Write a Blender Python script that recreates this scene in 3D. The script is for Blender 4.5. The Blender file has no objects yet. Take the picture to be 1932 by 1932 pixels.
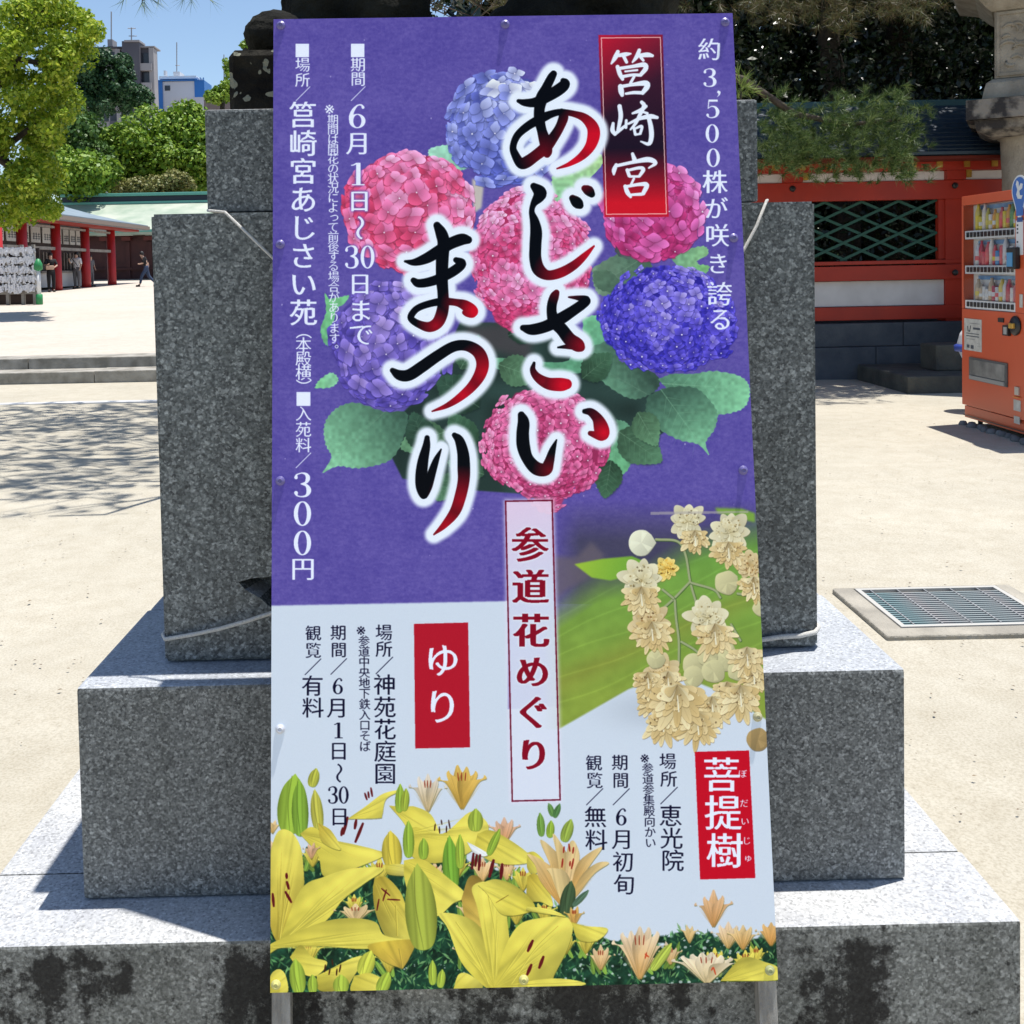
import bpy, bmesh, math, random
import numpy as np
from mathutils import Vector, Matrix
random.seed(7); np.random.seed(7)
SC = bpy.context.scene
COL = SC.collection
R = math.radians

# ============================================================ camera
HC, FPX, PX, PY = 1.45, 1937.0, 883.86, 577.09
PSI, TH, ROLL = 8.27122803e-03, 3.78845827e-02, -2.00567117e-02
CAMR = Matrix.Rotation(-PSI, 3, 'Z') @ Matrix.Rotation(math.pi / 2 - TH, 3, 'X') @ Matrix.Rotation(ROLL, 3, 'Z')
cam_d = bpy.data.cameras.new('camera'); cam = bpy.data.objects.new('camera', cam_d); COL.objects.link(cam)
cam.matrix_world = Matrix.Translation((0, 0, HC)) @ CAMR.to_4x4()
cam_d.sensor_width = 36; cam_d.lens = 36 * FPX / 1932
cam_d.shift_x = (966 - PX) / 1932; cam_d.shift_y = -(966 - PY) / 1932
cam_d.clip_start = .05; cam_d.clip_end = 3000
SC.camera = cam
def ray(x, y): return CAMR @ Vector(((x - PX) / FPX, -(y - PY) / FPX, -1.0))
def onY(x, y, Y): d = ray(x, y); return Vector((0, 0, HC)) + d * (Y / d.y)
def onX(x, y, X): d = ray(x, y); return Vector((0, 0, HC)) + d * (X / d.x)
def onZ(x, y, Z=0.0): d = ray(x, y); return Vector((0, 0, HC)) + d * ((Z - HC) / d.z)

# ============================================================ sky, sun, exposure
SUN = Vector((.19, .065, 1.0)).normalized()
world = bpy.data.worlds.new("World"); SC.world = world; world.use_nodes = True
wn = world.node_tree; wn.nodes.clear()
wo = wn.nodes.new('ShaderNodeOutputWorld'); bg = wn.nodes.new('ShaderNodeBackground'); sky = wn.nodes.new('ShaderNodeTexSky')
sky.sky_type = 'NISHITA'; sky.sun_disc = False; sky.sun_elevation = math.asin(SUN.z); sky.sun_rotation = math.atan2(SUN.x, SUN.y)
sky.air_density = 1.0; sky.dust_density = .45; sky.ozone_density = 2.0
bg.inputs[1].default_value = .12
wn.links.new(sky.outputs[0], bg.inputs[0]); wn.links.new(bg.outputs[0], wo.inputs[0])
sd = bpy.data.lights.new('sun', 'SUN'); sd.energy = 5.0; sd.angle = R(.53); sd.color = (1, .96, .9)
so = bpy.data.objects.new('sun', sd); COL.objects.link(so); so.rotation_euler = SUN.to_track_quat('Z', 'Y').to_euler(); so.location = SUN * 50
SC.view_settings.view_transform = 'Standard'; SC.view_settings.look = 'None'; SC.view_settings.gamma = 1; SC.view_settings.use_curve_mapping = False
SC.view_settings.exposure = .42
SC.cycles.max_bounces = 6; SC.cycles.diffuse_bounces = 3; SC.cycles.glossy_bounces = 3; SC.cycles.transparent_max_bounces = 8
SC.cycles.use_denoising = True

# ============================================================ helpers
def srgb(r, g, b):
    f = lambda c: c / 12.92 if c <= .04045 else ((c + .055) / 1.055) ** 2.4
    return tuple(f(v / 255.0) for v in (r, g, b)) + (1,)
def lin(r, g, b): return (r, g, b, 1)
MATS = {}
def mat(name, c, rough=.6, c2=None, scale=8.0, bump=0.0, bscale=None, metal=0.0, spec=.5, coord='Object', detail=6, thr=None):
    if name in MATS: return MATS[name]
    m = bpy.data.materials.new(name); m.use_nodes = True; nt = m.node_tree; p = nt.nodes['Principled BSDF']
    p.inputs['Base Color'].default_value = c; p.inputs['Roughness'].default_value = rough; p.inputs['Metallic'].default_value = metal
    p.inputs['Specular IOR Level'].default_value = spec
    tc = nt.nodes.new('ShaderNodeTexCoord')
    if c2 is not None:
        n = nt.nodes.new('ShaderNodeTexNoise'); n.inputs['Scale'].default_value = scale; n.inputs['Detail'].default_value = detail
        r = nt.nodes.new('ShaderNodeValToRGB'); lo, hi = thr or (.35, .65)
        r.color_ramp.elements[0].position = lo; r.color_ramp.elements[1].position = hi
        r.color_ramp.elements[0].color = c; r.color_ramp.elements[1].color = c2
        nt.links.new(tc.outputs[coord], n.inputs['Vector']); nt.links.new(n.outputs['Fac'], r.inputs[0]); nt.links.new(r.outputs[0], p.inputs['Base Color'])
    if bump:
        n = nt.nodes.new('ShaderNodeTexNoise'); n.inputs['Scale'].default_value = bscale or scale * 3; n.inputs['Detail'].default_value = 8
        b = nt.nodes.new('ShaderNodeBump'); b.inputs['Strength'].default_value = bump; b.inputs['Distance'].default_value = .02
        nt.links.new(tc.outputs[coord], n.inputs['Vector']); nt.links.new(n.outputs['Fac'], b.inputs['Height']); nt.links.new(b.outputs[0], p.inputs['Normal'])
    MATS[name] = m; return m
class MB:
    """collects shapes and links them as one mesh object"""
    def __init__(s): s.v = []; s.f = []
    def add(s, vs, fs):
        o = len(s.v); s.v += [tuple(v) for v in vs]; s.f += [tuple(i + o for i in f) for f in fs]; return s
    def box(s, x0, x1, y0, y1, z0, z1, bev=0.0):
        if bev:
            bm = bmesh.new(); bmesh.ops.create_cube(bm, size=1)
            for v in bm.verts: v.co = Vector((x0 + (v.co.x + .5) * (x1 - x0), y0 + (v.co.y + .5) * (y1 - y0), z0 + (v.co.z + .5) * (z1 - z0)))
            bmesh.ops.bevel(bm, geom=bm.edges[:], offset=bev, segments=2, affect='EDGES', profile=.6)
            s.bm(bm); return s
        return s.add([(x0, y0, z0), (x1, y0, z0), (x1, y1, z0), (x0, y1, z0), (x0, y0, z1), (x1, y0, z1), (x1, y1, z1), (x0, y1, z1)],
                     [(0, 3, 2, 1), (4, 5, 6, 7), (0, 1, 5, 4), (1, 2, 6, 5), (2, 3, 7, 6), (3, 0, 4, 7)])
    def bm(s, bm):
        bm.verts.index_update(); s.add([v.co for v in bm.verts], [[v.index for v in f.verts] for f in bm.faces]); bm.free()
    def tube(s, pts, r, n=8, cap=True):
        pts = [Vector(p) for p in pts]; rs = r if isinstance(r, (list, tuple)) else [r] * len(pts); vs = []; fs = []
        up = Vector((0, 0, 1))
        for i, p in enumerate(pts):
            t = (pts[min(i + 1, len(pts) - 1)] - pts[max(i - 1, 0)]).normalized()
            a = t.cross(up if abs(t.dot(up)) < .95 else Vector((1, 0, 0))).normalized(); b = t.cross(a)
            for k in range(n):
                q = 2 * math.pi * k / n; vs.append(p + (a * math.cos(q) + b * math.sin(q)) * rs[i])
        for i in range(len(pts) - 1):
            for k in range(n): fs.append((i * n + k, i * n + (k + 1) % n, (i + 1) * n + (k + 1) % n, (i + 1) * n + k))
        if cap: fs += [tuple(range(n - 1, -1, -1)), tuple((len(pts) - 1) * n + k for k in range(n))]
        return s.add(vs, fs)
    def lathe(s, c, prof, n=24, sq=0.0):
        vs, fs = [], []
        for r, z in prof:
            for k in range(n):
                q = 2 * math.pi * k / n; vs.append((c[0] + r * math.cos(q), c[1] + r * math.sin(q), c[2] + z))
        for i in range(len(prof) - 1):
            for k in range(n): fs.append((i * n + k, i * n + (k + 1) % n, (i + 1) * n + (k + 1) % n, (i + 1) * n + k))
        fs += [tuple(range(n - 1, -1, -1)), tuple((len(prof) - 1) * n + k for k in range(n))]
        return s.add(vs, fs)
    def xf(s, M):
        s.v = [tuple(M @ Vector(v)) for v in s.v]; return s
    def build(s, name, m, parent=None, smooth=False):
        me = bpy.data.meshes.new(name); me.from_pydata(s.v, [], s.f); me.update()
        if m: me.materials.append(m)
        if smooth:
            me.polygons.foreach_set('use_smooth', [True] * len(me.polygons))
        return link(name, me, parent)
def link(name, me, parent=None):
    o = bpy.data.objects.new(name, me); COL.objects.link(o)
    if parent: o.parent = parent
    return o
def tag(o, label=None, cat=None, group=None, kind=None):
    for k, v in (('label', label), ('category', cat), ('group', group), ('kind', kind)):
        if v: o[k] = v
    return o
def thing(name, label, cat, group=None): return tag(bpy.data.objects.new(name, None), label, cat, group) if False else _thing(name, label, cat, group)
def _thing(name, label, cat, group):
    o = bpy.data.objects.new(name, None); COL.objects.link(o); o.empty_display_size = .1; return tag(o, label, cat, group)
def npmesh(name, V, F, m, parent=None):
    """V (n,3), F (k,q) arrays -> one mesh object, fast"""
    me = bpy.data.meshes.new(name); k, q = F.shape
    me.vertices.add(len(V)); me.vertices.foreach_set('co', V.astype(np.float32).ravel())
    me.loops.add(k * q); me.loops.foreach_set('vertex_index', F.astype(np.int32).ravel())
    me.polygons.add(k); me.polygons.foreach_set('loop_start', np.arange(0, k * q, q, dtype=np.int32))
    me.update(calc_edges=True); me.validate(); me.materials.append(m)
    return link(name, me, parent)

# ============================================================ ground
def sand_mat(name, c1, c2, c3):
    m = bpy.data.materials.new(name); m.use_nodes = True; nt = m.node_tree; N = nt.nodes; p = N['Principled BSDF']; p.inputs['Roughness'].default_value = .95; p.inputs['Specular IOR Level'].default_value = .1
    tc = N.new('ShaderNodeTexCoord')
    def noise(s, d, mp=None):
        n = N.new('ShaderNodeTexNoise'); n.inputs['Scale'].default_value = s; n.inputs['Detail'].default_value = d; n.inputs['Roughness'].default_value = .65
        if mp:
            q = N.new('ShaderNodeMapping'); q.inputs['Scale'].default_value = mp; nt.links.new(tc.outputs['Object'], q.inputs[0]); nt.links.new(q.outputs[0], n.inputs['Vector'])
        else: nt.links.new(tc.outputs['Object'], n.inputs['Vector'])
        return n
    def ramp(src, a, b, ca, cb):
        r = N.new('ShaderNodeValToRGB'); r.color_ramp.elements[0].position = a; r.color_ramp.elements[1].position = b; r.color_ramp.elements[0].color = ca; r.color_ramp.elements[1].color = cb
        nt.links.new(src.outputs['Fac'], r.inputs[0]); return r
    big = ramp(noise(.55, 4), .35, .7, c1, c2)
    mid = ramp(noise(7, 9), .30, .60, (.80, .77, .72, 1), (1, 1, 1, 1))
    fin = ramp(noise(120, 4), .32, .58, (.66, .64, .60, 1), (1, 1, 1, 1))
    dots = N.new('ShaderNodeTexVoronoi'); dots.inputs['Scale'].default_value = 9; nt.links.new(tc.outputs['Object'], dots.inputs['Vector'])
    dr = N.new('ShaderNodeValToRGB'); dr.color_ramp.elements[0].position = .02; dr.color_ramp.elements[1].position = .06; dr.color_ramp.elements[0].color = c3; dr.color_ramp.elements[1].color = (1, 1, 1, 1)
    nt.links.new(dots.outputs['Distance'], dr.inputs[0])
    def mul(a, b, f=1.0):
        x = N.new('ShaderNodeMix'); x.data_type = 'RGBA'; x.blend_type = 'MULTIPLY'; x.inputs[0].default_value = f
        nt.links.new(a, x.inputs[6]); nt.links.new(b, x.inputs[7]); return x.outputs[2]
    o = mul(mul(mul(big.outputs[0], mid.outputs[0], .55), fin.outputs[0], .7), dr.outputs[0], .5)
    nt.links.new(o, p.inputs['Base Color'])
    b = N.new('ShaderNodeBump'); b.inputs['Strength'].default_value = .6; b.inputs['Distance'].default_value = .01; h = noise(38, 8)
    nt.links.new(h.outputs['Fac'], b.inputs['Height']); nt.links.new(b.outputs[0], p.inputs['Normal'])
    return m
SAND = sand_mat('pale_sand', lin(.425, .395, .325), lin(.50, .465, .385), (.45, .42, .38, 1))
PLAZA = sand_mat('plaza_sand', lin(.52, .47, .41), lin(.58, .52, .46), (.6, .55, .5, 1))
def plaza_z(Y): return .298 + .0157 * (Y - 14.3)
ys = [-6, -2, 0, 2, 4, 6, 8, 10, 11.7, 13.78]; xs = np.linspace(-40, 40, 61)
g = MB(); nx = len(xs)
vv = [(x, y, .012 * math.sin(x * 1.3 + y) * math.sin(y * .9) * (1 if 1 < abs(x) + y * .2 else 0) - .006) for y in np.linspace(-8, 13.78, 60) for x in xs]
g.add(vv, [(j * nx + i, j * nx + i + 1, (j + 1) * nx + i + 1, (j + 1) * nx + i) for j in range(59) for i in range(nx - 1)])
tag(g.build('ground', SAND, smooth=True), kind='structure')
g = MB(); g.add([(-90, 14.6, .294), (2.4, 14.6, .294), (2.4, 80, plaza_z(80)), (-90, 80, plaza_z(80))], [(0, 1, 2, 3)])
g.add([(-90, 80, plaza_z(80)), (90, 80, plaza_z(80)), (90, 1500, 1.3), (-900, 1500, 1.3)], [(0, 1, 2, 3)])
tag(g.build('plaza', PLAZA), kind='structure')
g = MB(); g.add([(2.4, 13.78, -.006), (90, 13.78, -.006), (90, 80, .3), (2.4, 80, .3)], [(0, 1, 2, 3)])
tag(g.build('back_ground', mat('woodland_floor', lin(.09, .07, .05), .95, lin(.14, .11, .08), 2)), kind='structure')
# two kerb steps up to the plaza, each kerb stone by itself
STEP = mat('kerb_stone', lin(.20, .185, .155), .85, lin(.36, .34, .30), 5, .5, 30)
STEP2 = mat('worn_step_top', lin(.34, .32, .28), .9, lin(.46, .43, .38), 4, .3, 30)  # lighter tone of the kerb stone, assigned to no part
steps = thing('stone_steps', 'two long low stone steps of butted kerb stones at the edge of the plaza', 'steps')
def stone(name, x0, x1, y0, y1, z0, z1, m, par, bev=.012, j=.004):
    return MB().box(x0 + random.uniform(0, j), x1 - random.uniform(0, j) - .003, y0 + random.uniform(-j, j), y1, z0, z1 + random.uniform(-j, j), bev).build(name, m, par)
x = -14.0
while x < 2.3:
    w = random.uniform(1.5, 2.3); stone('kerb_stone', x, x + w, 13.8, 14.3, -.02, .153, STEP, steps); x += w
x = -13.3
while x < 2.3:
    w = random.uniform(1.8, 2.6); stone('kerb_stone', x, x + w, 14.3, 14.85, .0, .298, STEP, steps); x += w
# fallen leaves, grit and pebbles scattered on the sand
rs0 = np.random.RandomState(12); V_, F_ = [], []
for k in range(1500):
    y_ = 2.2 + 11 * rs0.rand() ** 1.3; x_ = rs0.uniform(-.62, .62) * y_; s_ = rs0.uniform(.003, .010); a_ = rs0.uniform(0, 6.28); c_, d_ = math.cos(a_) * s_, math.sin(a_) * s_
    if -1.35 < x_ < 1.2 and y_ < 3.5: continue
    o_ = len(V_); V_ += [(x_ - c_, y_ - d_, .006), (x_ + d_ * .6, y_ - c_ * .6, .0075), (x_ + c_, y_ + d_, .006), (x_ - d_ * .6, y_ + c_ * .6, .0078)]; F_.append((o_, o_ + 1, o_ + 2, o_ + 3))
lm_ = mat('ground_litter', lin(.22, .17, .11), .9, lin(.10, .08, .06), 3)
tag(npmesh('fallen_litter', np.array(V_), np.array(F_), lm_), 'small dry leaves and grit scattered over the sand', 'litter', kind='stuff')
bd = MB(); bd.box(-14, 2.2, 11.55, 11.68, -.05, .012, .004)
tag(bd.build('edging_strip', mat('pale_kerb', lin(.62, .62, .62), .7, lin(.5, .5, .5), 3)), 'thin pale stone edging strip flush in the sand below the steps', 'edging')

# ============================================================ granite
def granite(name, base, dark, light, sc=120, stain=0, top=None, rough=.45):
    m = bpy.data.materials.new(name); m.use_nodes = True; nt = m.node_tree; N = nt.nodes; p = N['Principled BSDF']; p.inputs['Roughness'].default_value = rough; p.inputs['Specular IOR Level'].default_value = .3
    tc = N.new('ShaderNodeTexCoord')
    def tex(kind, s, d=2):
        n = N.new(kind); n.inputs['Scale'].default_value = s
        if kind.endswith('Noise'): n.inputs['Detail'].default_value = d; n.inputs['Roughness'].default_value = .6
        nt.links.new(tc.outputs['Object'], n.inputs['Vector']); return n
    def ramp(src, els, interp='LINEAR'):
        r = N.new('ShaderNodeValToRGB'); r.color_ramp.interpolation = interp
        while len(r.color_ramp.elements) < len(els): r.color_ramp.elements.new(.5)
        for e, (q, c) in zip(r.color_ramp.elements, els): e.position = q; e.color = c
        nt.links.new(src, r.inputs[0]); return r
    def mix(a, b, f, mode='MIX'):
        x = N.new('ShaderNodeMix'); x.data_type = 'RGBA'; x.blend_type = mode
        if isinstance(f, float): x.inputs[0].default_value = f
        else: nt.links.new(f, x.inputs[0])
        nt.links.new(a, x.inputs[6]); nt.links.new(b, x.inputs[7]); return x.outputs[2]
    v = tex('ShaderNodeTexVoronoi', sc); v2 = tex('ShaderNodeTexVoronoi', sc * .55); n1 = tex('ShaderNodeTexNoise', sc * .8, 4)
    s = N.new('ShaderNodeSeparateColor'); nt.links.new(v.outputs['Color'], s.inputs[0]); s2 = N.new('ShaderNodeSeparateColor'); nt.links.new(v2.outputs['Color'], s2.inputs[0])
    g1 = ramp(s.outputs[0], [(0, dark), (.3, dark), (.45, base), (.75, base), (1, light)])
    g2 = ramp(s2.outputs[1], [(0, dark), (.35, base), (.8, base), (.97, light)])
    c = mix(g1.outputs[0], g2.outputs[0], .45)
    g3 = ramp(n1.outputs['Fac'], [(.35, (.62, .62, .62, 1)), (.62, (1.25, 1.25, 1.25, 1))]); c = mix(c, g3.outputs[0], .8, 'MULTIPLY')
    big = tex('ShaderNodeTexNoise', 1.8, 5); gb = ramp(big.outputs['Fac'], [(.3, (.8, .82, .8, 1)), (.7, (1.15, 1.15, 1.17, 1))]); c = mix(c, gb.outputs[0], .5, 'MULTIPLY')
    mp_ = N.new('ShaderNodeMapping'); mp_.inputs['Scale'].default_value = (9, 9, .9); nt.links.new(tc.outputs['Object'], mp_.inputs[0]); sk = N.new('ShaderNodeTexNoise'); sk.inputs['Scale'].default_value = 1; sk.inputs['Detail'].default_value = 6; nt.links.new(mp_.outputs[0], sk.inputs['Vector'])
    skr = ramp(sk.outputs['Fac'], [(.34, (.72, .73, .71, 1)), (.5, (1, 1, 1, 1)), (.7, (1.06, 1.07, 1.06, 1))]); c = mix(c, skr.outputs[0], .75, 'MULTIPLY')
    if stain:
        st = tex('ShaderNodeTexNoise', 14, 12); st.inputs['Roughness'].default_value = .78
        lo = tex('ShaderNodeTexNoise', 1.5, 2)
        mm = N.new('ShaderNodeMath'); mm.operation = 'MULTIPLY_ADD'; mm.inputs[1].default_value = .9; nt.links.new(lo.outputs['Fac'], mm.inputs[0]); nt.links.new(st.outputs['Fac'], mm.inputs[2])
        geo = N.new('ShaderNodeSeparateXYZ'); nt.links.new(tc.outputs['Object'], geo.inputs[0])
        mr = N.new('ShaderNodeMapRange'); mr.inputs[1].default_value = .256; mr.inputs[2].default_value = .20; mr.inputs[3].default_value = -.30; mr.inputs[4].default_value = 0
        nt.links.new(geo.outputs[2], mr.inputs[0]); ad = N.new('ShaderNodeMath'); nt.links.new(mm.outputs[0], ad.inputs[0]); nt.links.new(mr.outputs[0], ad.inputs[1])
        xr = N.new('ShaderNodeMapRange'); xr.inputs[1].default_value = -1.2; xr.inputs[2].default_value = 1.2; nt.links.new(geo.outputs[0], xr.inputs[0])
        def X(v): return (v + 1.2) / 2.4
        xs_ = ramp(xr.outputs[0], [(X(a_), (b_, b_, b_, 1)) for a_, b_ in ((-.95, .05), (-.80, .62), (-.70, .62), (-.62, .1), (-.52, .2), (-.44, .95), (-.1, .8), (.35, .75), (.56, .8), (.70, .95), (.80, .15), (.98, .25))])
        ad2 = N.new('ShaderNodeMath'); ad2.operation = 'MULTIPLY_ADD'; ad2.inputs[1].default_value = .42; nt.links.new(xs_.outputs[0], ad2.inputs[0]); nt.links.new(ad.outputs[0], ad2.inputs[2]); ad = ad2
        f = N.new('ShaderNodeMapRange'); f.inputs[1].default_value = stain; f.inputs[2].default_value = stain + .10; f.inputs[4].default_value = .90
        ms_ = N.new('ShaderNodeMapping'); ms_.inputs['Scale'].default_value = (34, 34, 5); nt.links.new(tc.outputs['Object'], ms_.inputs[0]); sn_ = N.new('ShaderNodeTexNoise'); sn_.inputs['Scale'].default_value = 1; sn_.inputs['Detail'].default_value = 8; nt.links.new(ms_.outputs[0], sn_.inputs['Vector'])
        ad3 = N.new('ShaderNodeMath'); ad3.operation = 'MULTIPLY_ADD'; ad3.inputs[1].default_value = .35; nt.links.new(sn_.outputs['Fac'], ad3.inputs[0]); nt.links.new(ad.outputs[0], ad3.inputs[2]); nt.links.new(ad3.outputs[0], f.inputs[0])
        blk = N.new('ShaderNodeRGB'); blk.outputs[0].default_value = (.014, .012, .011, 1)
        c = mix(c, blk.outputs[0], f.outputs[0])
        sp = tex('ShaderNodeTexNoise', 30, 6); fs = ramp(sp.outputs['Fac'], [(.62, (0, 0, 0, 1)), (.67, (.8, .8, .8, 1))]); c = mix(c, blk.outputs[0], fs.outputs[0])
    if top:                                                     # upper faces take a lighter tone, picked by face normal
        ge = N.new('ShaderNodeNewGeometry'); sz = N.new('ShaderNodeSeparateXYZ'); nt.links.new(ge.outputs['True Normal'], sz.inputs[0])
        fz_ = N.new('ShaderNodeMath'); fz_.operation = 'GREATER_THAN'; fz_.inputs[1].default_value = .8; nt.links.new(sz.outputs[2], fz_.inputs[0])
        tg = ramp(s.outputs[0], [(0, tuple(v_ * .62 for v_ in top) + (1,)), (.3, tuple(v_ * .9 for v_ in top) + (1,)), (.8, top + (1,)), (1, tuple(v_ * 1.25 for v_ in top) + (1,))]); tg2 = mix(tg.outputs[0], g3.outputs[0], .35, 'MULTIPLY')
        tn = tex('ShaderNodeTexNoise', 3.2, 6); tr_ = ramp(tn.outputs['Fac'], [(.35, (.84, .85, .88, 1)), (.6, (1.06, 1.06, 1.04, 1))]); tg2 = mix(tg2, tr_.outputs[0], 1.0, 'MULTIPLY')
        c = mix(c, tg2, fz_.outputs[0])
    nt.links.new(c, p.inputs['Base Color'])
    b = N.new('ShaderNodeBump'); b.inputs['Strength'].default_value = .35; b.inputs['Distance'].default_value = .004; nt.links.new(n1.outputs['Fac'], b.inputs['Height']); nt.links.new(b.outputs[0], p.inputs['Normal'])
    return m
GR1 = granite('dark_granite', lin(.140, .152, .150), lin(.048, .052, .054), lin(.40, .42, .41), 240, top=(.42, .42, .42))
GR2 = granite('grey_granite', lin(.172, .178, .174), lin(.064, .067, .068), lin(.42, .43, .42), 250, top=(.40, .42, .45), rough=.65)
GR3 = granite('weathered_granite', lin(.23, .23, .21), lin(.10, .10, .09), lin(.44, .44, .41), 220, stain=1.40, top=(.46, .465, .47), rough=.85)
BLACKST = mat('mossy_black_stone', lin(.006, .006, .005), .97, lin(.024, .023, .017), 9, .9, 40, spec=.15)

YP, YB, YS = 2.06, 1.945, 1.83
zS = onY(900, 1690, YB).z; zB = onY(300, 1251, YP).z
pl = onY(311, 1254, YP); pr = onY(1541, 1222, YP); ptop = onY(284, 404, YP); ptr = onY(1540, 380, YP)
zB = (pl.z + pr.z) / 2; zP = (ptop.z + ptr.z) / 2; xPL = (pl.x + ptop.x) / 2; xPR = (pr.x + ptr.x) / 2
bl = onY(143, 1300, YB); br = onY(1708, 1264, YB); xBL, xBR = bl.x, br.x
b2 = onY(158, 1706, YB); b3 = onY(1711, 1656, YB); zS = (b2.z + b3.z) / 2
s1 = onY(1919, 1735, YS); xSR = s1.x; xSL = onZ(146, 1453, zS).x
YS = onZ(966, 1762, zS).y
print('PED', zS, zB, zP, xPL, xPR, xBL, xBR, xSL, xSR, YS, onZ(900, 1281, zB).y)
ped = thing('stone_pedestal', 'stepped grey granite pedestal behind the purple notice board', 'pedestal')
YB = onZ(900, 1281, zB).y
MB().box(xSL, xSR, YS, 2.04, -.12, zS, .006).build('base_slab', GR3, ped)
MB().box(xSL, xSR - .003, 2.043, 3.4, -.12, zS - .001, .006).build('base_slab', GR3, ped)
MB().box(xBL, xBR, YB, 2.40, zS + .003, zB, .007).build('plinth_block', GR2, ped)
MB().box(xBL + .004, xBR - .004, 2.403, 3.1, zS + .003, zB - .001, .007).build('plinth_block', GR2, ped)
# shaft with a deep carved stroke showing beside the board
def shaft():
    bm = bmesh.new()
    y0, y1 = YP, 2.95
    outer = [(xPL, zB + .004), (xPR, zB + .004), (xPR, zP), (xPL, zP)]
    hole = [onY(x, y, YP) for x, y in ((450, 1098), (475, 1091), (560, 1084), (700, 1082), (700, 1180), (560, 1170), (512, 1147), (490, 1128), (462, 1112))]
    hole = [(p.x, p.z) for p in hole]
    vo = [bm.verts.new((x, y0, z)) for x, z in outer]; vh = [bm.verts.new((x, y0, z)) for x, z in hole]
    eo = [bm.edges.new((vo[i], vo[(i + 1) % 4])) for i in range(4)]; eh = [bm.edges.new((vh[i], vh[(i + 1) % len(vh)])) for i in range(len(vh))]
    bmesh.ops.triangle_fill(bm, use_beauty=True, edges=eo + eh)
    vb = [bm.verts.new((x, y1, z)) for x, z in outer]
    for i in range(4): bm.faces.new((vo[i], vb[i], vb[(i + 1) % 4], vo[(i + 1) % 4]))
    bm.faces.new(vb)
    cx = sum(p[0] for p in hole) / len(hole); cz = sum(p[1] for p in hole) / len(hole)
    vd = [bm.verts.new((cx + (x - cx) * .8, y0 + .07, cz + (z - cz) * .8)) for x, z in hole]
    for i in range(len(vh)): bm.faces.new((vh[i], vh[(i + 1) % len(vh)], vd[(i + 1) % len(vh)], vd[i]))
    bm.faces.new(vd)
    bmesh.ops.recalc_face_normals(bm, faces=bm.faces)
    ed = [e for e in bm.edges if e.verts[0] in vo + vb and e.verts[1] in vo + vb and e.calc_length() > .3 and len(e.link_faces) == 2 and e.calc_face_angle(0) > 1]
    bmesh.ops.bevel(bm, geom=ed, offset=.005, segments=2, affect='EDGES')
    m = MB(); m.bm(bm); return m
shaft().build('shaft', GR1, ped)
c0 = onY(385, 207, 2.10); c1 = onY(1428, 187, 2.10); zC = (c0.z + c1.z) / 2
xCR = onY(1430, 250, 2.10).x
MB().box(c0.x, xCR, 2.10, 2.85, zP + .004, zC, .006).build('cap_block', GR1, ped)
# ---- guardian lion on its black plinth
def lichen_mat():
    m = mat('lichened_black_stone', lin(.007, .006, .005), .97, lin(.022, .02, .015), 10, .8, 45, spec=.15)
    nt = m.node_tree; N = nt.nodes; p = N['Principled BSDF']; src = p.inputs['Base Color'].links[0].from_socket
    tc = N.new('ShaderNodeTexCoord'); v = N.new('ShaderNodeTexNoise'); v.inputs['Scale'].default_value = 26; v.inputs['Detail'].default_value = 2; v.inputs['Distortion'].default_value = .6
    nt.links.new(tc.outputs['Object'], v.inputs['Vector'])
    r = N.new('ShaderNodeValToRGB'); r.color_ramp.elements[0].position = .60; r.color_ramp.elements[1].position = .612; nt.links.new(v.outputs['Fac'], r.inputs[0])
    x = N.new('ShaderNodeMix'); x.data_type = 'RGBA'; nt.links.new(r.outputs[0], x.inputs[0]); nt.links.new(src, x.inputs[6]); x.inputs[7].default_value = (.20, .20, .15, 1)
    nt.links.new(x.outputs[2], p.inputs['Base Color']); return m
LIC = lichen_mat()
lion = thing('guardian_lion_statue', 'black weathered stone guardian lion crouching on its lichened plinth above the board', 'statue')
k0 = onY(432, 97, 2.2); kz = onY(470, 94, 2.2).z
def rough_box(x0, x1, y0, y1, z0, z1, amp, cell, seed):
    bm = bmesh.new(); bmesh.ops.create_cube(bm, size=1)
    for v in bm.verts: v.co = Vector((x0 + (v.co.x + .5) * (x1 - x0), y0 + (v.co.y + .5) * (y1 - y0), z0 + (v.co.z + .5) * (z1 - z0)))
    bmesh.ops.bevel(bm, geom=bm.edges[:], offset=.012, segments=1, affect='EDGES')
    bmesh.ops.subdivide_edges(bm, edges=bm.edges[:], cuts=5, use_grid_fill=True)
    from mathutils import noise
    for v in bm.verts:
        v.co += Vector((noise.noise(v.co * cell + Vector((seed, 0, 0))), noise.noise(v.co * cell + Vector((0, seed, 9))), noise.noise(v.co * cell + Vector((5, 0, seed))))) * amp
    m = MB(); m.bm(bm); return m
rough_box(k0.x, .52, 2.2, 2.75, zC + .004, kz, .012, 14, 3).build('plinth', LIC, lion)
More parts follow.
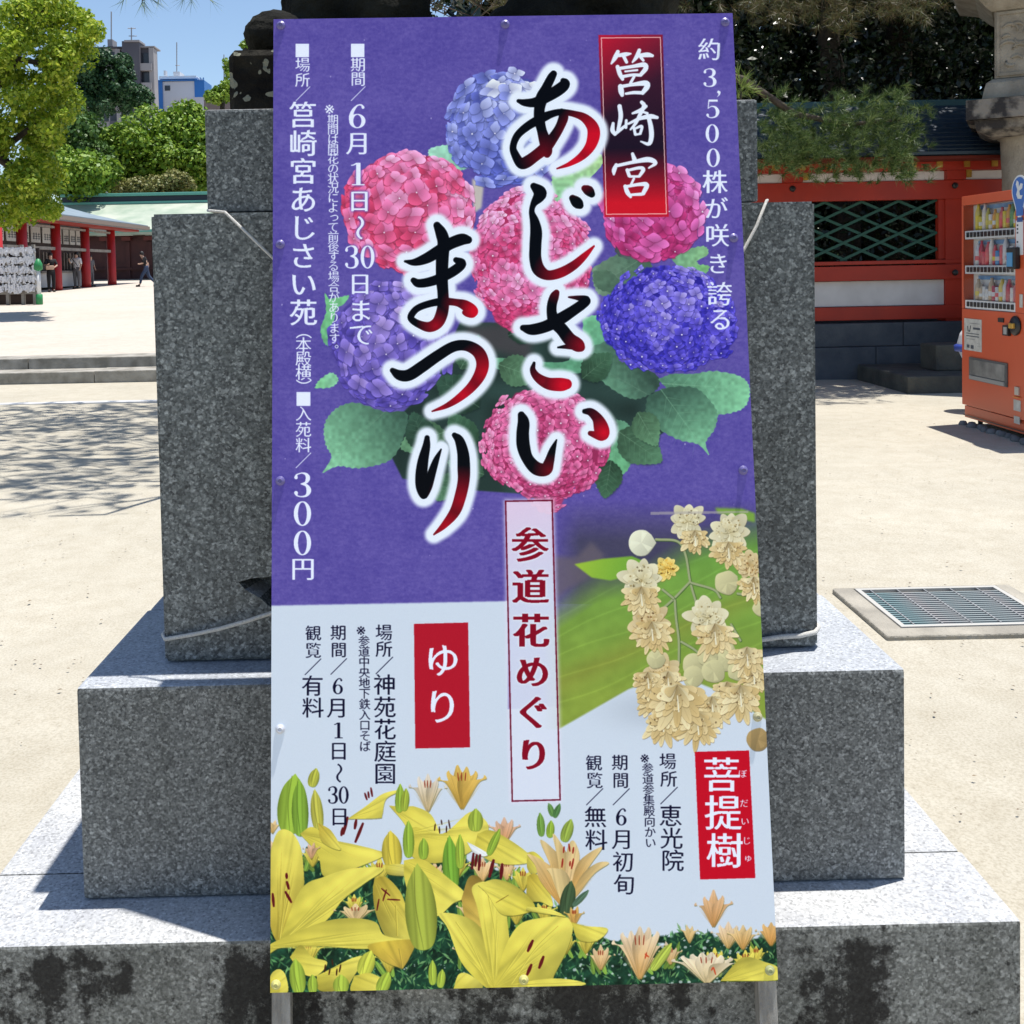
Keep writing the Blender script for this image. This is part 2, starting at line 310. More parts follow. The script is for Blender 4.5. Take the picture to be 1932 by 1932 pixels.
def blob_mesh(els, vox, amp, cell, name, m, parent):
    bm = bmesh.new()
    for (c, r) in els:
        M = Matrix.Translation(c) @ Matrix.Diagonal((r[0], r[1], r[2], 1)); bmesh.ops.create_icosphere(bm, subdivisions=3, radius=1, matrix=M)
    me = bpy.data.meshes.new(name); bm.to_mesh(me); bm.free()
    ob = bpy.data.objects.new(name, me); COL.objects.link(ob)
    md = ob.modifiers.new('r', 'REMESH'); md.mode = 'VOXEL'; md.voxel_size = vox
    me2 = bpy.data.meshes.new_from_object(ob.evaluated_get(bpy.context.evaluated_depsgraph_get())); bpy.data.objects.remove(ob)
    from mathutils import noise
    for v in me2.vertices:
        n = noise.fractal(v.co * cell, 1.0, 2.0, 4); v.co += v.normal * n * amp
    me2.polygons.foreach_set('use_smooth', [True] * len(me2.polygons)); me2.materials.clear(); me2.materials.append(m); me2.name = name
    return link(name, me2, parent)
L0 = onY(520, 55, 2.3)
els = [((L0.x - .005, 2.32, kz + .05), (.065, .09, .065)), ((L0.x + .03, 2.4, kz + .045), (.09, .1, .055)), ((L0.x + .08, 2.45, kz + .14), (.09, .08, .14)), ((L0.x + .16, 2.5, kz + .3), (.14, .12, .2)), ((L0.x + .24, 2.4, kz + .12), (.10, .10, .17)),
       ((-.16, 2.5, kz + .5), (.22, .17, .2)), ((.06, 2.5, kz + .52), (.26, .18, .17)), ((.3, 2.5, kz + .42), (.2, .2, .22)), ((.36, 2.42, kz + .2), (.17, .14, .2)), ((.2, 2.4, kz + .07), (.13, .12, .08)), ((.42, 2.45, kz + .06), (.11, .14, .08)),
       ((L0.x + .28, 2.48, kz + .62), (.13, .14, .15)), ((L0.x + .19, 2.46, kz + .56), (.09, .09, .08)), ((.52, 2.5, kz + .6), (.06, .1, .2)), ((L0.x + .33, 2.5, kz + .72), (.15, .15, .1))]
blob_mesh(els, .018, .018, 11, 'body', BLACKST, lion)

# ============================================================ the notice board
board = thing('notice_board', 'tall purple hydrangea festival notice board leaning on the stone pedestal', 'notice board')
BQ = [0.0936, 1.9009, 1.0569, 0.0028, -0.1467, 0.0042, 0.9915]
BM = Matrix.Translation(BQ[:3]) @ Matrix.Rotation(BQ[3], 4, 'Z') @ Matrix.Rotation(BQ[4], 4, 'X') @ Matrix.Rotation(BQ[5], 4, 'Y')
HW, HH = .45, .9 * BQ[6]
# ============================================================ the printed face of the notice board
# The print is painted here as flat ink (letters, flowers), then laid on the board as one texture.
OX, OY, CW, CH = 555, 15, 1085, 2070
CV = np.zeros((CH, CW, 3)); CV[:] = (0.348, 0.306, 0.625)
prng = np.random.RandomState(11)
def rgb(*c): return np.array(c, float) / 255.0
def box_blur(a, r):
    r = int(r)
    if r < 1: return a
    for ax in (0, 1):
        pad = [(0, 0)] * a.ndim; pad[ax] = (r + 1, r)
        c = np.cumsum(np.pad(a, pad, mode='edge'), axis=ax)
        n = a.shape[ax]
        hi = np.take(c, range(2 * r + 1, 2 * r + 1 + n), axis=ax); lo = np.take(c, range(0, n), axis=ax)
        a = (hi - lo) / (2 * r + 1)
    return a
def blur(a, r): return box_blur(box_blur(a, r), r)
def vnoise(h, w, cell, seed):
    rs = np.random.RandomState(seed)
    gh, gw = int(h / cell) + 3, int(w / cell) + 3
    g = rs.rand(gh, gw)
    y = np.arange(h) / cell; x = np.arange(w) / cell
    yi = y.astype(int); xi = x.astype(int); fy = (y - yi)[:, None]; fx = (x - xi)[None, :]
    fy = fy * fy * (3 - 2 * fy); fx = fx * fx * (3 - 2 * fx)
    a = g[yi][:, xi]; b = g[yi][:, xi + 1]; c = g[yi + 1][:, xi]; d = g[yi + 1][:, xi + 1]
    return (a * (1 - fx) + b * fx) * (1 - fy) + (c * (1 - fx) + d * fx) * fy
def window(x0, y0, x1, y1):
    a = max(0, int(math.floor(x0 - OX))); b = min(CW, int(math.ceil(x1 - OX)) + 1)
    c = max(0, int(math.floor(y0 - OY))); d = min(CH, int(math.ceil(y1 - OY)) + 1)
    return a, b, c, d
def cover(pts, a, b, c, d, ss=2):
    """coverage of a polygon over the pixel window"""
    xs = (np.arange((b - a) * ss) + .5) / ss + a + OX
    ys = (np.arange((d - c) * ss) + .5) / ss + c + OY
    par = np.zeros((len(ys), len(xs)), bool)
    p = np.asarray(pts, float); q = np.roll(p, -1, 0)
    for (x0, y0), (x1, y1) in zip(p, q):
        if y0 == y1: continue
        lo, hi = (y0, y1) if y0 < y1 else (y1, y0)
        rows = np.nonzero((ys >= lo) & (ys < hi))[0]
        if not len(rows): continue
        xc = x0 + (ys[rows] - y0) * (x1 - x0) / (y1 - y0)
        par[rows] ^= xs[None, :] > xc[:, None]
    m = par.astype(float)
    return m.reshape(d - c, ss, b - a, ss).mean((1, 3))
def lay(mask, a, b, c, d, col, alpha=1.0):
    m = (mask * alpha)[..., None]
    CV[c:d, a:b] = CV[c:d, a:b] * (1 - m) + np.asarray(col) * m
def poly(pts, col, alpha=1.0, soft=0, ss=2):
    p = np.asarray(pts, float)
    e = soft * 2 + 1
    a, b, c, d = window(p[:, 0].min() - e, p[:, 1].min() - e, p[:, 0].max() + e, p[:, 1].max() + e)
    if b - a < 1 or d - c < 1: return
    m = cover(p, a, b, c, d, ss)
    if soft: m = blur(m, soft)
    if callable(col):
        X, Y = np.meshgrid(np.arange(a, b) + OX + .5, np.arange(c, d) + OY + .5)
        col = col(X, Y)
    lay(m, a, b, c, d, col, alpha)
def grad(p0, c0, p1, c1, p2=None, c2=None):
    p0 = np.array(p0, float); v = np.array(p1, float) - p0; L = v @ v
    c0, c1 = np.array(c0), np.array(c1)
    def f(X, Y):
        t = np.clip(((X - p0[0]) * v[0] + (Y - p0[1]) * v[1]) / L, 0, 1)[..., None]
        return c0 * (1 - t) + c1 * t
    return f
def spline(pts, n=8):
    p = np.asarray(pts, float)
    if len(p) < 3:
        t = np.linspace(0, 1, n * 2)[:, None]; return p[0] * (1 - t) + p[-1] * t
    q = np.vstack([2 * p[0] - p[1], p, 2 * p[-1] - p[-2]]); out = []
    t = np.linspace(0, 1, n, endpoint=False)[:, None]
    for i in range(1, len(q) - 2):
        a, b, c, d = q[i - 1], q[i], q[i + 1], q[i + 2]
        out.append(.5 * ((2 * b) + (c - a) * t + (2 * a - 5 * b + 4 * c - d) * t * t + (3 * b - a - 3 * c + d) * t ** 3))
    out.append(p[-1:]); return np.vstack(out)
def zt(o, pts, k=.27950):
    p = np.array(pts, float).copy(); p[:, 0] = o[0] + p[:, 0] * k; p[:, 1] = o[1] + p[:, 1] * k
    if p.shape[1] > 2: p[:, 2] *= k
    return p
def sdf_of(strokes, a, b, c, d):
    X, Y = np.meshgrid(np.arange(a, b) + OX + .5, np.arange(c, d) + OY + .5)
    D = np.full(X.shape, 1e3)
    for s in strokes:
        q_ = spline(s, 9); L_ = np.r_[0, np.cumsum(np.hypot(*np.diff(q_[:, :2], axis=0).T))]; g_ = np.linspace(0, L_[-1], max(2, int(L_[-1] / (1.0 if q_[:, 2].max() < 8 else 2.5))))
        for x, y, w in np.c_[np.interp(g_, L_, q_[:, 0]), np.interp(g_, L_, q_[:, 1]), np.interp(g_, L_, q_[:, 2])]:
            w = max(w, .5)
            D = np.minimum(D, np.hypot(X - x, Y - y) - w * .5)
    return D
def brush(strokes, col, grow=0.0):
    allp = np.vstack(strokes); e = allp[:, 2].max()
    a, b, c, d = window(allp[:, 0].min() - e, allp[:, 1].min() - e, allp[:, 0].max() + e, allp[:, 1].max() + e)
    D = sdf_of(strokes, a, b, c, d) - grow
    lay(np.clip(.5 - D, 0, 1), a, b, c, d, col)

T1, T2, T3, T4 = (560, 20), (1040, 20), (560, 540), (1040, 540)
T5, T6, T7, T8 = (560, 1040), (1100, 1040), (560, 1560), (1100, 1560)

# ---- purple washi ground
n = .5 * vnoise(CH, CW, 90, 1) + .5 * vnoise(CH, CW, 30, 2)
fib = vnoise(CH, CW, 5, 3) * .5 + vnoise(CH, CW, 2.2, 4) * .5
fib2 = blur(np.repeat(vnoise(CH, CW // 3 + 1, 3, 9), 3, 1)[:, :CW], 1)
CV += ((n - .5) * .05 + (fib - .5) * .07 + (fib2 - .5) * .05)[..., None] * np.array([1, .95, .75])
for k in range(46):                                            # chips in the film
    x, y = prng.uniform(575, 1600), prng.uniform(60, 1240)
    r = prng.uniform(.8, 2.2)
    poly([(x - r, y), (x, y - r), (x + r, y), (x, y + r * 1.5)], rgb(190, 185, 225), .6)

# ---- pale lower field
WHITE = rgb(197, 209, 228)
poly([(540, 1263.6), (1053, 1254), (1060, 1252), (1060, 2100), (540, 2100)], WHITE, soft=1)
poly([(1050, 1480), (1700, 1440), (1700, 2100), (1050, 2100)], WHITE)

# ---- serrated leaves
def leaf(pts, c0, c1, p0, p1, teeth=6, veins=True, seed=0, base=None, tip=None):
    rs = np.random.RandomState(seed)
    q = spline(np.vstack([pts, pts[:1]]), 6)[:-1]
    cen = q.mean(0); out = []
    step = 0
    for i in range(len(q)):
        a, b = q[i], q[(i + 1) % len(q)]
        L = np.hypot(*(b - a)); m = max(1, int(L / teeth))
        for j in range(m):
            t = j / m; p = a * (1 - t) + b * t
            nrm = (p - cen) / (np.hypot(*(p - cen)) + 1e-6)
            out.append(p + nrm * (2.0 if step % 2 else -.6) * rs.uniform(.6, 1.2)); step += 1
    f0 = grad(p0, c0, p1, c1)
    nz = vnoise(CH, CW, 7, seed + 50)
    def f(X, Y):
        v = nz[np.clip(Y.astype(int) - OY, 0, CH - 1), np.clip(X.astype(int) - OX, 0, CW - 1)]
        return f0(X, Y) * (0.9 + .2 * v[..., None])
    poly(out, f)
    if veins and base is not None:
        b0, t0 = np.array(base, float), np.array(tip, float); ax = t0 - b0; nv = np.array([-ax[1], ax[0]]) / np.hypot(*ax)
        lc = np.array(c1) * .5 + np.array([.6, .75, .65]) * .5
        poly([b0 - nv * .9, t0, b0 + nv * .9], lc, .45)
        for k in range(1, 7):
            s = b0 + ax * (k / 8.0)
            for sg in (-1, 1):
                e = s + ax * .22 + nv * sg * np.hypot(*ax) * .36 * math.sin(math.pi * (k + .6) / 8.2)
                dd = e - s; n2 = np.array([-dd[1], dd[0]]) / (np.hypot(*dd) + 1e-6) * .7
                poly([s - n2, e, s + n2], lc, .28)
GL, GM, GD, GDD = rgb(128, 190, 155), rgb(90, 150, 120), rgb(60, 92, 80), rgb(38, 56, 54)
dark = zt(T3, [(1430, 470), (1900, 480), (2400, 700), (2500, 860), (2900, 1000), (2950, 1300), (2750, 1400), (2500, 1560), (2300, 1640), (2000, 1760), (1560, 1730), (1350, 1690), (1000, 1640), (920, 1480), (1000, 1150), (1150, 1000), (1250, 880)])
poly(dark, lambda X, Y: GDD * (0.85 + .45 * vnoise(CH, CW, 40, 77)[np.clip(Y.astype(int) - OY, 0, CH - 1), np.clip(X.astype(int) - OX, 0, CW - 1)][..., None]), soft=1)
poly(zt(T3, [(1460, 500), (1960, 480), (1960, 760), (1500, 640)]), rgb(70, 66, 72), .8, soft=8)
leaf(zt(T3, [(1600, 745), (1760, 740), (2200, 770), (2300, 660), (2500, 700), (2330, 850), (2000, 830), (1740, 830)]), GL, GM, zt(T3, [(1600, 700)])[0], zt(T3, [(1700, 840)])[0], seed=1)
leaf(zt(T1, [(1195, 1100), (1205, 1040), (1320, 1012), (1400, 1030), (1530, 1040), (1500, 1120), (1480, 1180), (1420, 1198), (1300, 1190)]), rgb(160, 215, 195), rgb(130, 190, 165), (900, 305), (975, 350), seed=2, base=(978, 352), tip=(898, 312))
poly(zt(T1, [(1520, 1260), (1610, 1280), (1590, 1480), (1530, 1520)]), rgb(196, 190, 178), .9, soft=2)
leaf(zt(T2, [(400, 1240), (560, 1215), (700, 1120), (760, 1080), (770, 1160), (650, 1290), (540, 1400), (570, 1560), (480, 1620), (420, 1560), (400, 1350)]), rgb(165, 205, 150), rgb(115, 185, 150), (1200, 330), (1165, 470), seed=3)
leaf(zt(T3, [(400, 1600), (470, 1480), (435, 1400), (415, 1290), (440, 1190), (520, 1110), (650, 1075), (860, 1140), (1030, 1150), (1010, 1320), (930, 1480), (800, 1540), (650, 1560), (520, 1545)]), GL, GD, (690, 950), (830, 850), seed=4, base=(812, 850), tip=(680, 975))
leaf(zt(T3, [(345, 965), (380, 905), (470, 850), (520, 900), (470, 955)]), rgb(120, 190, 140), GL, (660, 800), (690, 790), seed=5)
leaf(zt(T3, [(450, 300), (520, 290), (600, 275), (560, 340), (500, 390), (470, 620), (420, 630), (390, 520), (430, 400), (420, 260)]), rgb(115, 190, 135), rgb(100, 165, 125), (680, 640), (720, 700), seed=6)
leaf(zt(T2, [(700, 1932), (860, 1840), (1000, 1790), (1090, 1850), (1140, 1932), (1000, 2040), (900, 2120), (760, 2130), (710, 2040)]), rgb(110, 140, 120), rgb(75, 105, 90), (1240, 580), (1330, 550), seed=7, base=(1330, 545), tip=(1240, 600))
leaf(zt(T2, [(860, 1700), (1000, 1700), (1100, 1850), (900, 1840)]), rgb(60, 70, 75), rgb(95, 110, 110), (1280, 500), (1340, 540), seed=8)
leaf(zt(T2, [(1290, 1850), (1420, 1790), (1540, 1770), (1560, 1830), (1480, 1880), (1520, 1932), (1460, 2010), (1380, 1980)]), rgb(110, 160, 130), rgb(130, 180, 130), (1400, 530), (1470, 560), seed=9)
leaf(zt(T4, [(710, 90), (820, 90), (900, 170), (890, 250), (760, 230), (710, 170)]), rgb(88, 120, 100), rgb(66, 92, 80), (1240, 570), (1290, 610), seed=10)
leaf(zt(T4, [(1400, 110), (1460, 55), (1570, 55), (1530, 130), (1460, 165)]), rgb(120, 180, 120), rgb(95, 150, 110), (1470, 555), (1440, 580), seed=11)
leaf(zt(T4, [(630, 440), (760, 430), (860, 560), (930, 590), (760, 650), (720, 690), (640, 600)]), rgb(110, 180, 140), rgb(95, 155, 125), (1230, 660), (1260, 720), seed=12)
leaf(zt(T4, [(655, 770), (700, 660), (880, 620), (900, 760), (1000, 780), (1180, 870), (1190, 960), (1110, 1020), (1000, 1045), (870, 985), (740, 880)]), rgb(100, 150, 125), rgb(52, 76, 68), (1250, 790), (1330, 740), seed=13, base=(1349, 822), tip=(1230, 755))
leaf(zt(T4, [(1190, 900), (1300, 860), (1450, 860), (1600, 840), (1780, 870), (1860, 930), (1872, 1010), (1840, 1100), (1750, 1145), (1600, 1160), (1400, 1100)]), rgb(84, 130, 108), rgb(125, 190, 152), (1400, 790), (1550, 830), seed=14, base=(1380, 800), tip=(1560, 812))
leaf(zt(T4, [(1110, 1030), (1250, 965), (1450, 960), (1560, 1040), (1630, 1150), (1610, 1270), (1545, 1370), (1570, 1465), (1490, 1385), (1350, 1350), (1200, 1270), (1105, 1150)]), rgb(60, 92, 80), rgb(122, 186, 150), (1400, 820), (1460, 940), seed=15, base=(1378, 812), tip=(1474, 945))
leaf(zt(T4, [(870, 1200), (950, 1220), (1000, 1290), (1060, 1385), (1210, 1410), (1050, 1430), (1000, 1500), (950, 1590), (850, 1632), (800, 1620), (800, 1300)]), rgb(90, 140, 115), rgb(105, 175, 130), (1290, 880), (1300, 990), seed=16, base=(1285, 880), tip=(1280, 995))

for k, (x, y, a_, L_) in enumerate([(905, 800, 200, 95), (960, 770, 300, 80), (1000, 850, 215, 110), (930, 900, 160, 100), (985, 940, 240, 90), (1010, 990, 200, 80), (890, 940, 250, 85), (1040, 760, 20, 90), (1215, 790, 320, 80), (1290, 900, 35, 110), (1240, 850, 70, 90), (1330, 860, 60, 80), (1275, 960, 100, 80), (955, 990, 130, 70), (1060, 700, 340, 80)]):
    c_, s_ = math.cos(math.radians(a_)), math.sin(math.radians(a_)); ax_ = np.array([c_, s_]) * L_; nv_ = np.array([-s_, c_]) * L_ * .36; b_ = np.array([x, y], float)
    q_ = [b_, b_ + ax_ * .2 + nv_ * .8, b_ + ax_ * .5 + nv_, b_ + ax_ * .8 + nv_ * .55, b_ + ax_, b_ + ax_ * .8 - nv_ * .55, b_ + ax_ * .5 - nv_, b_ + ax_ * .2 - nv_ * .8]
    t_ = [rgb(58, 92, 72), rgb(74, 112, 88), rgb(48, 76, 64), rgb(86, 126, 98)][k % 4]
    poly([p_ + np.array([1.5, 3]) for p_ in q_], rgb(20, 32, 32), .6, soft=2)
    leaf(q_, t_ * .72, t_ * 1.12, b_, b_ + ax_, 5, True, 100 + k, b_, b_ + ax_)

# ---- hydrangea heads
def hydrangea(cx, cy, rx, ry, n, ps, light, mid, deep, seed, dots=.8, ext=None):
    rs = np.random.RandomState(seed); ps = ps * 1.28
    a = np.linspace(0, 2 * math.pi, 40, endpoint=False)
    w = 1 + .05 * np.sin(a * 7 + seed) + .04 * np.sin(a * 11 + 2 * seed)
    poly(np.c_[cx + rx * .93 * w * np.cos(a), cy + ry * .93 * w * np.sin(a)], deep * .92, soft=1)
    lf = vnoise(60, 60, 13, seed + 200)
    def petal4(x, y, u, v, s, dim):
        r = math.hypot(u, v); sq = max(.5, math.sqrt(max(0, 1 - r * r))); ra = math.atan2(v * ry, u * rx)
        ang0 = rs.uniform(0, 1.57); tone = rs.uniform(0, 1); tilt = rs.uniform(.6, 1); ta = rs.uniform(0, 3.14)
        lo = lf[int(30 + 29 * max(-1, min(1, v)))][int(30 + 29 * max(-1, min(1, u)))]
        ks = list(range(4)); rs.shuffle(ks)
        for k in ks:
            th = ang0 + k * math.pi / 2 + rs.uniform(-.16, .16); tip = rs.uniform(.9, 1.12); wd = rs.uniform(.40, .54)
            shp = np.array([(0.04, 0), (.22, -wd * .6), (.52, -wd), (.82, -wd * .62), (tip, rs.uniform(-.1, .1)), (.82, wd * .62), (.52, wd), (.22, wd * .6), (0.04, 0)])
            shp = spline(shp + rs.normal(0, .03, shp.shape), 3)
            def rot(P, a): c, s2 = math.cos(a), math.sin(a); return np.c_[P[:, 0] * c - P[:, 1] * s2, P[:, 0] * s2 + P[:, 1] * c]
            Q = rot(shp, th); Q = rot(Q, -ta); Q[:, 1] *= tilt; Q = rot(Q, ta); Q = rot(Q, -ra); Q[:, 0] *= sq; Q = rot(Q, ra)
            Pa = Q * s + [x, y]
            sh = np.clip(.30 * tone + .26 * rs.rand() - .20 * v + .04 + .16 * math.sin(th + 2.2) + .70 * (lo - .30) - dim, 0, 1)
            colr = (deep * (1 - 2 * sh) + mid * 2 * sh) if sh < .5 else (mid * (2 - 2 * sh) + light * (2 * sh - 1))
            cc = np.array([x, y]); tp = Pa[len(Pa) // 2]
            poly((Pa - Pa.mean(0)) * 1.10 + Pa.mean(0) + [.4, 1.2], deep * .62, .38)
            poly(Pa, grad(cc, colr * .84, tp, np.clip(colr * 1.20 + .02, 0, 1)))
            n2 = tp - cc; n2 = np.array([-n2[1], n2[0]]) / (np.hypot(*n2) + 1e-6)
            for o_ in (-.22, 0, .22):
                e_ = cc + (tp - cc) * .85 + n2 * o_ * s * .7; poly([cc - n2 * .35, e_, cc + n2 * .35], np.clip(colr * (.86 if o_ else .80), 0, 1), .5)
    for k in range(int(n * 2.2)):
        a_ = rs.uniform(0, 6.28); q_ = math.sqrt(rs.rand()) * .97; petal4(cx + rx * q_ * math.cos(a_), cy + ry * q_ * math.sin(a_), q_ * math.cos(a_), q_ * math.sin(a_), ps * rs.uniform(.6, .9), .22)
    L = []
    tries = 0
    while len(L) < n and tries < 5000:
        tries += 1
        u, v = rs.uniform(-1, 1, 2)
        if u * u + v * v > .94 + .1 * math.sin(6 * math.atan2(v, u) + seed): continue
        x, y = cx + rx * u, cy + ry * v
        if any((x - q[0]) ** 2 + (y - q[1]) ** 2 < (ps * .98) ** 2 for q in L): continue
        L.append((x, y, u, v))
    for x, y, u, v in L:
        s = ps * rs.uniform(.72, 1.0); petal4(x, y, u, v, s, 0)
        if rs.rand() < dots:
            r0 = rs.uniform(.9, 1.9)
            aa = np.linspace(0, 6.28, 7)[:-1]
            poly(np.c_[x + r0 * np.cos(aa), y + r0 * np.sin(aa)], rgb(235, 232, 250), .95)
PL, PM, PD = rgb(236, 178, 214), rgb(208, 118, 172), rgb(182, 66, 118)
hydrangea(1048, 268, 118, 118, 75, 27, rgb(205, 210, 242), rgb(132, 142, 210), rgb(78, 88, 172), 3, .6)
hydrangea(852, 440, 138, 122, 90, 28, PL, rgb(212, 114, 166), rgb(190, 60, 100), 4, .5)
hydrangea(1362, 440, 104, 100, 60, 28, rgb(230, 164, 218), rgb(194, 92, 164), rgb(162, 44, 104), 7, .5)
hydrangea(1108, 545, 128, 158, 165, 17, PL, PM, rgb(182, 54, 104), 5, .7)
hydrangea(815, 718, 124, 134, 100, 25, rgb(172, 152, 216), rgb(122, 106, 190), rgb(78, 66, 158), 6, .6)
hydrangea(1392, 665, 142, 112, 150, 16, rgb(152, 142, 218), rgb(88, 78, 196), rgb(48, 42, 160), 8, .8)
hydrangea(1495, 690, 40, 60, 16, 17, rgb(152, 142, 218), rgb(88, 78, 196), rgb(48, 42, 160), 18, .8)
hydrangea(1146, 960, 52, 116, 34, 17, PL, PM, PD, 19, .6)
hydrangea(1138, 925, 136, 118, 170, 16, rgb(228, 148, 190), rgb(200, 94, 148), rgb(158, 48, 96), 9, .7)

# ---- linden blossoms on their leaf
X, Y = np.meshgrid(np.arange(CW) + OX, np.arange(CH) + OY)
edge = np.interp(X, [1163, 1310, 1360, 1400, 1440, 1500, 1640], [1524, 1440, 1420, 1415, 1420, 1444, 1528])       # lower rim of the leaf
top = np.interp(X, [1150, 1250, 1350, 1450, 1640], [1250, 1180, 1165, 1100, 1052])
g = rgb(104, 154, 70) * np.ones((CH, CW, 1))
tt = np.clip((Y - 1120) / 330, 0, 1)[..., None]
g = g * (1 - tt) + rgb(132, 154, 64) * tt
g = g * (0.93 + .14 * (.6 * vnoise(CH, CW, 60, 31) + .4 * vnoise(CH, CW, 14, 32))[..., None])
band = np.clip(1 - np.abs((X - 1100) * .45 + (Y - 1395) * 1.0 - 60 + 0 * X) / 42, 0, 1)[..., None] * .4
g = g * (1 - band) + rgb(140, 135, 60) * band
for k_ in range(9):                                             # veins of the leaf
    v_ = np.abs((Y - 1150 - k_ * 46) + (X - 1150) * .42 + 8 * np.sin(X / 55 + k_)); g = g * (1 + .07 * np.exp(-(v_ / 2.0) ** 2) - .03 * np.exp(-((v_ - 8) / 9) ** 2))[..., None]
mk = np.clip((Y - top) / 75, 0, 1) * np.clip((edge - Y) / 5, 0, 1) * np.clip((X - 1128) / 40, 0, 1)
fade = np.clip((Y - 1040) / 90, 0, 1) * np.clip((X - 1150) / 60, 0, 1) * (Y < 1260)
CV[:] = CV * (1 - .72 * fade[..., None]) + rgb(58, 60, 68) * .72 * fade[..., None]
low = ((Y > edge - 4) & (X > 1060) & (Y < 1600))[..., None]
CV[:] = np.where(low, WHITE * (1 - .10 * np.exp(-((X - 1360) ** 2 / 9000 + (Y - 1480) ** 2 / 1500))[..., None]), CV)
CV[:] = CV * (1 - mk[..., None]) + g * mk[..., None]
poly(zt(T6, [(200, 430), (360, 440), (480, 320), (580, 430), (450, 600), (300, 680), (210, 760)]), rgb(100, 92, 104), .75, soft=5)
poly(zt(T6, [(350, 490), (560, 450), (780, 430), (900, 480), (760, 580), (620, 612), (480, 590)]), grad((1200, 1175), rgb(150, 185, 60), (1310, 1200), rgb(110, 160, 60)), soft=1)
poly(zt(T6, [(1400, 70), (1600, 75), (1700, 110), (1700, 180), (1420, 110)]), rgb(120, 165, 60), .9, soft=2)
for pts in ([(960, 305), (1120, 320), (1180, 420), (1215, 620), (1260, 780)], [(1215, 620), (1090, 750), (1000, 830)], [(1010, 680), (1090, 745)], [(1225, 630), (1390, 680), (1440, 740)],
            [(1100, 760), (1110, 900), (1130, 1060), (1130, 1220)], [(1150, 1070), (1250, 1130), (1350, 1220)], [(1520, 940), (1590, 1060)], [(1570, 710), (1720, 735)]):
    s = zt(T6, [(x, y, 17) for x, y in pts])
    brush([s + [0.8, 0.8, 1.5]], rgb(66, 92, 48)); brush([s], rgb(150, 160, 122))
def blossom(x, y, r, seed, tone=0, up=0):
    rs = np.random.RandomState(seed)
    lt, md, dk = [(rgb(226, 222, 196), rgb(200, 188, 146), rgb(150, 128, 82)), (rgb(222, 205, 165), rgb(192, 164, 112), rgb(140, 100, 56)), (rgb(240, 222, 140), rgb(226, 178, 74), rgb(170, 120, 40))][tone]
    for ring, (m, rr) in enumerate([(9, 1.0), (7, .72), (6, .45)]):
        a0 = rs.uniform(0, 6.28)
        for k in range(m):
            a = a0 + k * 6.28 / m + rs.uniform(-.2, .2); L = r * rr * rs.uniform(.8, 1.12); w = L * rs.uniform(.22, .34)
            dx, dy = math.cos(a), math.sin(a) * (1.0 if up == 0 else 1.15)
            P = [(x, y), (x + dx * L * .4 - dy * w, y + dy * L * .4 + dx * w), (x + dx * L * .8 - dy * w * .8, y + dy * L * .8 + dx * w * .8), (x + dx * L, y + dy * L), (x + dx * L * .8 + dy * w * .8, y + dy * L * .8 - dx * w * .8), (x + dx * L * .4 + dy * w, y + dy * L * .4 - dx * w)]
            P = spline(np.array(P + P[:1]), 3); t = rs.uniform(.2, 1)
            poly(P + [.4, 1.2], dk * .72, .6); poly(P, grad((x, y), md * (.8 + .2 * t), (x + dx * L, y + dy * L), lt * (.86 + .14 * t)))
    for k in range(int(26 + r * .7)):
        a, q = rs.uniform(0, 6.28), r * .62 * math.sqrt(rs.rand()); s = rs.uniform(1, 2.6)
        cx, cy = x + q * math.cos(a), y + q * math.sin(a)
        poly([(cx - s, cy), (cx, cy - s), (cx + s * 1.2, cy), (cx, cy + s)], [dk, dk * .6, md, lt, md][rs.randint(5)], .9)
    brush([np.array([(x, y + r * .1, 2.0), (x - r * .05, y + r * .5, 3.2)])], lt)
def bud(x, y, r, seed, c):
    rs = np.random.RandomState(seed); a = np.linspace(0, 6.28, 11)[:-1]
    P = spline(np.c_[x + r * np.cos(a) * rs.uniform(.88, 1.08, 10), y + r * np.sin(a) * rs.uniform(.88, 1.08, 10)], 4)
    poly(P + [.5, 1.4], c * .5, .7); poly(P, grad((x - r, y - r), c * 1.1, (x + r, y + r), c * .8))
    for k in range(4):
        b = rs.uniform(0, 6.28); poly([(x, y), (x + r * .85 * math.cos(b), y + r * .85 * math.sin(b)), (x + r * .8 * math.cos(b + .5), y + r * .8 * math.sin(b + .5))], c * rs.uniform(.85, 1.12), .5)
Bc = rgb(196, 192, 150)
for (x, y, r, t, s) in [(1040, 520, 105, 2, 1), (1195, 170, 150, 0, 2), (1510, 250, 175, 0, 3), (1660, 500, 125, 1, 4), (860, 610, 185, 0, 5), (915, 930, 165, 1, 6), (1345, 890, 178, 0, 7), (1000, 1310, 150, 1, 8)]:
    blossom(1100 + x * .2795, 1040 + y * .2795, r * .2795, s, t)
for (x, y, r, c) in [(850, 330, 104, rgb(218, 220, 200)), (1490, 630, 92, Bc), (1460, 1130, 95, Bc), (1240, 1240, 85, Bc), (1740, 820, 60, Bc)]:
    bud(1100 + x * .2795, 1040 + y * .2795, r * .2795, int(x), c)
rsb = np.random.RandomState(70)
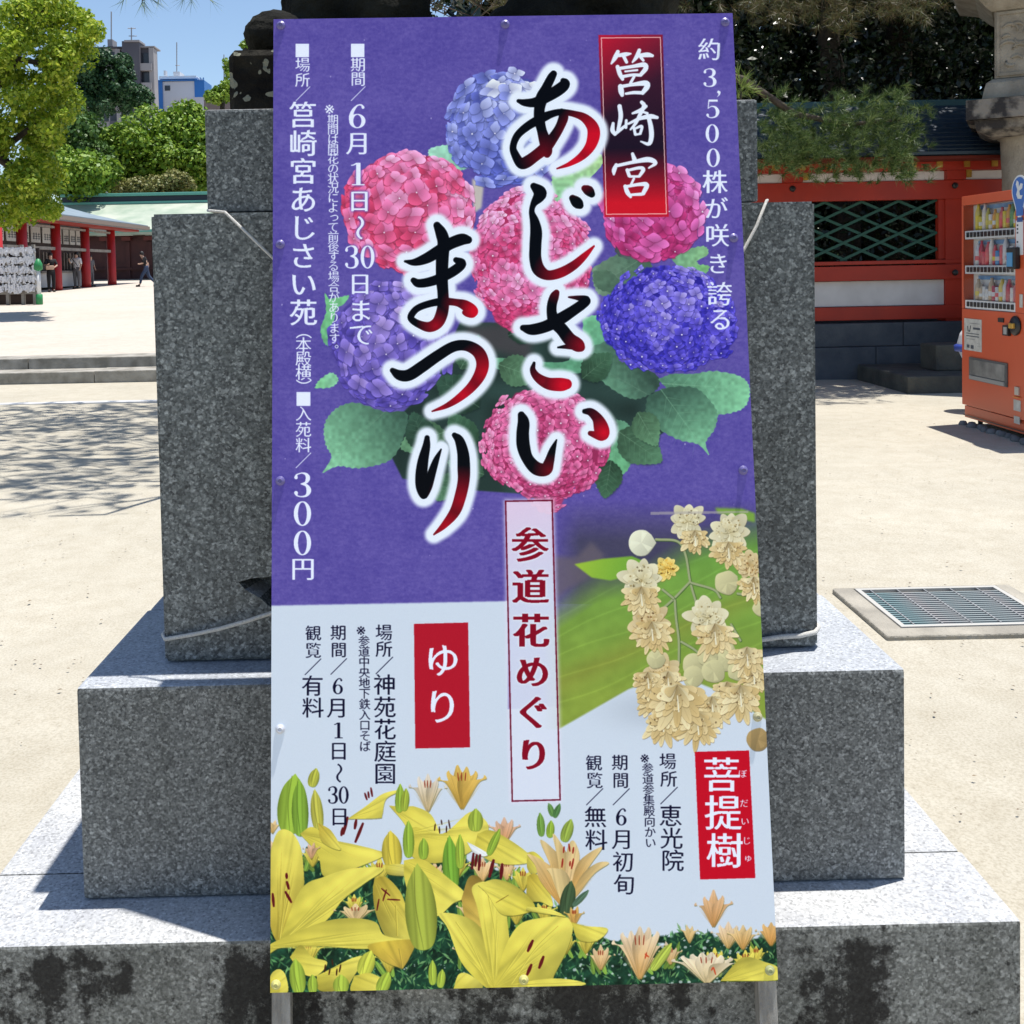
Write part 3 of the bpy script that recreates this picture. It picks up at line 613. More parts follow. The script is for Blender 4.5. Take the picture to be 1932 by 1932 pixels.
def bell(x, y, r, seed):
    rs = np.random.RandomState(seed); lt, md, dk = rgb(222, 210, 172), rgb(190, 166, 116), rgb(132, 100, 60)
    for ring, (m, L0) in enumerate(((11, 1.25), (9, 1.0), (7, .7))):
        for k in range(m):
            a = R_(90) + (k / (m - 1) - .5) * 3.4 + rs.uniform(-.12, .12); L = r * L0 * rs.uniform(.8, 1.15) * (.75 + .35 * math.sin(a)); w = r * rs.uniform(.13, .22)
            dx, dy = math.cos(a), math.sin(a); t = rs.uniform(0, 1)
            P = spline(np.array([(x, y - r * .3), (x + dx * L * .45 - dy * w, y + dy * L * .45 + dx * w), (x + dx * L * .85 - dy * w * .7, y + dy * L * .85 + dx * w * .7), (x + dx * L, y + dy * L), (x + dx * L * .85 + dy * w * .7, y + dy * L * .85 - dx * w * .7), (x + dx * L * .45 + dy * w, y + dy * L * .45 - dx * w), (x, y - r * .3)]), 3)
            poly(P + [.5, 1.3], dk * .7, .6); cc_ = md * (1 - t) + lt * t; poly(P, grad((x, y), cc_ * .82, (x + dx * L, y + dy * L), np.clip(cc_ * 1.08, 0, 1)))
            poly([(x, y), (x + dx * L * .9 + .5, y + dy * L * .9), (x + dx * L * .9 - .5, y + dy * L * .9)], dk, .35)
    for k in range(26):
        a_, q_ = rs.uniform(0, 3.14), r * rs.uniform(.1, .8); cx, cy = x + q_ * math.cos(a_), y + q_ * math.sin(a_) * .8; s_ = rs.uniform(.8, 2.2); poly([(cx - s_, cy), (cx, cy - s_), (cx + s_, cy), (cx, cy + s_ * 1.4)], [dk, dk * .6, lt, md][rs.randint(4)], .85)
    brush([np.array([(x, y + r * .1, 1.8), (x + r * .05, y + r * .65, 3)])], rgb(226, 224, 206))
R_ = math.radians
for (x, y, r, c) in [(1480, 1200, 85, Bc), (1240, 1330, 80, Bc), (1560, 1290, 70, Bc), (960, 1200, 70, Bc), (1350, 1180, 78, Bc)]: bud(1100 + x * .2795, 1040 + y * .2795, r * .2795, int(x), c)
for (x, y, r, s) in [(850, 700, 150, 31), (1400, 980, 165, 32), (1250, 270, 120, 33), (1500, 360, 130, 34), (1690, 620, 130, 35), (1690, 1300, 130, 36), (1490, 1400, 120, 37), (1380, 1520, 150, 38), (1200, 1560, 150, 39), (940, 1480, 130, 40), (1050, 1330, 140, 41), (900, 1330, 130, 21), (1010, 1640, 150, 22), (1270, 1640, 185, 23), (1120, 1450, 215, 24), (1640, 1150, 150, 25), (1590, 1440, 170, 26), (930, 960, 150, 27)]: bell(1100 + x * .2795, 1040 + y * .2795, r * .2795, s)
for (x, y, r, t, s) in [(0, 0, 0, 0, 0)][:0] and [(1650, 1180, 135, 1, 11), (1600, 1460, 150, 1, 12), (1040, 1610, 140, 1, 13), (1290, 1650, 165, 1, 14), (1130, 1420, 195, 0, 15)]:
    blossom(1100 + x * .2795, 1040 + y * .2795, r * .2795, s, t, 1)
bud(1100 + 1390 * .2795, 1040 + 1290 * .2795, 25, 5, Bc); bud(1100 + 1720 * .2795, 1040 + 1800 * .2795, 24, 6, rgb(165, 140, 96))
poly(zt(T6, [(920, 100), (1650, 92), (1650, 108), (920, 122)]), rgb(170, 165, 165), .6)      # scratch in the film

# ---- lilies
XX, YY = np.meshgrid(np.arange(CW) + OX, np.arange(CH) + OY)
gtop = np.interp(XX, [560, 640, 690, 780, 900, 960, 1060, 1100, 1160, 1240, 1290, 1400, 1450, 1520, 1640], [1870, 1770, 1800, 1815, 1800, 1780, 1820, 1870, 1885, 1950, 1958, 1960, 1935, 1948, 1952])
gtop = gtop + (vnoise(CH, CW, 12, 41) - .5) * 26
gm = np.clip((YY - gtop) / 4, 0, 1)[..., None]
gn = vnoise(CH, CW, 16, 42) * .6 + vnoise(CH, CW, 5, 43) * .4
gc = rgb(24, 56, 42) * (0.5 + 1.0 * gn[..., None])
CV[:] = CV * (1 - gm) + gc * gm
rs = np.random.RandomState(5)
for k in range(2600):
    x, y = rs.uniform(562, 1630), rs.uniform(1790, 2085)
    if y < gtop[min(CH - 1, int(y) - OY), min(CW - 1, int(x) - OX)] + 4: continue
    a = rs.uniform(-2.8, -.3); L = rs.uniform(9, 24); w = rs.uniform(1.2, 3)
    dx, dy = math.cos(a) * L, math.sin(a) * L; nx, ny = -dy / L * w, dx / L * w
    poly([(x, y), (x + dx * .5 + nx, y + dy * .5 + ny), (x + dx, y + dy), (x + dx * .5 - nx, y + dy * .5 - ny)], [rgb(58, 112, 70), rgb(92, 148, 92), rgb(36, 80, 58), rgb(118, 166, 108)][rs.randint(4)] * rs.uniform(.8, 1.1), .85)
for k in range(240):
    x, y = (rs.uniform(1180, 1560), rs.uniform(1950, 2060)) if k < 120 else (rs.uniform(600, 1180), rs.uniform(1810, 2050))
    if y < gtop[int(y) - OY, int(x) - OX] + 3: continue
    r = rs.uniform(1, 4.5) if x > 1180 else rs.uniform(.8, 2.2); a = np.linspace(0, 6.28, 7)[:-1]
    poly(np.c_[x + r * np.cos(a), y + r * .8 * np.sin(a)], rgb(205, 215, 220), .7)
Y1, Y2, Y3 = rgb(222, 212, 98), rgb(202, 190, 76), rgb(178, 158, 60)
def petal(o, pts, c0=Y2, c1=Y1, rib=None, edge=True):
    p = spline(zt(o, list(pts) + [pts[0]]), 6)
    if edge: poly(p + [.6, 1.8], rgb(80, 78, 30), .6)
    a, b = p[0], p[len(p) // 2]
    rs2 = np.random.RandomState(int(p[0, 0] * 7) % 999)
    nz = vnoise(CH, CW, 22, int(abs(p[0, 1])) % 97)
    f0 = grad(a, c0, b, c1)
    ax_ = b - a; Lx = np.hypot(*ax_) + 1e-6; nn_ = np.array([-ax_[1], ax_[0]]) / Lx; sd = (p - a) @ nn_; hw = max(3, np.abs(sd).max()); ph = rs2.uniform(-.5, .5)
    def shade(X, Y):
        s_ = ((X - a[0]) * nn_[0] + (Y - a[1]) * nn_[1]) / hw; q_ = ((X - a[0]) * ax_[0] + (Y - a[1]) * ax_[1]) / Lx / Lx
        m_ = 1.03 - .26 * np.clip(np.abs(s_ - ph) - .25, 0, 1) ** 1.2 - .10 * np.exp(-((s_ - ph * .6) / .07) ** 2) - .12 * np.clip(.35 - q_, 0, 1) + .016 * np.sin(s_ * 17 + ph * 9)
        return np.clip(f0(X, Y) * m_[..., None] * (0.95 + .10 * nz[np.clip(Y.astype(int) - OY, 0, CH - 1), np.clip(X.astype(int) - OX, 0, CW - 1)][..., None]), 0, 1)
    poly(p, shade)
    bb = zt(o, list(pts)); b0 = bb[0]; mI = len(bb) // 2; tp_ = bb[mI]
    for q_ in range(1, len(bb)):
        if q_ == mI: continue
        e_ = b0 + (bb[q_] * .55 + tp_ * .45 - b0) * .9; n_ = e_ - b0; L_ = np.hypot(*n_) + 1e-6; n_ = np.array([-n_[1], n_[0]]) / L_ * max(.4, L_ * .009); mm_ = (b0 + e_) / 2
        poly([b0, mm_ + n_, e_, mm_ - n_], np.clip(c0 * .80, 0, 1), .30); poly([b0 + n_ * 1.5, mm_ + n_ * 2.6, e_, mm_ + n_ * 1.2], np.clip(c1 * 1.08, 0, 1), .28)
    if rib:
        r = zt(o, [(x, y, 7) for x, y in rib]); brush([r], np.clip(c0 * .9, 0, 1)); brush([r + [1.4, 0, -.6]], np.clip(c1 * 1.05, 0, 1))
def pod(o, x0, y0, x1, y1, w, c=rgb(140, 170, 62)):
    a, b = np.array([x0, y0], float), np.array([x1, y1], float); v = b - a; n = np.array([-v[1], v[0]]) / np.hypot(*v) * w
    pts = [a, a + v * .25 - n * .75, a + v * .6 - n, b - v * .08 - n * .7, b, b - v * .08 + n * .7, a + v * .6 + n, a + v * .25 + n * .75]
    p = spline(zt(o, pts + [pts[0]]), 5)
    poly(p + [.6, 1], rgb(60, 84, 34), .6)
    q0, q1 = zt(o, [a - n])[0], zt(o, [a + n])[0]
    def ps_(X, Y):
        t_ = ((X - q0[0]) * (q1[0] - q0[0]) + (Y - q0[1]) * (q1[1] - q0[1])) / (np.hypot(*(q1 - q0)) ** 2 + 1e-6)
        return np.clip(c * (.72 + .42 * np.clip(np.sin(np.clip(t_, 0, 1) * 3.14), 0, 1) - .16 * np.exp(-((t_ - .36) / .05) ** 2) - .16 * np.exp(-((t_ - .70) / .05) ** 2))[..., None], 0, 1)
    poly(p, ps_)
    m = zt(o, [tuple(a + v * .05 + n * .2) + (6,), tuple(a + v * .5 + n * .3) + (8,), tuple(b) + (4,)]); brush([m], c * .8)
def anth(o, L, c=rgb(92, 20, 26), w=16):
    for (x0, y0, x1, y1) in L:
        brush([zt(o, [(x0, y0, w * .7), ((x0 + x1) / 2, (y0 + y1) / 2, w), (x1, y1, w * .7)])], c)
def trumpet(o, x, y, w, h, n, c0, c1, seed, ant=True):
    rs3 = np.random.RandomState(seed)
    for k in list(range(0, n, 2)) + list(range(1, n, 2)):
        t = (k / (n - 1) - .5) * 2
        tx, ty = x + t * w, y - h * (1 - .28 * abs(t) ** 1.5) * rs3.uniform(.92, 1.05)
        bw = w * .30
        petal(o, [(x + t * w * .06, y), (x + t * w * .42 - bw, y - h * .55), (tx - bw * .35, ty + h * .08), (tx, ty), (tx + bw * .35, ty + h * .08), (x + t * w * .42 + bw, y - h * .55)], c0 * rs3.uniform(.92, 1.04), c1 * rs3.uniform(.95, 1.04))
    if ant: anth(o, [(x + d * w, y - h * .62, x + d * w * 1.2, y - h * .78) for d in (-.16, -.02, .14)], rgb(140, 50, 30), 9)
CR0, CR1 = rgb(196, 158, 92), rgb(218, 194, 150)
OR0, OR1 = rgb(190, 140, 70), rgb(206, 170, 96)
trumpet(T7, 1190, 480, 130, 300, 5, rgb(192, 168, 120), rgb(216, 208, 200), 1)
trumpet(T7, 1445, 460, 165, 350, 6, rgb(178, 142, 62), rgb(214, 180, 96), 2)
trumpet(T7, 30, 640, 60, 110, 4, CR0, CR1, 3, False); trumpet(T7, 1760, 720, 110, 200, 5, rgb(200, 140, 90), rgb(214, 180, 160), 4, False)
trumpet(T8, 1390, 1340, 130, 270, 5, rgb(196, 140, 80), rgb(212, 176, 140), 5, False)
trumpet(T8, 1210, 1460, 60, 150, 4, CR0, CR1, 6, False); trumpet(T8, 1500, 1500, 120, 200, 5, CR0, rgb(216, 196, 176), 7, False)
trumpet(T8, 1610, 1510, 110, 190, 5, OR0, CR1, 8, False); trumpet(T8, 1820, 1480, 110, 190, 5, rgb(200, 140, 70), rgb(214, 176, 120), 9, False)
rt_ = np.random.RandomState(91)
for (x, y, w_) in [(60, 760, 90), (330, 830, 100), (480, 900, 110), (640, 880, 100), (830, 960, 120), (1240, 960, 100), (1420, 900, 90), (1600, 940, 110), (1780, 930, 100), (1900, 1010, 110), (640, 1180, 90), (1500, 1240, 100), (1850, 1260, 120), (300, 1560, 120), (900, 1620, 110), (1480, 1560, 110), (2060, 1250, 100), (2220, 1480, 90), (2370, 1480, 90), (2480, 1600, 110), (3000, 1560, 90), (3330, 1620, 110), (3640, 1560, 90), (3560, 1640, 120), (2820, 1600, 90)]:
    for g_ in range(3): pod(T7, x + rt_.uniform(-w_, w_), y - rt_.uniform(20, 120), x + rt_.uniform(-w_, w_) * .6, y + 90, rt_.uniform(14, 24), rgb(126, 164, 70) * rt_.uniform(.8, 1.1))
    yl = rt_.rand() < .6; trumpet(T7, x, y + 60, w_ * .9, w_ * 1.7, 5, Y3 if yl else rgb(204, 160, 100), Y1 if yl else rgb(220, 196, 160), int(x), True)
# yellow sprays at the back
petal(T7, [(590, 530), (720, 440), (860, 340), (1000, 315), (880, 380), (850, 500), (820, 525)], Y2, Y1)
anth(T7, [(720, 340, 735, 385), (765, 300, 775, 360), (745, 330, 750, 370)])
petal(T7, [(900, 430), (1010, 440), (1100, 440), (1230, 520), (1290, 760), (1100, 720), (1010, 560)], Y2, Y1)
petal(T7, [(1020, 640), (1100, 590), (1300, 640), (1500, 480), (1600, 520), (1640, 620), (1500, 780), (1250, 860), (1060, 800)], Y2, Y1)
petal(T7, [(1560, 640), (1680, 620), (1930, 780), (1932, 860), (1700, 860), (1550, 760)], Y2, Y1)
petal(T8, [(0, 780), (60, 780), (130, 860), (60, 940), (0, 900)], Y2, Y1); petal(T8, [(0, 960), (60, 940), (150, 1040), (190, 1180), (100, 1150), (0, 1130)], Y3, Y1)
anth(T7, [(1245, 570, 1240, 615), (1290, 540, 1295, 570), (1275, 590, 1278, 635), (1330, 585, 1328, 630), (1345, 540, 1355, 600)], rgb(50, 20, 20), 11)
petal(T7, [(1480, 700), (1540, 730), (1640, 790), (1600, 810), (1530, 780)], rgb(215, 222, 230), rgb(225, 230, 236)); anth(T7, [(1530, 790, 1520, 900), (1555, 800, 1545, 880), (1580, 800, 1570, 910)], w=22)
pod(T7, 360, 150, 320, 290, 40, rgb(168, 172, 70)); pod(T7, 200, 190, 160, 640, 110, rgb(138, 168, 62)); pod(T7, 230, 230, 240, 660, 62, rgb(122, 158, 58)); pod(T7, 345, 305, 375, 620, 46, rgb(176, 174, 76))
pod(T7, 985, 265, 975, 480, 34); pod(T7, 1030, 300, 1010, 470, 32, rgb(150, 168, 62)); pod(T7, 1550, 450, 1540, 620, 56, rgb(150, 170, 66)); pod(T7, 1730, 600, 1640, 800, 30)
petal(T7, [(235, 640), (330, 590), (470, 680), (640, 720), (800, 760), (870, 800), (640, 900), (420, 960), (370, 800)], Y2, Y1)
petal(T7, [(370, 560), (470, 620), (540, 760), (400, 700)], Y3, Y1)
anth(T7, [(555, 600, 545, 650), (590, 520, 560, 640), (655, 540, 645, 600), (705, 565, 650, 700)], w=24)
pod(T7, 910, 615, 930, 900, 75, rgb(196, 180, 70)); pod(T7, 1045, 540, 1045, 820, 42); pod(T7, 1160, 670, 1155, 830, 38)
trumpet(T7, 320, 830, 60, 130, 4, rgb(200, 150, 110), rgb(216, 180, 150), 11, False)
petal(T7, [(870, 880), (960, 865), (1100, 890), (1100, 950), (900, 945)], Y2, rgb(222, 214, 130))
petal(T7, [(70, 1470), (10, 1300), (0, 900), (60, 640), (160, 620), (240, 740), (265, 950), (255, 1060), (150, 1300)], Y3, Y1, [(80, 1440), (110, 1200), (130, 1000)])
petal(T7, [(70, 1470), (240, 1060), (420, 960), (620, 900), (860, 900), (720, 1010), (560, 1130), (430, 1290), (230, 1420)], Y2, Y1, [(110, 1440), (330, 1230), (560, 1060)])
anth(T7, [(135, 940, 137, 970), (138, 1000, 152, 1050), (128, 1075, 170, 1150), (32, 1090, 40, 1180)], w=22)
trumpet(T7, 650, 1300, 150, 140, 5, rgb(206, 176, 130), rgb(220, 196, 150), 12)
petal(T7, [(790, 980), (870, 960), (960, 1040), (1010, 1130), (1060, 1300), (1100, 1440), (960, 1450), (870, 1400), (800, 1230), (780, 1080)], Y3, Y1, [(960, 1400), (950, 1180)])
anth(T7, [(845, 1050, 905, 1100), (880, 1060, 855, 1140), (825, 1130, 810, 1210), (890, 1130, 980, 1135)], w=12)
petal(T7, [(0, 1480), (60, 1440), (400, 1300), (620, 1270), (800, 1300), (870, 1400), (1090, 1440), (1000, 1480), (700, 1500), (400, 1480), (100, 1490), (0, 1540)], Y2, Y1)
petal(T7, [(1000, 1650), (860, 1590), (740, 1480), (900, 1440), (1090, 1440), (1050, 1570)], rgb(176, 150, 66), rgb(204, 180, 70), [(1000, 1640), (975, 1500)])
pod(T7, 1350, 650, 1370, 1080, 62, rgb(112, 158, 56)); pod(T7, 1430, 640, 1430, 900, 34, rgb(150, 176, 64))
petal(T7, [(1010, 840), (1100, 825), (1190, 850), (1330, 960), (1480, 1100), (1380, 1160), (1250, 1260), (1100, 1200), (1020, 1000)], Y2, Y1)
pod(T7, 1110, 860, 1160, 1510, 118, rgb(150, 162, 66))
petal(T7, [(1440, 1130), (1500, 960), (1600, 1000), (1640, 1280), (1600, 1380), (1480, 1300)], rgb(180, 150, 70), rgb(200, 176, 84))
petal(T7, [(1690, 1790), (1610, 1780), (1440, 1600), (1340, 1350), (1270, 1240), (1400, 1240), (1540, 1300), (1660, 1450), (1740, 1700)], Y2, Y1, [(1640, 1760), (1520, 1480), (1400, 1300)])
petal(T7, [(1680, 1790), (1620, 1500), (1560, 1200), (1520, 1040), (1640, 1000), (1770, 1090), (1780, 1250), (1800, 1500), (1760, 1780)], Y2, Y1, [(1700, 1760), (1690, 1400), (1640, 1100)])
petal(T7, [(1560, 1020), (1700, 980), (1860, 1040), (1990, 1180), (1900, 1240), (1740, 1240), (1640, 1100)], Y1, Y2)
anth(T7, [(1680, 840, 1650, 960), (1745, 870, 1735, 970)], w=28); anth(T7, [(1700, 1155, 1790, 1100)], rgb(120, 90, 30), 6)
petal(T8, [(-250, 1790), (-170, 1500), (-60, 1320), (100, 1270), (280, 1260), (340, 1330), (300, 1500), (200, 1700), (160, 1790)], Y2, Y1, [(-120, 1760), (60, 1500), (230, 1330)])
petal(T8, [(-250, 1790), (180, 1720), (440, 1760), (200, 1800)], Y2, Y1)
anth(T8, [(40, 1440, 5, 1515), (120, 1560, 90, 1640), (30, 1620, 0, 1690)], w=26)
petal(T8, [(0, 1185), (80, 1190), (190, 1210), (290, 1260), (150, 1240), (0, 1215)], Y1, Y1)
pod(T8, 95, 480, 105, 660, 30, rgb(110, 150, 70)); pod(T8, 160, 410, 190, 510, 22, rgb(96, 140, 76)); pod(T8, 245, 415, 200, 520, 22, rgb(80, 124, 72)); pod(T8, 180, 540, 165, 670, 30); pod(T8, 330, 530, 270, 700, 42, rgb(142, 164, 72))
for P_, c_ in (([(250, 1180), (100, 1000), (60, 880), (0, 790), (130, 850), (240, 960)], OR0), ([(260, 1180), (180, 900), (95, 690), (200, 760), (300, 900)], OR0), ([(260, 1150), (230, 850), (190, 640), (280, 760), (330, 900)], CR0),
               ([(280, 1180), (290, 800), (340, 690), (390, 800), (360, 950)], rgb(206, 170, 124)), ([(300, 1180), (360, 900), (440, 800), (560, 740), (480, 860), (400, 980)], OR0), ([(300, 1180), (400, 960), (520, 860), (610, 860), (500, 940), (380, 1090)], CR0), ([(270, 1200), (180, 960), (150, 900), (280, 920), (330, 1050)], rgb(214, 190, 130))):
    petal(T8, P_, c_, rgb(216, 192, 140))
anth(T8, [(275, 740, 270, 780), (310, 720, 318, 770), (345, 745, 340, 785), (265, 830, 258, 890), (320, 850, 318, 880), (345, 830, 330, 900)], rgb(150, 40, 30), 14)
pod(T8, 330, 990, 280, 1250, 55, rgb(62, 84, 58)); pod(T8, 460, 1060, 340, 1180, 22, rgb(80, 110, 90))
trumpet(T8, 350, 1330, 70, 150, 4, OR0, rgb(212, 176, 100), 13)
petal(T8, [(330, 1300), (440, 1330), (600, 1350), (520, 1440), (380, 1430)], Y2, Y1)
trumpet(T8, 840, 1730, 190, 420, 7, rgb(196, 150, 86), rgb(218, 200, 176), 14); anth(T8, [(880, 1540, 905, 1560), (890, 1530, 880, 1570)], rgb(190, 70, 40), 12)
pod(T8, 1080, 1455, 930, 1660, 40, rgb(168, 184, 80))
trumpet(T8, 1340, 1760, 240, 250, 8, rgb(208, 186, 140), rgb(222, 210, 190), 15); anth(T8, [(1390, 1640, 1405, 1690), (1375, 1660, 1385, 1640)], rgb(190, 70, 40), 12)
petal(T8, [(1440, 1740), (1560, 1600), (1640, 1560), (1780, 1600), (1870, 1640), (1880, 1730), (1600, 1740)], Y2, Y1)
petal(T7, [(0, 1790), (20, 1690), (80, 1650), (130, 1700), (140, 1830), (0, 1830)], Y2, Y1)
petal(T7, [(160, 1560), (240, 1470), (330, 1560), (440, 1600), (360, 1700), (250, 1680)], Y2, Y1); petal(T7, [(360, 1700), (480, 1640), (620, 1570), (720, 1560), (640, 1700), (560, 1800), (380, 1810)], Y2, Y1)
anth(T7, [(425, 1620, 420, 1670), (475, 1580, 480, 1620), (460, 1650, 452, 1690), (512, 1650, 508, 1695), (540, 1620, 530, 1670)], rgb(60, 30, 20), 12)
pod(T7, 200, 1570, 230, 1830, 60, rgb(150, 176, 66)); pod(T7, 330, 1690, 330, 1830, 38, rgb(150, 176, 66)); pod(T7, 545, 1690, 540, 1830, 60, rgb(160, 182, 70)); pod(T7, 770, 1510, 700, 1700, 62, rgb(190, 196, 78))
petal(T7, [(640, 1700), (760, 1680), (860, 1740), (820, 1820), (620, 1820)], Y2, Y1); pod(T7, 900, 1670, 830, 1830, 50, rgb(160, 182, 70)); pod(T7, 1225, 1580, 1225, 1770, 32, rgb(160, 182, 70)); pod(T7, 1300, 1650, 1280, 1790, 32, rgb(160, 182, 70))
petal(T7, [(1380, 1800), (1420, 1690), (1500, 1690), (1600, 1790)], Y2, Y1)

# ---- central strip frame with its soft white field
fr = [(1054.7, 1045.6), (1151.7, 1044), (1168.5, 1668.4), (1068.7, 1671)]
frc = np.array(fr).mean(0)
poly([(x + (4 if x > 1110 else -4), y + (4 if y > 1300 else -4)) for x, y in fr], rgb(222, 216, 240), .75, soft=4)
poly(fr, grad(fr[0], rgb(226, 200, 226), (1110, 1250), WHITE * 1.03), .68, soft=2)
def line(p, q, w, col, al=1):
    p, q = np.array(p, float), np.array(q, float); d = q - p; n = np.array([-d[1], d[0]]) / np.hypot(*d) * w / 2; e = d / np.hypot(*d) * w / 2
    poly([p - e + n, q + e + n, q + e - n, p - e - n], col, al)
for i in range(4): line(fr[i], fr[(i + 1) % 4], 3.2, rgb(104, 8, 40))

# ---- red title box
q4 = [(1248.2, 73), (1382.4, 72.3), (1395, 452.7), (1260.8, 453.2)]
def tcol(X, Y):
    t = (Y - 73) / 380; s = (X - 1248 - t * 13) / 134
    k0 = np.clip(1 - t * 2.1 - s * .55, 0, 1)[..., None]; k1 = np.clip((t - .62) / .3, 0, 1)[..., None]; bse = rgb(26, 16, 34)
    mid = np.clip(1 - t * 1.6, 0, 1)[..., None]
    c = bse * (1 - mid) + rgb(72, 26, 48) * mid; c = c * (1 - k0) + rgb(186, 22, 48) * k0
    return c * (1 - k1) + rgb(198, 22, 40) * k1
def tframe(X, Y):
    return tcol(X, Y) * .75 + rgb(150, 30, 80) * .25
poly(q4, tframe); q5 = zt(T2, [(767, 212), (1207, 208), (1253, 1525), (805, 1528)]); poly(q5, tcol)
for i in range(4): line(q5[i], q5[(i + 1) % 4], 1.5, rgb(245, 205, 205))
kanji = [[(890, 315, 26), (872, 355, 33), (842, 403, 12)], [(880, 345, 22), (945, 335, 30), (985, 330, 12)], [(935, 352, 24), (955, 392, 22)], [(1050, 305, 26), (1032, 350, 30), (1000, 393, 12)], [(1040, 345, 24), (1110, 338, 34), (1148, 345, 20)], [(1062, 357, 22), (1080, 380, 18)],
 [(888, 428, 28), (905, 480, 32), (925, 520, 22)], [(900, 440, 22), (1000, 425, 24), (1085, 412, 34), (1098, 440, 34), (1060, 488, 26)], [(930, 500, 22), (1000, 488, 20), (1060, 490, 22)], [(945, 462, 12), (1035, 452, 14)], [(1012, 500, 18), (985, 548, 20)],
 [(910, 575, 36), (915, 610, 40), (922, 638, 26)], [(915, 575, 24), (1000, 560, 24), (1095, 550, 40), (1108, 575, 40), (1075, 622, 28)], [(950, 628, 16), (1010, 620, 22), (1075, 622, 24)],
 [(903, 722, 30), (912, 790, 32), (903, 850, 28), (890, 900, 20)], [(855, 850, 20), (850, 900, 32), (868, 930, 24)], [(870, 928, 22), (905, 900, 22), (952, 862, 18)], [(953, 828, 18), (950, 880, 20)],
 [(1000, 775, 14), (1060, 752, 28), (1100, 722, 22)], [(1068, 692, 24), (1085, 718, 28), (1055, 785, 26), (1022, 850, 22), (985, 895, 12)], [(1065, 760, 14), (1110, 775, 18)],
 [(970, 852, 16), (1050, 815, 24), (1130, 798, 34), (1183, 806, 22)], [(1120, 805, 28), (1137, 880, 34), (1140, 955, 34), (1120, 1003, 26), (1062, 985, 10)], [(1010, 885, 18), (1020, 930, 20)], [(1015, 890, 14), (1068, 872, 20), (1058, 925, 18)], [(1020, 935, 14), (1060, 927, 14)],
 [(1000, 1078, 22), (1015, 1122, 34)], [(878, 1160, 24), (862, 1198, 32), (860, 1230, 14)], [(872, 1168, 22), (1000, 1140, 24), (1115, 1120, 38), (1172, 1145, 26), (1122, 1182, 12)],
 [(960, 1198, 24), (975, 1240, 24)], [(965, 1200, 18), (1050, 1182, 22), (1080, 1195, 28), (1052, 1242, 20)], [(978, 1246, 16), (1050, 1246, 16)], [(1010, 1262, 16), (990, 1303, 16)],
 [(945, 1320, 26), (962, 1365, 32), (985, 1397, 20)], [(950, 1322, 20), (1050, 1305, 24), (1105, 1310, 34), (1080, 1372, 28)], [(985, 1383, 16), (1068, 1378, 22)]]
brush([zt(T2, s) for s in kanji], rgb(222, 232, 250), grow=.4)

# ---- brush-written title: black ink running into red, soft white halo
S_A = [zt(T2, s) for s in ([(148, 682, 26), (200, 695, 52), (280, 690, 70), (380, 640, 82), (460, 590, 84), (495, 555, 72), (482, 532, 40)],
  [(410, 480, 48), (392, 510, 60), (352, 590, 68), (322, 660, 88), (305, 740, 78), (305, 820, 78), (322, 900, 70), (345, 980, 84), (360, 1050, 80), (362, 1080, 50)],
  [(470, 765, 50), (485, 800, 70), (455, 880, 66), (405, 960, 74), (350, 1030, 84), (270, 1095, 80), (205, 1140, 85), (165, 1148, 72), (125, 1085, 58), (108, 1025, 48), (140, 940, 52), (220, 868, 60), (320, 812, 66), (400, 778, 52), (470, 765, 45), (560, 778, 45), (640, 808, 62), (698, 870, 84), (710, 935, 92), (684, 1020, 76), (620, 1095, 56), (530, 1152, 32), (437, 1187, 10)])]
S_JI = [zt(T2, s) for s in ([(262, 1318, 48), (308, 1362, 92), (302, 1395, 84), (262, 1450, 46), (248, 1510, 40), (268, 1580, 66), (280, 1660, 86), (275, 1760, 86), (275, 1860, 88), (300, 1940, 92), (365, 1982, 72), (460, 1965, 72), (560, 1910, 64), (640, 1840, 46), (712, 1766, 12)],
  [(642, 1335, 46), (672, 1352, 72), (695, 1378, 48)], [(552, 1408, 48), (585, 1440, 80), (608, 1462, 50)])]
S_SA = [zt(T4, s) for s in ([(182, 515, 42), (250, 528, 78), (350, 505, 84), (450, 455, 88), (560, 385, 76), (630, 335, 72), (652, 308, 62), (592, 292, 34), (525, 286, 12)],
  [(432, 252, 42), (415, 285, 66), (398, 345, 70), (398, 410, 74), (420, 470, 92), (475, 530, 90), (530, 600, 96), (585, 640, 100), (612, 660, 64)], [(580, 650, 60), (510, 655, 34), (444, 661, 12)],
  [(265, 778, 20), (256, 830, 42), (292, 885, 62), (370, 930, 86), (460, 938, 98), (508, 935, 76)])]
S_I = [zt(T4, s) for s in ([(170, 1165, 50), (186, 1220, 84), (180, 1310, 92), (186, 1400, 96), (216, 1490, 84), (280, 1562, 96), (350, 1572, 92), (376, 1520, 72), (402, 1430, 46), (432, 1352, 10)],
  [(642, 1138, 34), (690, 1145, 58), (740, 1195, 78), (766, 1262, 108), (772, 1308, 98), (725, 1312, 56), (684, 1302, 34)])]
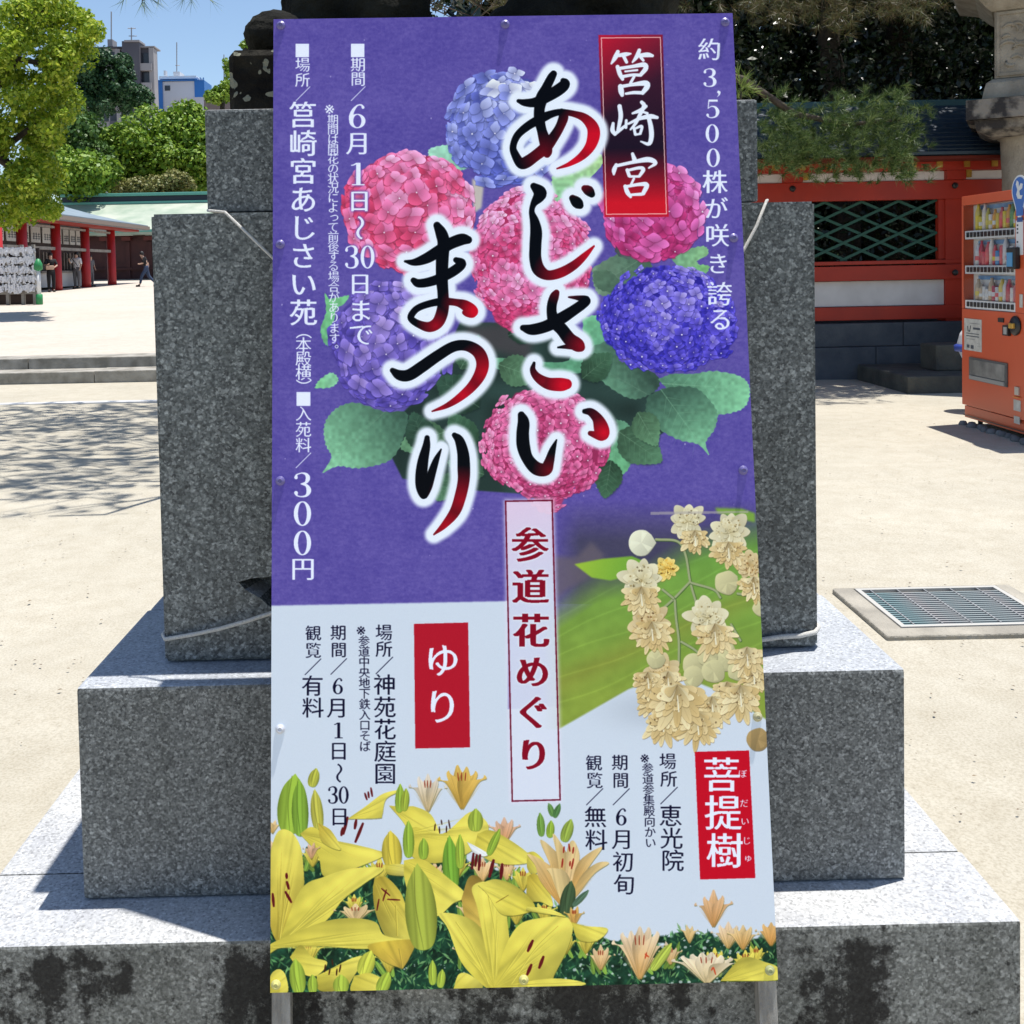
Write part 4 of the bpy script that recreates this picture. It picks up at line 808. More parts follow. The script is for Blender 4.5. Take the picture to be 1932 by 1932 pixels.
S_MA = [zt(T3, s) for s in ([(1258, -250, 52), (1290, -190, 84), (1308, -120, 90), (1300, -40, 92), (1295, 60, 90), (1295, 160, 86), (1302, 250, 80), (1305, 340, 84), (1290, 420, 88), (1258, 480, 84), (1200, 508, 74), (1130, 490, 56), (1075, 458, 48), (1064, 425, 48), (1110, 370, 48), (1200, 335, 50), (1300, 318, 56), (1400, 325, 52), (1470, 348, 76), (1520, 392, 88), (1488, 405, 56), (1464, 400, 36)],
  [(1020, 18, 16), (1090, 25, 50), (1180, -5, 76), (1265, -55, 84), (1350, -110, 84), (1440, -145, 84), (1490, -142, 56)], [(1082, 160, 40), (1120, 182, 60), (1200, 172, 66), (1290, 140, 70), (1390, 85, 72), (1442, 35, 66), (1400, 8, 40)])]
S_TU = [zt(T3, s) for s in ([(925, 832, 36), (980, 868, 74), (1050, 866, 84), (1150, 802, 84), (1260, 725, 80), (1380, 655, 76), (1480, 648, 78), (1565, 695, 88), (1598, 775, 92), (1580, 860, 88), (1520, 950, 72), (1430, 1032, 56), (1330, 1096, 36), (1223, 1137, 10)],)]
S_RI = [zt(T3, s) for s in ([(1184, 1335, 36), (1178, 1400, 56), (1155, 1500, 76), (1142, 1600, 86), (1142, 1700, 82), (1160, 1768, 48), (1188, 1700, 66), (1218, 1600, 60), (1252, 1500, 42), (1288, 1422, 10)],
  [(1388, 1315, 36), (1425, 1355, 66), (1452, 1450, 84), (1458, 1560, 92), (1456, 1660, 86), (1430, 1780, 84), (1390, 1889, 76), (1310, 1989, 46), (1235, 2057, 10)])]
title = S_A + S_JI + S_SA + S_I + S_MA + S_TU + S_RI
a, b, c, d = window(760, 110, 1310, 1160)
D = sdf_of(title, a, b, c, d)
X, Y = np.meshgrid(np.arange(a, b) + OX + .5, np.arange(c, d) + OY + .5)
halo = 1 - np.clip((D - 11.5) / 12.0, 0, 1); halo = halo * halo * (3 - 2 * halo)
lay(halo, a, b, c, d, rgb(222, 232, 250), 1)
red = np.zeros(X.shape)
for o, x, y, R_, s_ in [(T2, 720, 980, 330, 1.15), (T2, 560, 1150, 260, 1.1), (T2, 330, 1090, 190, .5), (T2, 680, 1820, 300, .95), (T4, 480, 120, 230, .75), (T4, 620, 650, 150, .65), (T4, 490, 945, 210, 1.1), (T4, 330, 910, 150, .6), (T4, 380, 1580, 130, .5), (T4, 790, 1300, 170, 1.05), (T4, 740, 1180, 110, .4),
                        (T3, 1550, 390, 170, 1.15), (T3, 1400, 340, 120, .5), (T3, 1250, 500, 150, .75), (T3, 1620, 850, 250, .9), (T3, 1450, 1020, 280, .95), (T3, 1290, 1120, 160, .8), (T3, 1440, 1800, 260, .75), (T3, 1330, 2000, 260, .85)]:
    red = np.maximum(red, s_ * np.clip(1 - np.hypot(X - (o[0] + x * .2795), Y - (o[1] + y * .2795)) / (R_ * .2795), 0, 1) ** .75)
ink = rgb(3, 5, 12) * (1 - np.clip(red, 0, 1)[..., None]) + rgb(196, 10, 36) * np.clip(red, 0, 1)[..., None]
lay(np.clip(.9 - D, 0, 1), a, b, c, d, ink)

# ---- type
EM = 120
_glyph = {}
def tri_raster(tris, H, W):
    m = np.zeros((H, W), bool)
    for t in tris:
        x0, x1 = int(max(0, math.floor(t[:, 0].min()))), int(min(W - 1, math.ceil(t[:, 0].max())))
        y0, y1 = int(max(0, math.floor(t[:, 1].min()))), int(min(H - 1, math.ceil(t[:, 1].max())))
        if x1 < x0 or y1 < y0: continue
        gx, gy = np.meshgrid(np.arange(x0, x1 + 1) + .5, np.arange(y0, y1 + 1) + .5)
        def e(a_, b_): return (b_[0] - a_[0]) * (gy - a_[1]) - (b_[1] - a_[1]) * (gx - a_[0])
        e0, e1, e2 = e(t[0], t[1]), e(t[1], t[2]), e(t[2], t[0])
        m[y0:y1 + 1, x0:x1 + 1] |= ((e0 >= 0) & (e1 >= 0) & (e2 >= 0)) | ((e0 <= 0) & (e1 <= 0) & (e2 <= 0))
    return m
def shifted(m, dy, dx):
    o = np.zeros_like(m); H, W = m.shape
    o[max(0, dy):H + min(0, dy), max(0, dx):W + min(0, dx)] = m[max(0, -dy):H + min(0, -dy), max(0, -dx):W + min(0, -dx)]
    return o
def text_tris(ch):
    cu = bpy.data.curves.new('type', 'FONT'); cu.body = ch; cu.size = 1; cu.resolution_u = 5
    ob = bpy.data.objects.new('type', cu); bpy.context.scene.collection.objects.link(ob)
    me = bpy.data.meshes.new_from_object(ob.evaluated_get(bpy.context.evaluated_depsgraph_get()))
    me.calc_loop_triangles()
    V = np.array([v.co[:2] for v in me.vertices]).reshape(-1, 2)
    T = [V[list(t.vertices)] for t in me.loop_triangles]
    bpy.data.objects.remove(ob); bpy.data.curves.remove(cu); bpy.data.meshes.remove(me)
    return V, T
_V, _T = text_tris('国'); REFW = _V[:, 0].max() - _V[:, 0].min(); EMU = REFW / .86
REFC = ((_V[:, 0].max() + _V[:, 0].min()) / 2, (_V[:, 1].max() + _V[:, 1].min()) / 2)
def glyph(ch, wt=0):
    if (ch, wt) in _glyph: return _glyph[ch, wt]
    H = int(EM * 1.2); m = None
    if ch in '01356':
        S = []; m = np.zeros((H, H), bool); gx, gy = np.meshgrid((np.arange(H) - 28) / (EM * .92), (np.arange(H) - 17) / (EM * .92))
        def ell(cx, cy, rx_, ry_): return ((gx - cx) / rx_) ** 2 + ((gy - cy) / ry_) ** 2 < 1
        def st(P):
            D_ = np.full(gx.shape, 9.)
            for x, y, w in spline(P, 10): D_ = np.minimum(D_, np.hypot(gx - x, gy - y) - w / 2)
            return D_ < 0
        if ch == '0': m = ell(.36, .5, .35, .5) & ~ell(.36, .5, .18, .455)
        if ch == '1': m = ((np.abs(gx - .38) < .095) & (gy > .02) & (gy < .97)) | ((np.abs(gx - .38) < .28) & (gy > .955) & (gy < 1.0)) | st([(.3, .05, .06), (.16, .12, .05), (.08, .13, .04)])
        if ch == '3': m = st([(.1, .2, .14), (.13, .09, .06), (.34, .02, .05), (.52, .08, .12), (.58, .23, .18), (.5, .4, .1), (.3, .46, .04)]) | st([(.3, .46, .04), (.52, .52, .11), (.62, .72, .19), (.53, .92, .1), (.32, .975, .05), (.14, .93, .06), (.1, .82, .15)])
        if ch == '5': m = ((gx > .13) & (gx < .62) & (gy > .0) & (gy < .11)) | st([(.155, .05, .05), (.12, .47, .05)]) | st([(.12, .47, .04), (.3, .37, .05), (.5, .42, .11), (.62, .65, .19), (.53, .9, .1), (.3, .975, .05), (.13, .93, .06), (.09, .83, .14)])
        if ch == '6': m = (ell(.36, .7, .34, .3) & ~ell(.36, .7, .17, .26)) | st([(.6, .13, .12), (.53, .03, .06), (.36, .05, .06), (.18, .26, .13), (.09, .52, .17), (.09, .7, .14)])
    else:
        V, T = text_tris(ch)
        k = EM / EMU
        TT = [np.c_[(t[:, 0] - REFC[0]) * k + H / 2, -(t[:, 1] - REFC[1]) * k + H / 2] for t in T]
        m = tri_raster(TT, H, H)
        if ch in '（）〜': m = np.rot90(m, -1).copy()
        if ch in '。': m = shifted(m, -int(EM * .5), int(EM * .5))
        if ch in 'っゅ': m = shifted(m, -int(EM * .08), int(EM * .08))
        if wt < 9 and ch not in '■／（）※':
            k = 2
            er = m.copy()
            for s in range(1, k + 1): er &= shifted(m, s, 0) & shifted(m, -s, 0)
            er |= m & ~(shifted(m, 9, 0) | shifted(m, -9, 0))            # keep thin strokes
            m = er.copy(); 
            for s in (1,) if wt < 1 else (1, 2): m |= shifted(er, 0, s) | shifted(er, 0, -s)
            for s in range(2, 1 + wt): m |= shifted(er, 0, s) | shifted(er, 0, -s)
            if wt >= 2: m |= shifted(m, 1, 0)
    _glyph[ch, wt] = m.astype(float)
    return _glyph[ch, wt]
def put(ch, x, y, size, col, wt=0, sx=1.0, glow=None, slant=0.0):
    g = glyph(ch, wt); H = g.shape[0]; I = np.zeros((H + 1, H + 1)); I[1:, 1:] = g.cumsum(0).cumsum(1)
    hs = size * 1.2 * .5; e = 8 if glow is not None else 1
    a, b, c, d = window(x - hs * sx - e, y - hs - e, x + hs * sx + e, y + hs + e)
    ssx = np.arange(a, b + 1) + OX; ssy = np.arange(c, d + 1) + OY
    u = np.clip((ssx - x) / (hs * sx) * H / 2 + H / 2, 0, H); v = np.clip((ssy - y) / hs * H / 2 + H / 2, 0, H)
    def samp(vv, uu):
        vi = np.minimum(vv.astype(int), H - 1); ui = np.minimum(uu.astype(int), H - 1); fv = (vv - vi)[:, None]; fu = (uu - ui)[None]
        return (I[vi][:, ui] * (1 - fu) + I[vi][:, ui + 1] * fu) * (1 - fv) + (I[vi + 1][:, ui] * (1 - fu) + I[vi + 1][:, ui + 1] * fu) * fv
    A = samp(v, u); cell = A[1:, 1:] - A[:-1, 1:] - A[1:, :-1] + A[:-1, :-1]
    den = (H / 2 / hs) ** 2 / sx
    m = np.clip(cell / den, 0, 1)
    if glow is not None: lay(np.clip(blur(m, 3) * 2.6, 0, 1), a, b, c, d, glow[0], glow[1])
    lay(np.clip(m * 1.12, 0, 1), a, b, c, d, col)
def column(s, x0, y0, x1, y1, size, col, wt=0, glow=None):
    for i, ch in enumerate(s):
        t = i / max(1, len(s) - 1); put(ch, x0 + (x1 - x0) * t, y0 + (y1 - y0) * t, size, col, wt, glow=glow)
TW = rgb(222, 230, 252); NV = rgb(8, 8, 40); PUR = (rgb(92, 78, 168), .75)
def sq(x, y, s): poly([(x - s / 2, y - s / 2), (x + s / 2, y - s / 2), (x + s / 2, y + s / 2), (x - s / 2, y + s / 2)], TW)
sq(630.7, 105.2, 28); sq(746, 105, 28); sq(633, 832, 29)
column('場所', 631.3, 135, 631, 167, 31, TW); put('／', 632, 196, 32, TW)
column('筥崎宮あじさい苑', 631.8, 240, 633, 652, 57, TW, 2)
column('（本殿横）', 633, 690, 633, 807, 33, TW)
column('入苑料', 633, 863, 633, 929, 33, TW); put('／', 633, 961, 34, TW)
for y in (1011, 1070.7, 1132): put('3' if y < 1020 else '0', 632.7, y, 56, TW)
put('円', 632, 1187, 50, TW, 1)
column('期間', 747, 135, 747, 165, 31, TW); put('／', 747, 196, 32, TW)
put('6', 747, 242, 54, TW, glow=PUR); put('月', 747, 299.5, 50, TW, 1, glow=PUR); put('1', 748, 362, 52, TW, glow=PUR); put('日', 749.5, 420, 48, TW, 1, glow=PUR); put('〜', 750, 475, 52, TW, 1, glow=PUR)
put('3', 735, 535.7, 52, TW, sx=.86, glow=PUR); put('0', 768, 535.7, 52, TW, sx=.86, glow=PUR); put('日', 751, 593, 48, TW, 1, glow=PUR); put('ま', 752, 649, 50, TW, 1, glow=PUR); put('で', 753, 698, 52, TW, 1, glow=PUR)
put('※', 693.6, 227, 34, TW); column('期間は開花の状況によって前後する', 694.4, 250, 695.6, 555, 23.5, TW); column('場合があります', 696, 577, 697.5, 706, 23.5, TW); put('。', 698, 728, 23, TW)
put('約', 1480, 104, 48, TW, 1); put('3', 1482, 162, 42, TW, sx=1.02); put('5', 1488, 227, 42, TW, sx=1.02); put('0', 1487, 278.5, 42, TW, sx=1.02); put('0', 1489, 329, 42, TW, sx=1.02)
poly(spline(zt(T2, [(1635, 605), (1655, 612), (1652, 635), (1630, 655), (1642, 632), (1630, 620)]), 4), TW)
put('株', 1491.4, 380.5, 52, TW, 1); put('が', 1494, 436, 48, TW, 1); put('咲', 1496, 492, 50, TW, 1); put('き', 1498, 551, 46, TW, 1); put('誇', 1501, 614, 52, TW, 1); put('る', 1502.6, 667, 50, TW, 1)
column('観覧', 653.6, 1321, 653.6, 1357, 33, NV); put('／', 653, 1391.6, 36, NV); column('有料', 652, 1431, 653, 1477, 45, NV)
column('期間', 706, 1320, 706.7, 1356, 33, NV); put('／', 706.7, 1391, 36, NV); put('6', 706, 1431, 36, NV, sx=.9); put('月', 704, 1477, 44, NV); put('1', 707, 1523, 36, NV, sx=.9); put('日', 706.7, 1567, 41, NV)
put('〜', 706.7, 1612.5, 42, NV); put('3', 695.5, 1658, 39, NV, sx=.82); put('0', 718, 1658, 39, NV, sx=.82); put('日', 708, 1704, 41, NV)
put('※', 759, 1314.5, 32, NV); column('参道中央地下鉄入口そば', 759.3, 1337, 761.6, 1557, 23.5, NV)
column('場所', 801, 1319.5, 801, 1354.5, 35, NV); put('／', 801.8, 1389, 38, NV); column('神苑花庭園', 802.6, 1429, 803.7, 1614.5, 46, NV)
poly([(863.5, 1301.3), (976.5, 1298.5), (980.6, 1559), (866.3, 1561.3)], rgb(170, 20, 42))
put('ゆ', 922.8, 1378, 72, TW, 2); put('り', 922.8, 1475, 76, TW, 2)
CRM = rgb(128, 6, 34); WG = (rgb(214, 224, 240), .9)
for ch, x, y, s in [('参', 1105.6, 1137, 74), ('道', 1106.7, 1225, 74), ('花', 1107.8, 1316, 74), ('め', 1111, 1402, 70), ('ぐ', 1111, 1487, 74), ('り', 1113, 1575, 70)]: put(ch, x, y, s, CRM, 5, glow=WG)
column('観覧', 1239, 1592, 1240.6, 1628.5, 34, NV); put('／', 1240.6, 1663, 37, NV); column('無料', 1242, 1705, 1244, 1753, 46, NV)
column('期間', 1293.4, 1591, 1294.8, 1628.5, 34, NV); put('／', 1296, 1663, 37, NV); put('6', 1297.3, 1704, 38, NV, sx=.9); column('月初旬', 1298.4, 1751.5, 1302, 1845.6, 44, NV)
put('※', 1350.7, 1581.5, 31, NV); column('参道参集殿向かい', 1351, 1603, 1357, 1758.4, 23.5, NV)
column('場所', 1393, 1588.5, 1395, 1625.7, 35, NV); put('／', 1395.7, 1660.6, 38, NV); column('恵光院', 1399, 1702.5, 1403, 1796, 47, NV)
poly([(1449.4, 1568.4), (1562.6, 1565.6), (1575.7, 1831.7), (1460.5, 1834.7)], rgb(188, 8, 36))
column('菩提樹', 1505, 1617, 1512, 1775, 76, TW, 2)
for ch, x, y, s in [('ぼ', 1549, 1614.5, 18), ('だ', 1552, 1676, 18), ('い', 1554, 1713.7, 18), ('じ', 1557.5, 1754, 18), ('ゅ', 1559, 1791, 18)]: put(ch, x, y, s, TW)
CV += (np.random.RandomState(3).rand(CH, CW, 1) - .5) * .018

# ---- rectify the print to the board's own rectangle and make the texture
BC = np.array([(516, 36), (1382, 25), (1468, 1851), (510, 1873)], float) * (2136 / 1932.)      # TL TR BR BL of the print
def homography(src, dst):
    A = []
    for (x, y), (u, v) in zip(src, dst): A += [[x, y, 1, 0, 0, 0, -u * x, -u * y], [0, 0, 0, x, y, 1, -v * x, -v * y]]
    h = np.linalg.solve(np.array(A), np.array(dst).ravel()); return np.append(h, 1).reshape(3, 3)
TWD, THT = 1100, 2180
Hm = homography([(0, 0), (TWD, 0), (TWD, THT), (0, THT)], BC)
U, V = np.meshgrid(np.arange(TWD) + .5, np.arange(THT) + .5)
q = np.stack([U, V, np.ones_like(U)], -1) @ Hm.T; sx_ = q[..., 0] / q[..., 2] - OX - .5; sy_ = q[..., 1] / q[..., 2] - OY - .5
xi = np.clip(sx_.astype(int), 0, CW - 2); yi = np.clip(sy_.astype(int), 0, CH - 2); fx = np.clip(sx_ - xi, 0, 1)[..., None]; fy = np.clip(sy_ - yi, 0, 1)[..., None]
TX = (CV[yi, xi] * (1 - fx) + CV[yi, xi + 1] * fx) * (1 - fy) + (CV[yi + 1, xi] * (1 - fx) + CV[yi + 1, xi + 1] * fx) * fy
TX = np.clip(TX, 0, 1)

def board_mesh():
    me = bpy.data.meshes.new('printed_panel')
    vs = [(-HW, 0, -HH), (HW, 0, -HH), (HW, 0, HH), (-HW, 0, HH), (-HW, .004, -HH), (HW, .004, -HH), (HW, .004, HH), (-HW, .004, HH)]
    me.from_pydata([BM @ Vector(v) for v in vs], [], [(0, 1, 2, 3), (5, 4, 7, 6), (0, 4, 5, 1), (1, 5, 6, 2), (2, 6, 7, 3), (3, 7, 4, 0)])
    uv = me.uv_layers.new(name='print')
    for l, c in zip(me.polygons[0].loop_indices, [(0, 0), (1, 0), (1, 1), (0, 1)]): uv.data[l].uv = c
    m = bpy.data.materials.new('printed_film'); m.use_nodes = True; nt = m.node_tree; p = nt.nodes['Principled BSDF']
    img = bpy.data.images.new('festival_print', TWD, THT); px = np.ones((THT, TWD, 4), np.float32); px[..., :3] = TX[::-1]; img.pixels.foreach_set(px.ravel()); img.update(); img.pack()
    t = nt.nodes.new('ShaderNodeTexImage'); t.image = img; t.extension = 'EXTEND'
    mx = nt.nodes.new('ShaderNodeMix'); mx.data_type = 'RGBA'; mx.blend_type = 'MULTIPLY'; mx.inputs[0].default_value = 1; mx.inputs[7].default_value = PRINT_GAIN
    nt.links.new(t.outputs[0], mx.inputs[6]); nt.links.new(mx.outputs[2], p.inputs['Base Color'])
    p.inputs['Roughness'].default_value = .34; p.inputs['Specular IOR Level'].default_value = .07
    tc = nt.nodes.new('ShaderNodeTexCoord'); n = nt.nodes.new('ShaderNodeTexNoise'); n.inputs['Scale'].default_value = 900; b = nt.nodes.new('ShaderNodeBump'); b.inputs['Strength'].default_value = .08; b.inputs['Distance'].default_value = .001
    nt.links.new(tc.outputs['Object'], n.inputs['Vector']); nt.links.new(n.outputs[0], b.inputs['Height']); nt.links.new(b.outputs[0], p.inputs['Normal'])
    me.materials.append(m); me.materials.append(mat('panel_edge', lin(.55, .54, .58), .5))
    for q in me.polygons[1:]: q.material_index = 1
    return me
PRINT_GAIN = (1.42, 1.36, 1.22, 1)
link('printed_panel', board_mesh(), board)
WOOD = mat('grey_timber', lin(.26, .24, .21), .85, lin(.42, .40, .36), 6, .5, 60)
nt = WOOD.node_tree
for n in nt.nodes:
    if n.type == 'TEX_NOISE':
        q = nt.nodes.new('ShaderNodeMapping'); q.inputs['Scale'].default_value = (12, 12, 1); tcn = [k for k in nt.nodes if k.type == 'TEX_COORD'][0]
        nt.links.new(tcn.outputs['Object'], q.inputs[0]); nt.links.new(q.outputs[0], n.inputs['Vector'])
for sx in (-1, 1):
    x0 = sx * (HW - .018)
    MB().box(x0 - .0165, x0 + .0165, .0045, .034, -HH - .20, HH - .004, .002).xf(BM).build('leg', WOOD, board)
for z in (-HH + .02, 0.25, HH - .025): MB().box(-HW + .036, HW - .036, .0045, .032, z - .016, z + .016, .002).xf(BM).build('cross_rail', WOOD, board)
BMI = BM.inverted()
SCREWS = [(530, 48), (953, 46), (1368, 42), (529, 461), (1384, 449), (529, 907), (1402, 887), (529, 1375), (1429, 1352), (521, 1857), (988, 1848), (1452, 1830)]
cols = [(.14, .12, .32)] * 7 + [(.6, .62, .68), (.45, .42, .25), (.62, .58, .2), (.6, .56, .2), (.4, .42, .2)]
mats_s = {}
for (x, y), c in zip(SCREWS, cols):
    d = ray(x, y); o = Vector((0, 0, HC)); a = BMI @ o; bdir = BMI.to_3x3() @ d; t = -a.y / bdir.y; p = a + bdir * t
    m = MB().lathe((0, 0, 0), [(.0085, 0), (.0088, .0012), (.0062, .003), (.0050, .0036), (.0049, .0054), (.0036, .0062), (.0030, .0048), (.0008, .0046)], 18)
    m.xf(BM @ Matrix.Translation((p.x, -.0004, p.z)) @ Matrix.Rotation(R(90), 4, 'X'))
    if c not in mats_s: mats_s[c] = mat('screw_paint_%d' % len(mats_s), lin(*c), .35)
    m.build('screw', mats_s[c], board, smooth=False)
# cords that tie the board to the shaft
CORD = mat('white_cord', lin(.80, .78, .73), .9, lin(.62, .60, .56), 300, .6, 900)
def cord(name, pts, r, label):
    m = MB(); m.tube([Vector(p) for p in pts], r, 8); return tag(m.build(name, CORD, None, True), label, 'cord', 'white cords tying the board to the pedestal')
f = YP - .006
A = onY(400, 401, f); B = onY(425, 403, f); C = onY(515, 487, 1.985); Dm = onY(560, 545, 2.02)
tl = [(A.x - .02, f + .05, zP + .008), (A.x, f, zP + .004), (B.x, f - .002, zP + .001), C, Dm]
cord('tie_cord', tl, .0029, 'white cord running from the top left edge of the granite shaft down behind the board')
A = onY(1446, 384, f)
tl = [(A.x + .02, f + .06, zP + .007), (A.x, f - .002, zP + .003), onY(1427, 427, f - .004), onY(1404, 470, 2.02), onY(1380, 505, 2.03)]
cord('tie_cord', tl, .0031, 'white cord running from the top right edge of the granite shaft down behind the board')
tl = [(xPL - .006, f + .25, onY(305, 1203, f).z), (xPL - .006, f + .02, onY(306, 1204, f).z), onY(311, 1206, f - .001)] + [onY(311 + 205 * t, 1206 - 51 * t + 6 * math.sin(3.1 * t), f - .004 - .02 * t) for t in (.25, .5, .75, 1, 1.2)]
cord('tie_cord', tl, .0042, 'white cord wrapped round the lower left corner of the granite shaft')
tl = [(xPR + .006, f + .25, onY(1545, 1188, f).z), (xPR + .006, f + .02, onY(1544, 1190, f).z), onY(1538, 1193, f - .001)] + [onY(1540 - 105 * t, 1193 + 15 * t + 2 * math.sin(6 * t), f - .004) for t in (.3, .6, 1, 1.2)]
cord('tie_cord', tl, .0052, 'thick white cord wrapped round the lower right corner of the granite shaft')

# ============================================================ drain grating in its concrete frame
GZ = .014
q = [onZ(1573, 1110, GZ), onZ(1900, 1100.6, GZ), onZ(1670, 1200, GZ)]
gx0 = (q[0].x + q[2].x) / 2; gy1 = q[0].y; gy0 = q[2].y; gx1 = q[1].x
gi = [onZ(1632, 1114.8, GZ), onZ(1884, 1108.6, GZ), onZ(1706, 1178.5, GZ)]
ix0 = (gi[0].x + gi[2].x) / 2 - .03; ix1 = gi[1].x; iy1 = gi[0].y + .03; iy0 = gi[2].y - .03
print('GRATE', gx0, gx1, gy0, gy1, ix0, ix1, iy0, iy1)
CONC = mat('old_concrete', lin(.26, .24, .20), .9, lin(.38, .35, .29), 6, .6, 50)
dr = thing('drain_grating', 'steel drain grating in a square concrete frame on the sand right of the pedestal', 'drain cover')
bm = bmesh.new()
O = [(gx0, gy0), (gx1, gy0), (gx1, gy1), (gx0, gy1)]; I = [(ix0, iy0), (ix1, iy0), (ix1, iy1), (ix0, iy1)]
def ringbox(O, I, z0, z1):
    m = MB(); v = [(x, y, z) for z in (z0, z1) for x, y in O + I]; f = []
    for i in range(4):
        j = (i + 1) % 4; f += [(8 + i, 8 + j, 12 + j, 12 + i), (i, j, 8 + j, 8 + i), (4 + j, 4 + i, 12 + i, 12 + j)]
    return m.add(v, f)
fr = ringbox(O, I, -.05, GZ); o = fr.build('concrete_frame', CONC, dr)
bv = o.modifiers.new('b', 'BEVEL'); bv.width = .012; bv.segments = 2
STL = mat('galvanised_steel', lin(.34, .35, .36), .5, lin(.2, .21, .22), 30, metal=.4)
ringbox([(ix0 + .002, iy0 + .002), (ix1 - .002, iy0 + .002), (ix1 - .002, iy1 - .002), (ix0 + .002, iy1 - .002)], [(ix0 + .022, iy0 + .022), (ix1 - .022, iy0 + .022), (ix1 - .022, iy1 - .022), (ix0 + .022, iy1 - .022)], .0, GZ + .002).build('steel_rim', mat('rim_steel', lin(.42, .41, .38), .6), dr)
DKS = mat('grating_bar_steel', lin(.16, .24, .25), .6, lin(.28, .27, .27), 6, metal=.1)
bar = MB().box(ix0 + .023, ix1 - .023, 0, .011, GZ - .022, GZ - .001).build('bar', DKS, dr); n = int((iy1 - iy0 - .05) / .024)
bar.location.y = iy0 + .026
for i in range(1, min(n, 150)):
    c = bar.copy(); COL.objects.link(c); c.location.y = iy0 + .026 + i * .024
cb = MB().box(0, .006, iy0 + .023, iy1 - .023, GZ - .02, GZ + .001).build('cross_bar', STL, dr); cb.location.x = ix0 + .06
k = 1
while ix0 + .06 + k * .115 < ix1 - .03:
    c = cb.copy(); COL.objects.link(c); c.location.x = ix0 + .06 + k * .115; k += 1
MB().box(ix0 + .003, ix1 - .003, iy0 + .003, iy1 - .003, -.045, -.04).build('drain_bottom', mat('drain_dark', lin(.015, .02, .025), .9), dr)

# ============================================================ vermilion shrine fence
YF = 12.55
VER = mat('vermilion_paint', lin(.42, .022, .004), .5, lin(.34, .017, .004), 3, .05, 30)
VERD = VER
GOLD = mat('gilt_fitting', lin(.62, .36, .06), .38, lin(.45, .25, .05), 20, metal=.55)
PLAS = mat('white_plaster', lin(.70, .68, .66), .8, lin(.60, .58, .56), 4)
GRN = mat('green_lattice_paint', lin(.012, .085, .06), .6)
IRON = mat('black_iron_cap', lin(.02, .02, .022), .5)
fence = thing('shrine_fence', 'vermilion shrine fence with green lattice windows and a dark copper roof on a stone footing', 'fence')
def fz(y, x=1600, Y=YF): return onY(x, y, Y).z
fx = lambda x, Y=YF: onY(x, 400, Y).x
FX0, FX1 = 2.0, 11.5
zb0 = 0.0; z_st = fz(606); z_st2 = fz(652)
# post positions from the nail caps: x 1494 and 1797 in the photo
p0, p1 = fx(1493), fx(1797); SP = p1 - p0
posts = [p0 + SP * i for i in range(-1, 5)]
STONE = mat('footing_stone', lin(.06, .07, .085), .85, lin(.10, .11, .12), 4, .4, 30)
xx = FX0
i = 0
for zz0, zz1, yy in ((-.05, z_st2 - .004, YF - .22), (z_st2, z_st - .02, YF - .16)):
    xx = FX0 - i * .5; i += 1
    while xx < FX1:
        w = random.uniform(1.1, 1.7); MB().box(xx, xx + w - .006, yy + random.uniform(-.006, .006), YF + .5, zz0, zz1, .012).build('footing_stone', STONE, fence); xx += w
for px_ in posts:
    MB().box(px_ - .11, px_ + .11, YF - .05, YF + .17, z_st - .019, fz(327)).build('post', VER, fence)
    for y in (355, 518):
        MB().lathe((0, 0, 0), [(.038, 0), (.034, .016), (.016, .026), (.0, .028)], 14).xf(Matrix.Translation((px_ - .01, YF - .0845, fz(y))) @ Matrix.Rotation(R(90), 4, 'X')).build('nail_cap', IRON, fence, True)
def rail(y0, y1, name='rail', yo=.08, m=None, d=.12): return MB().box(FX0, FX1, YF - yo, YF - yo + d, fz(y1), fz(y0), .006).build(name, m or VER, fence)
rail(344, 379.5, yo=.082, d=.16); rail(493, 500, yo=.06, d=.12); rail(502.5, 530, yo=.082, d=.16); rail(579, 604, yo=.07, d=.14)
rail(302, 326.5, 'eave_beam', yo=.16, d=.2)
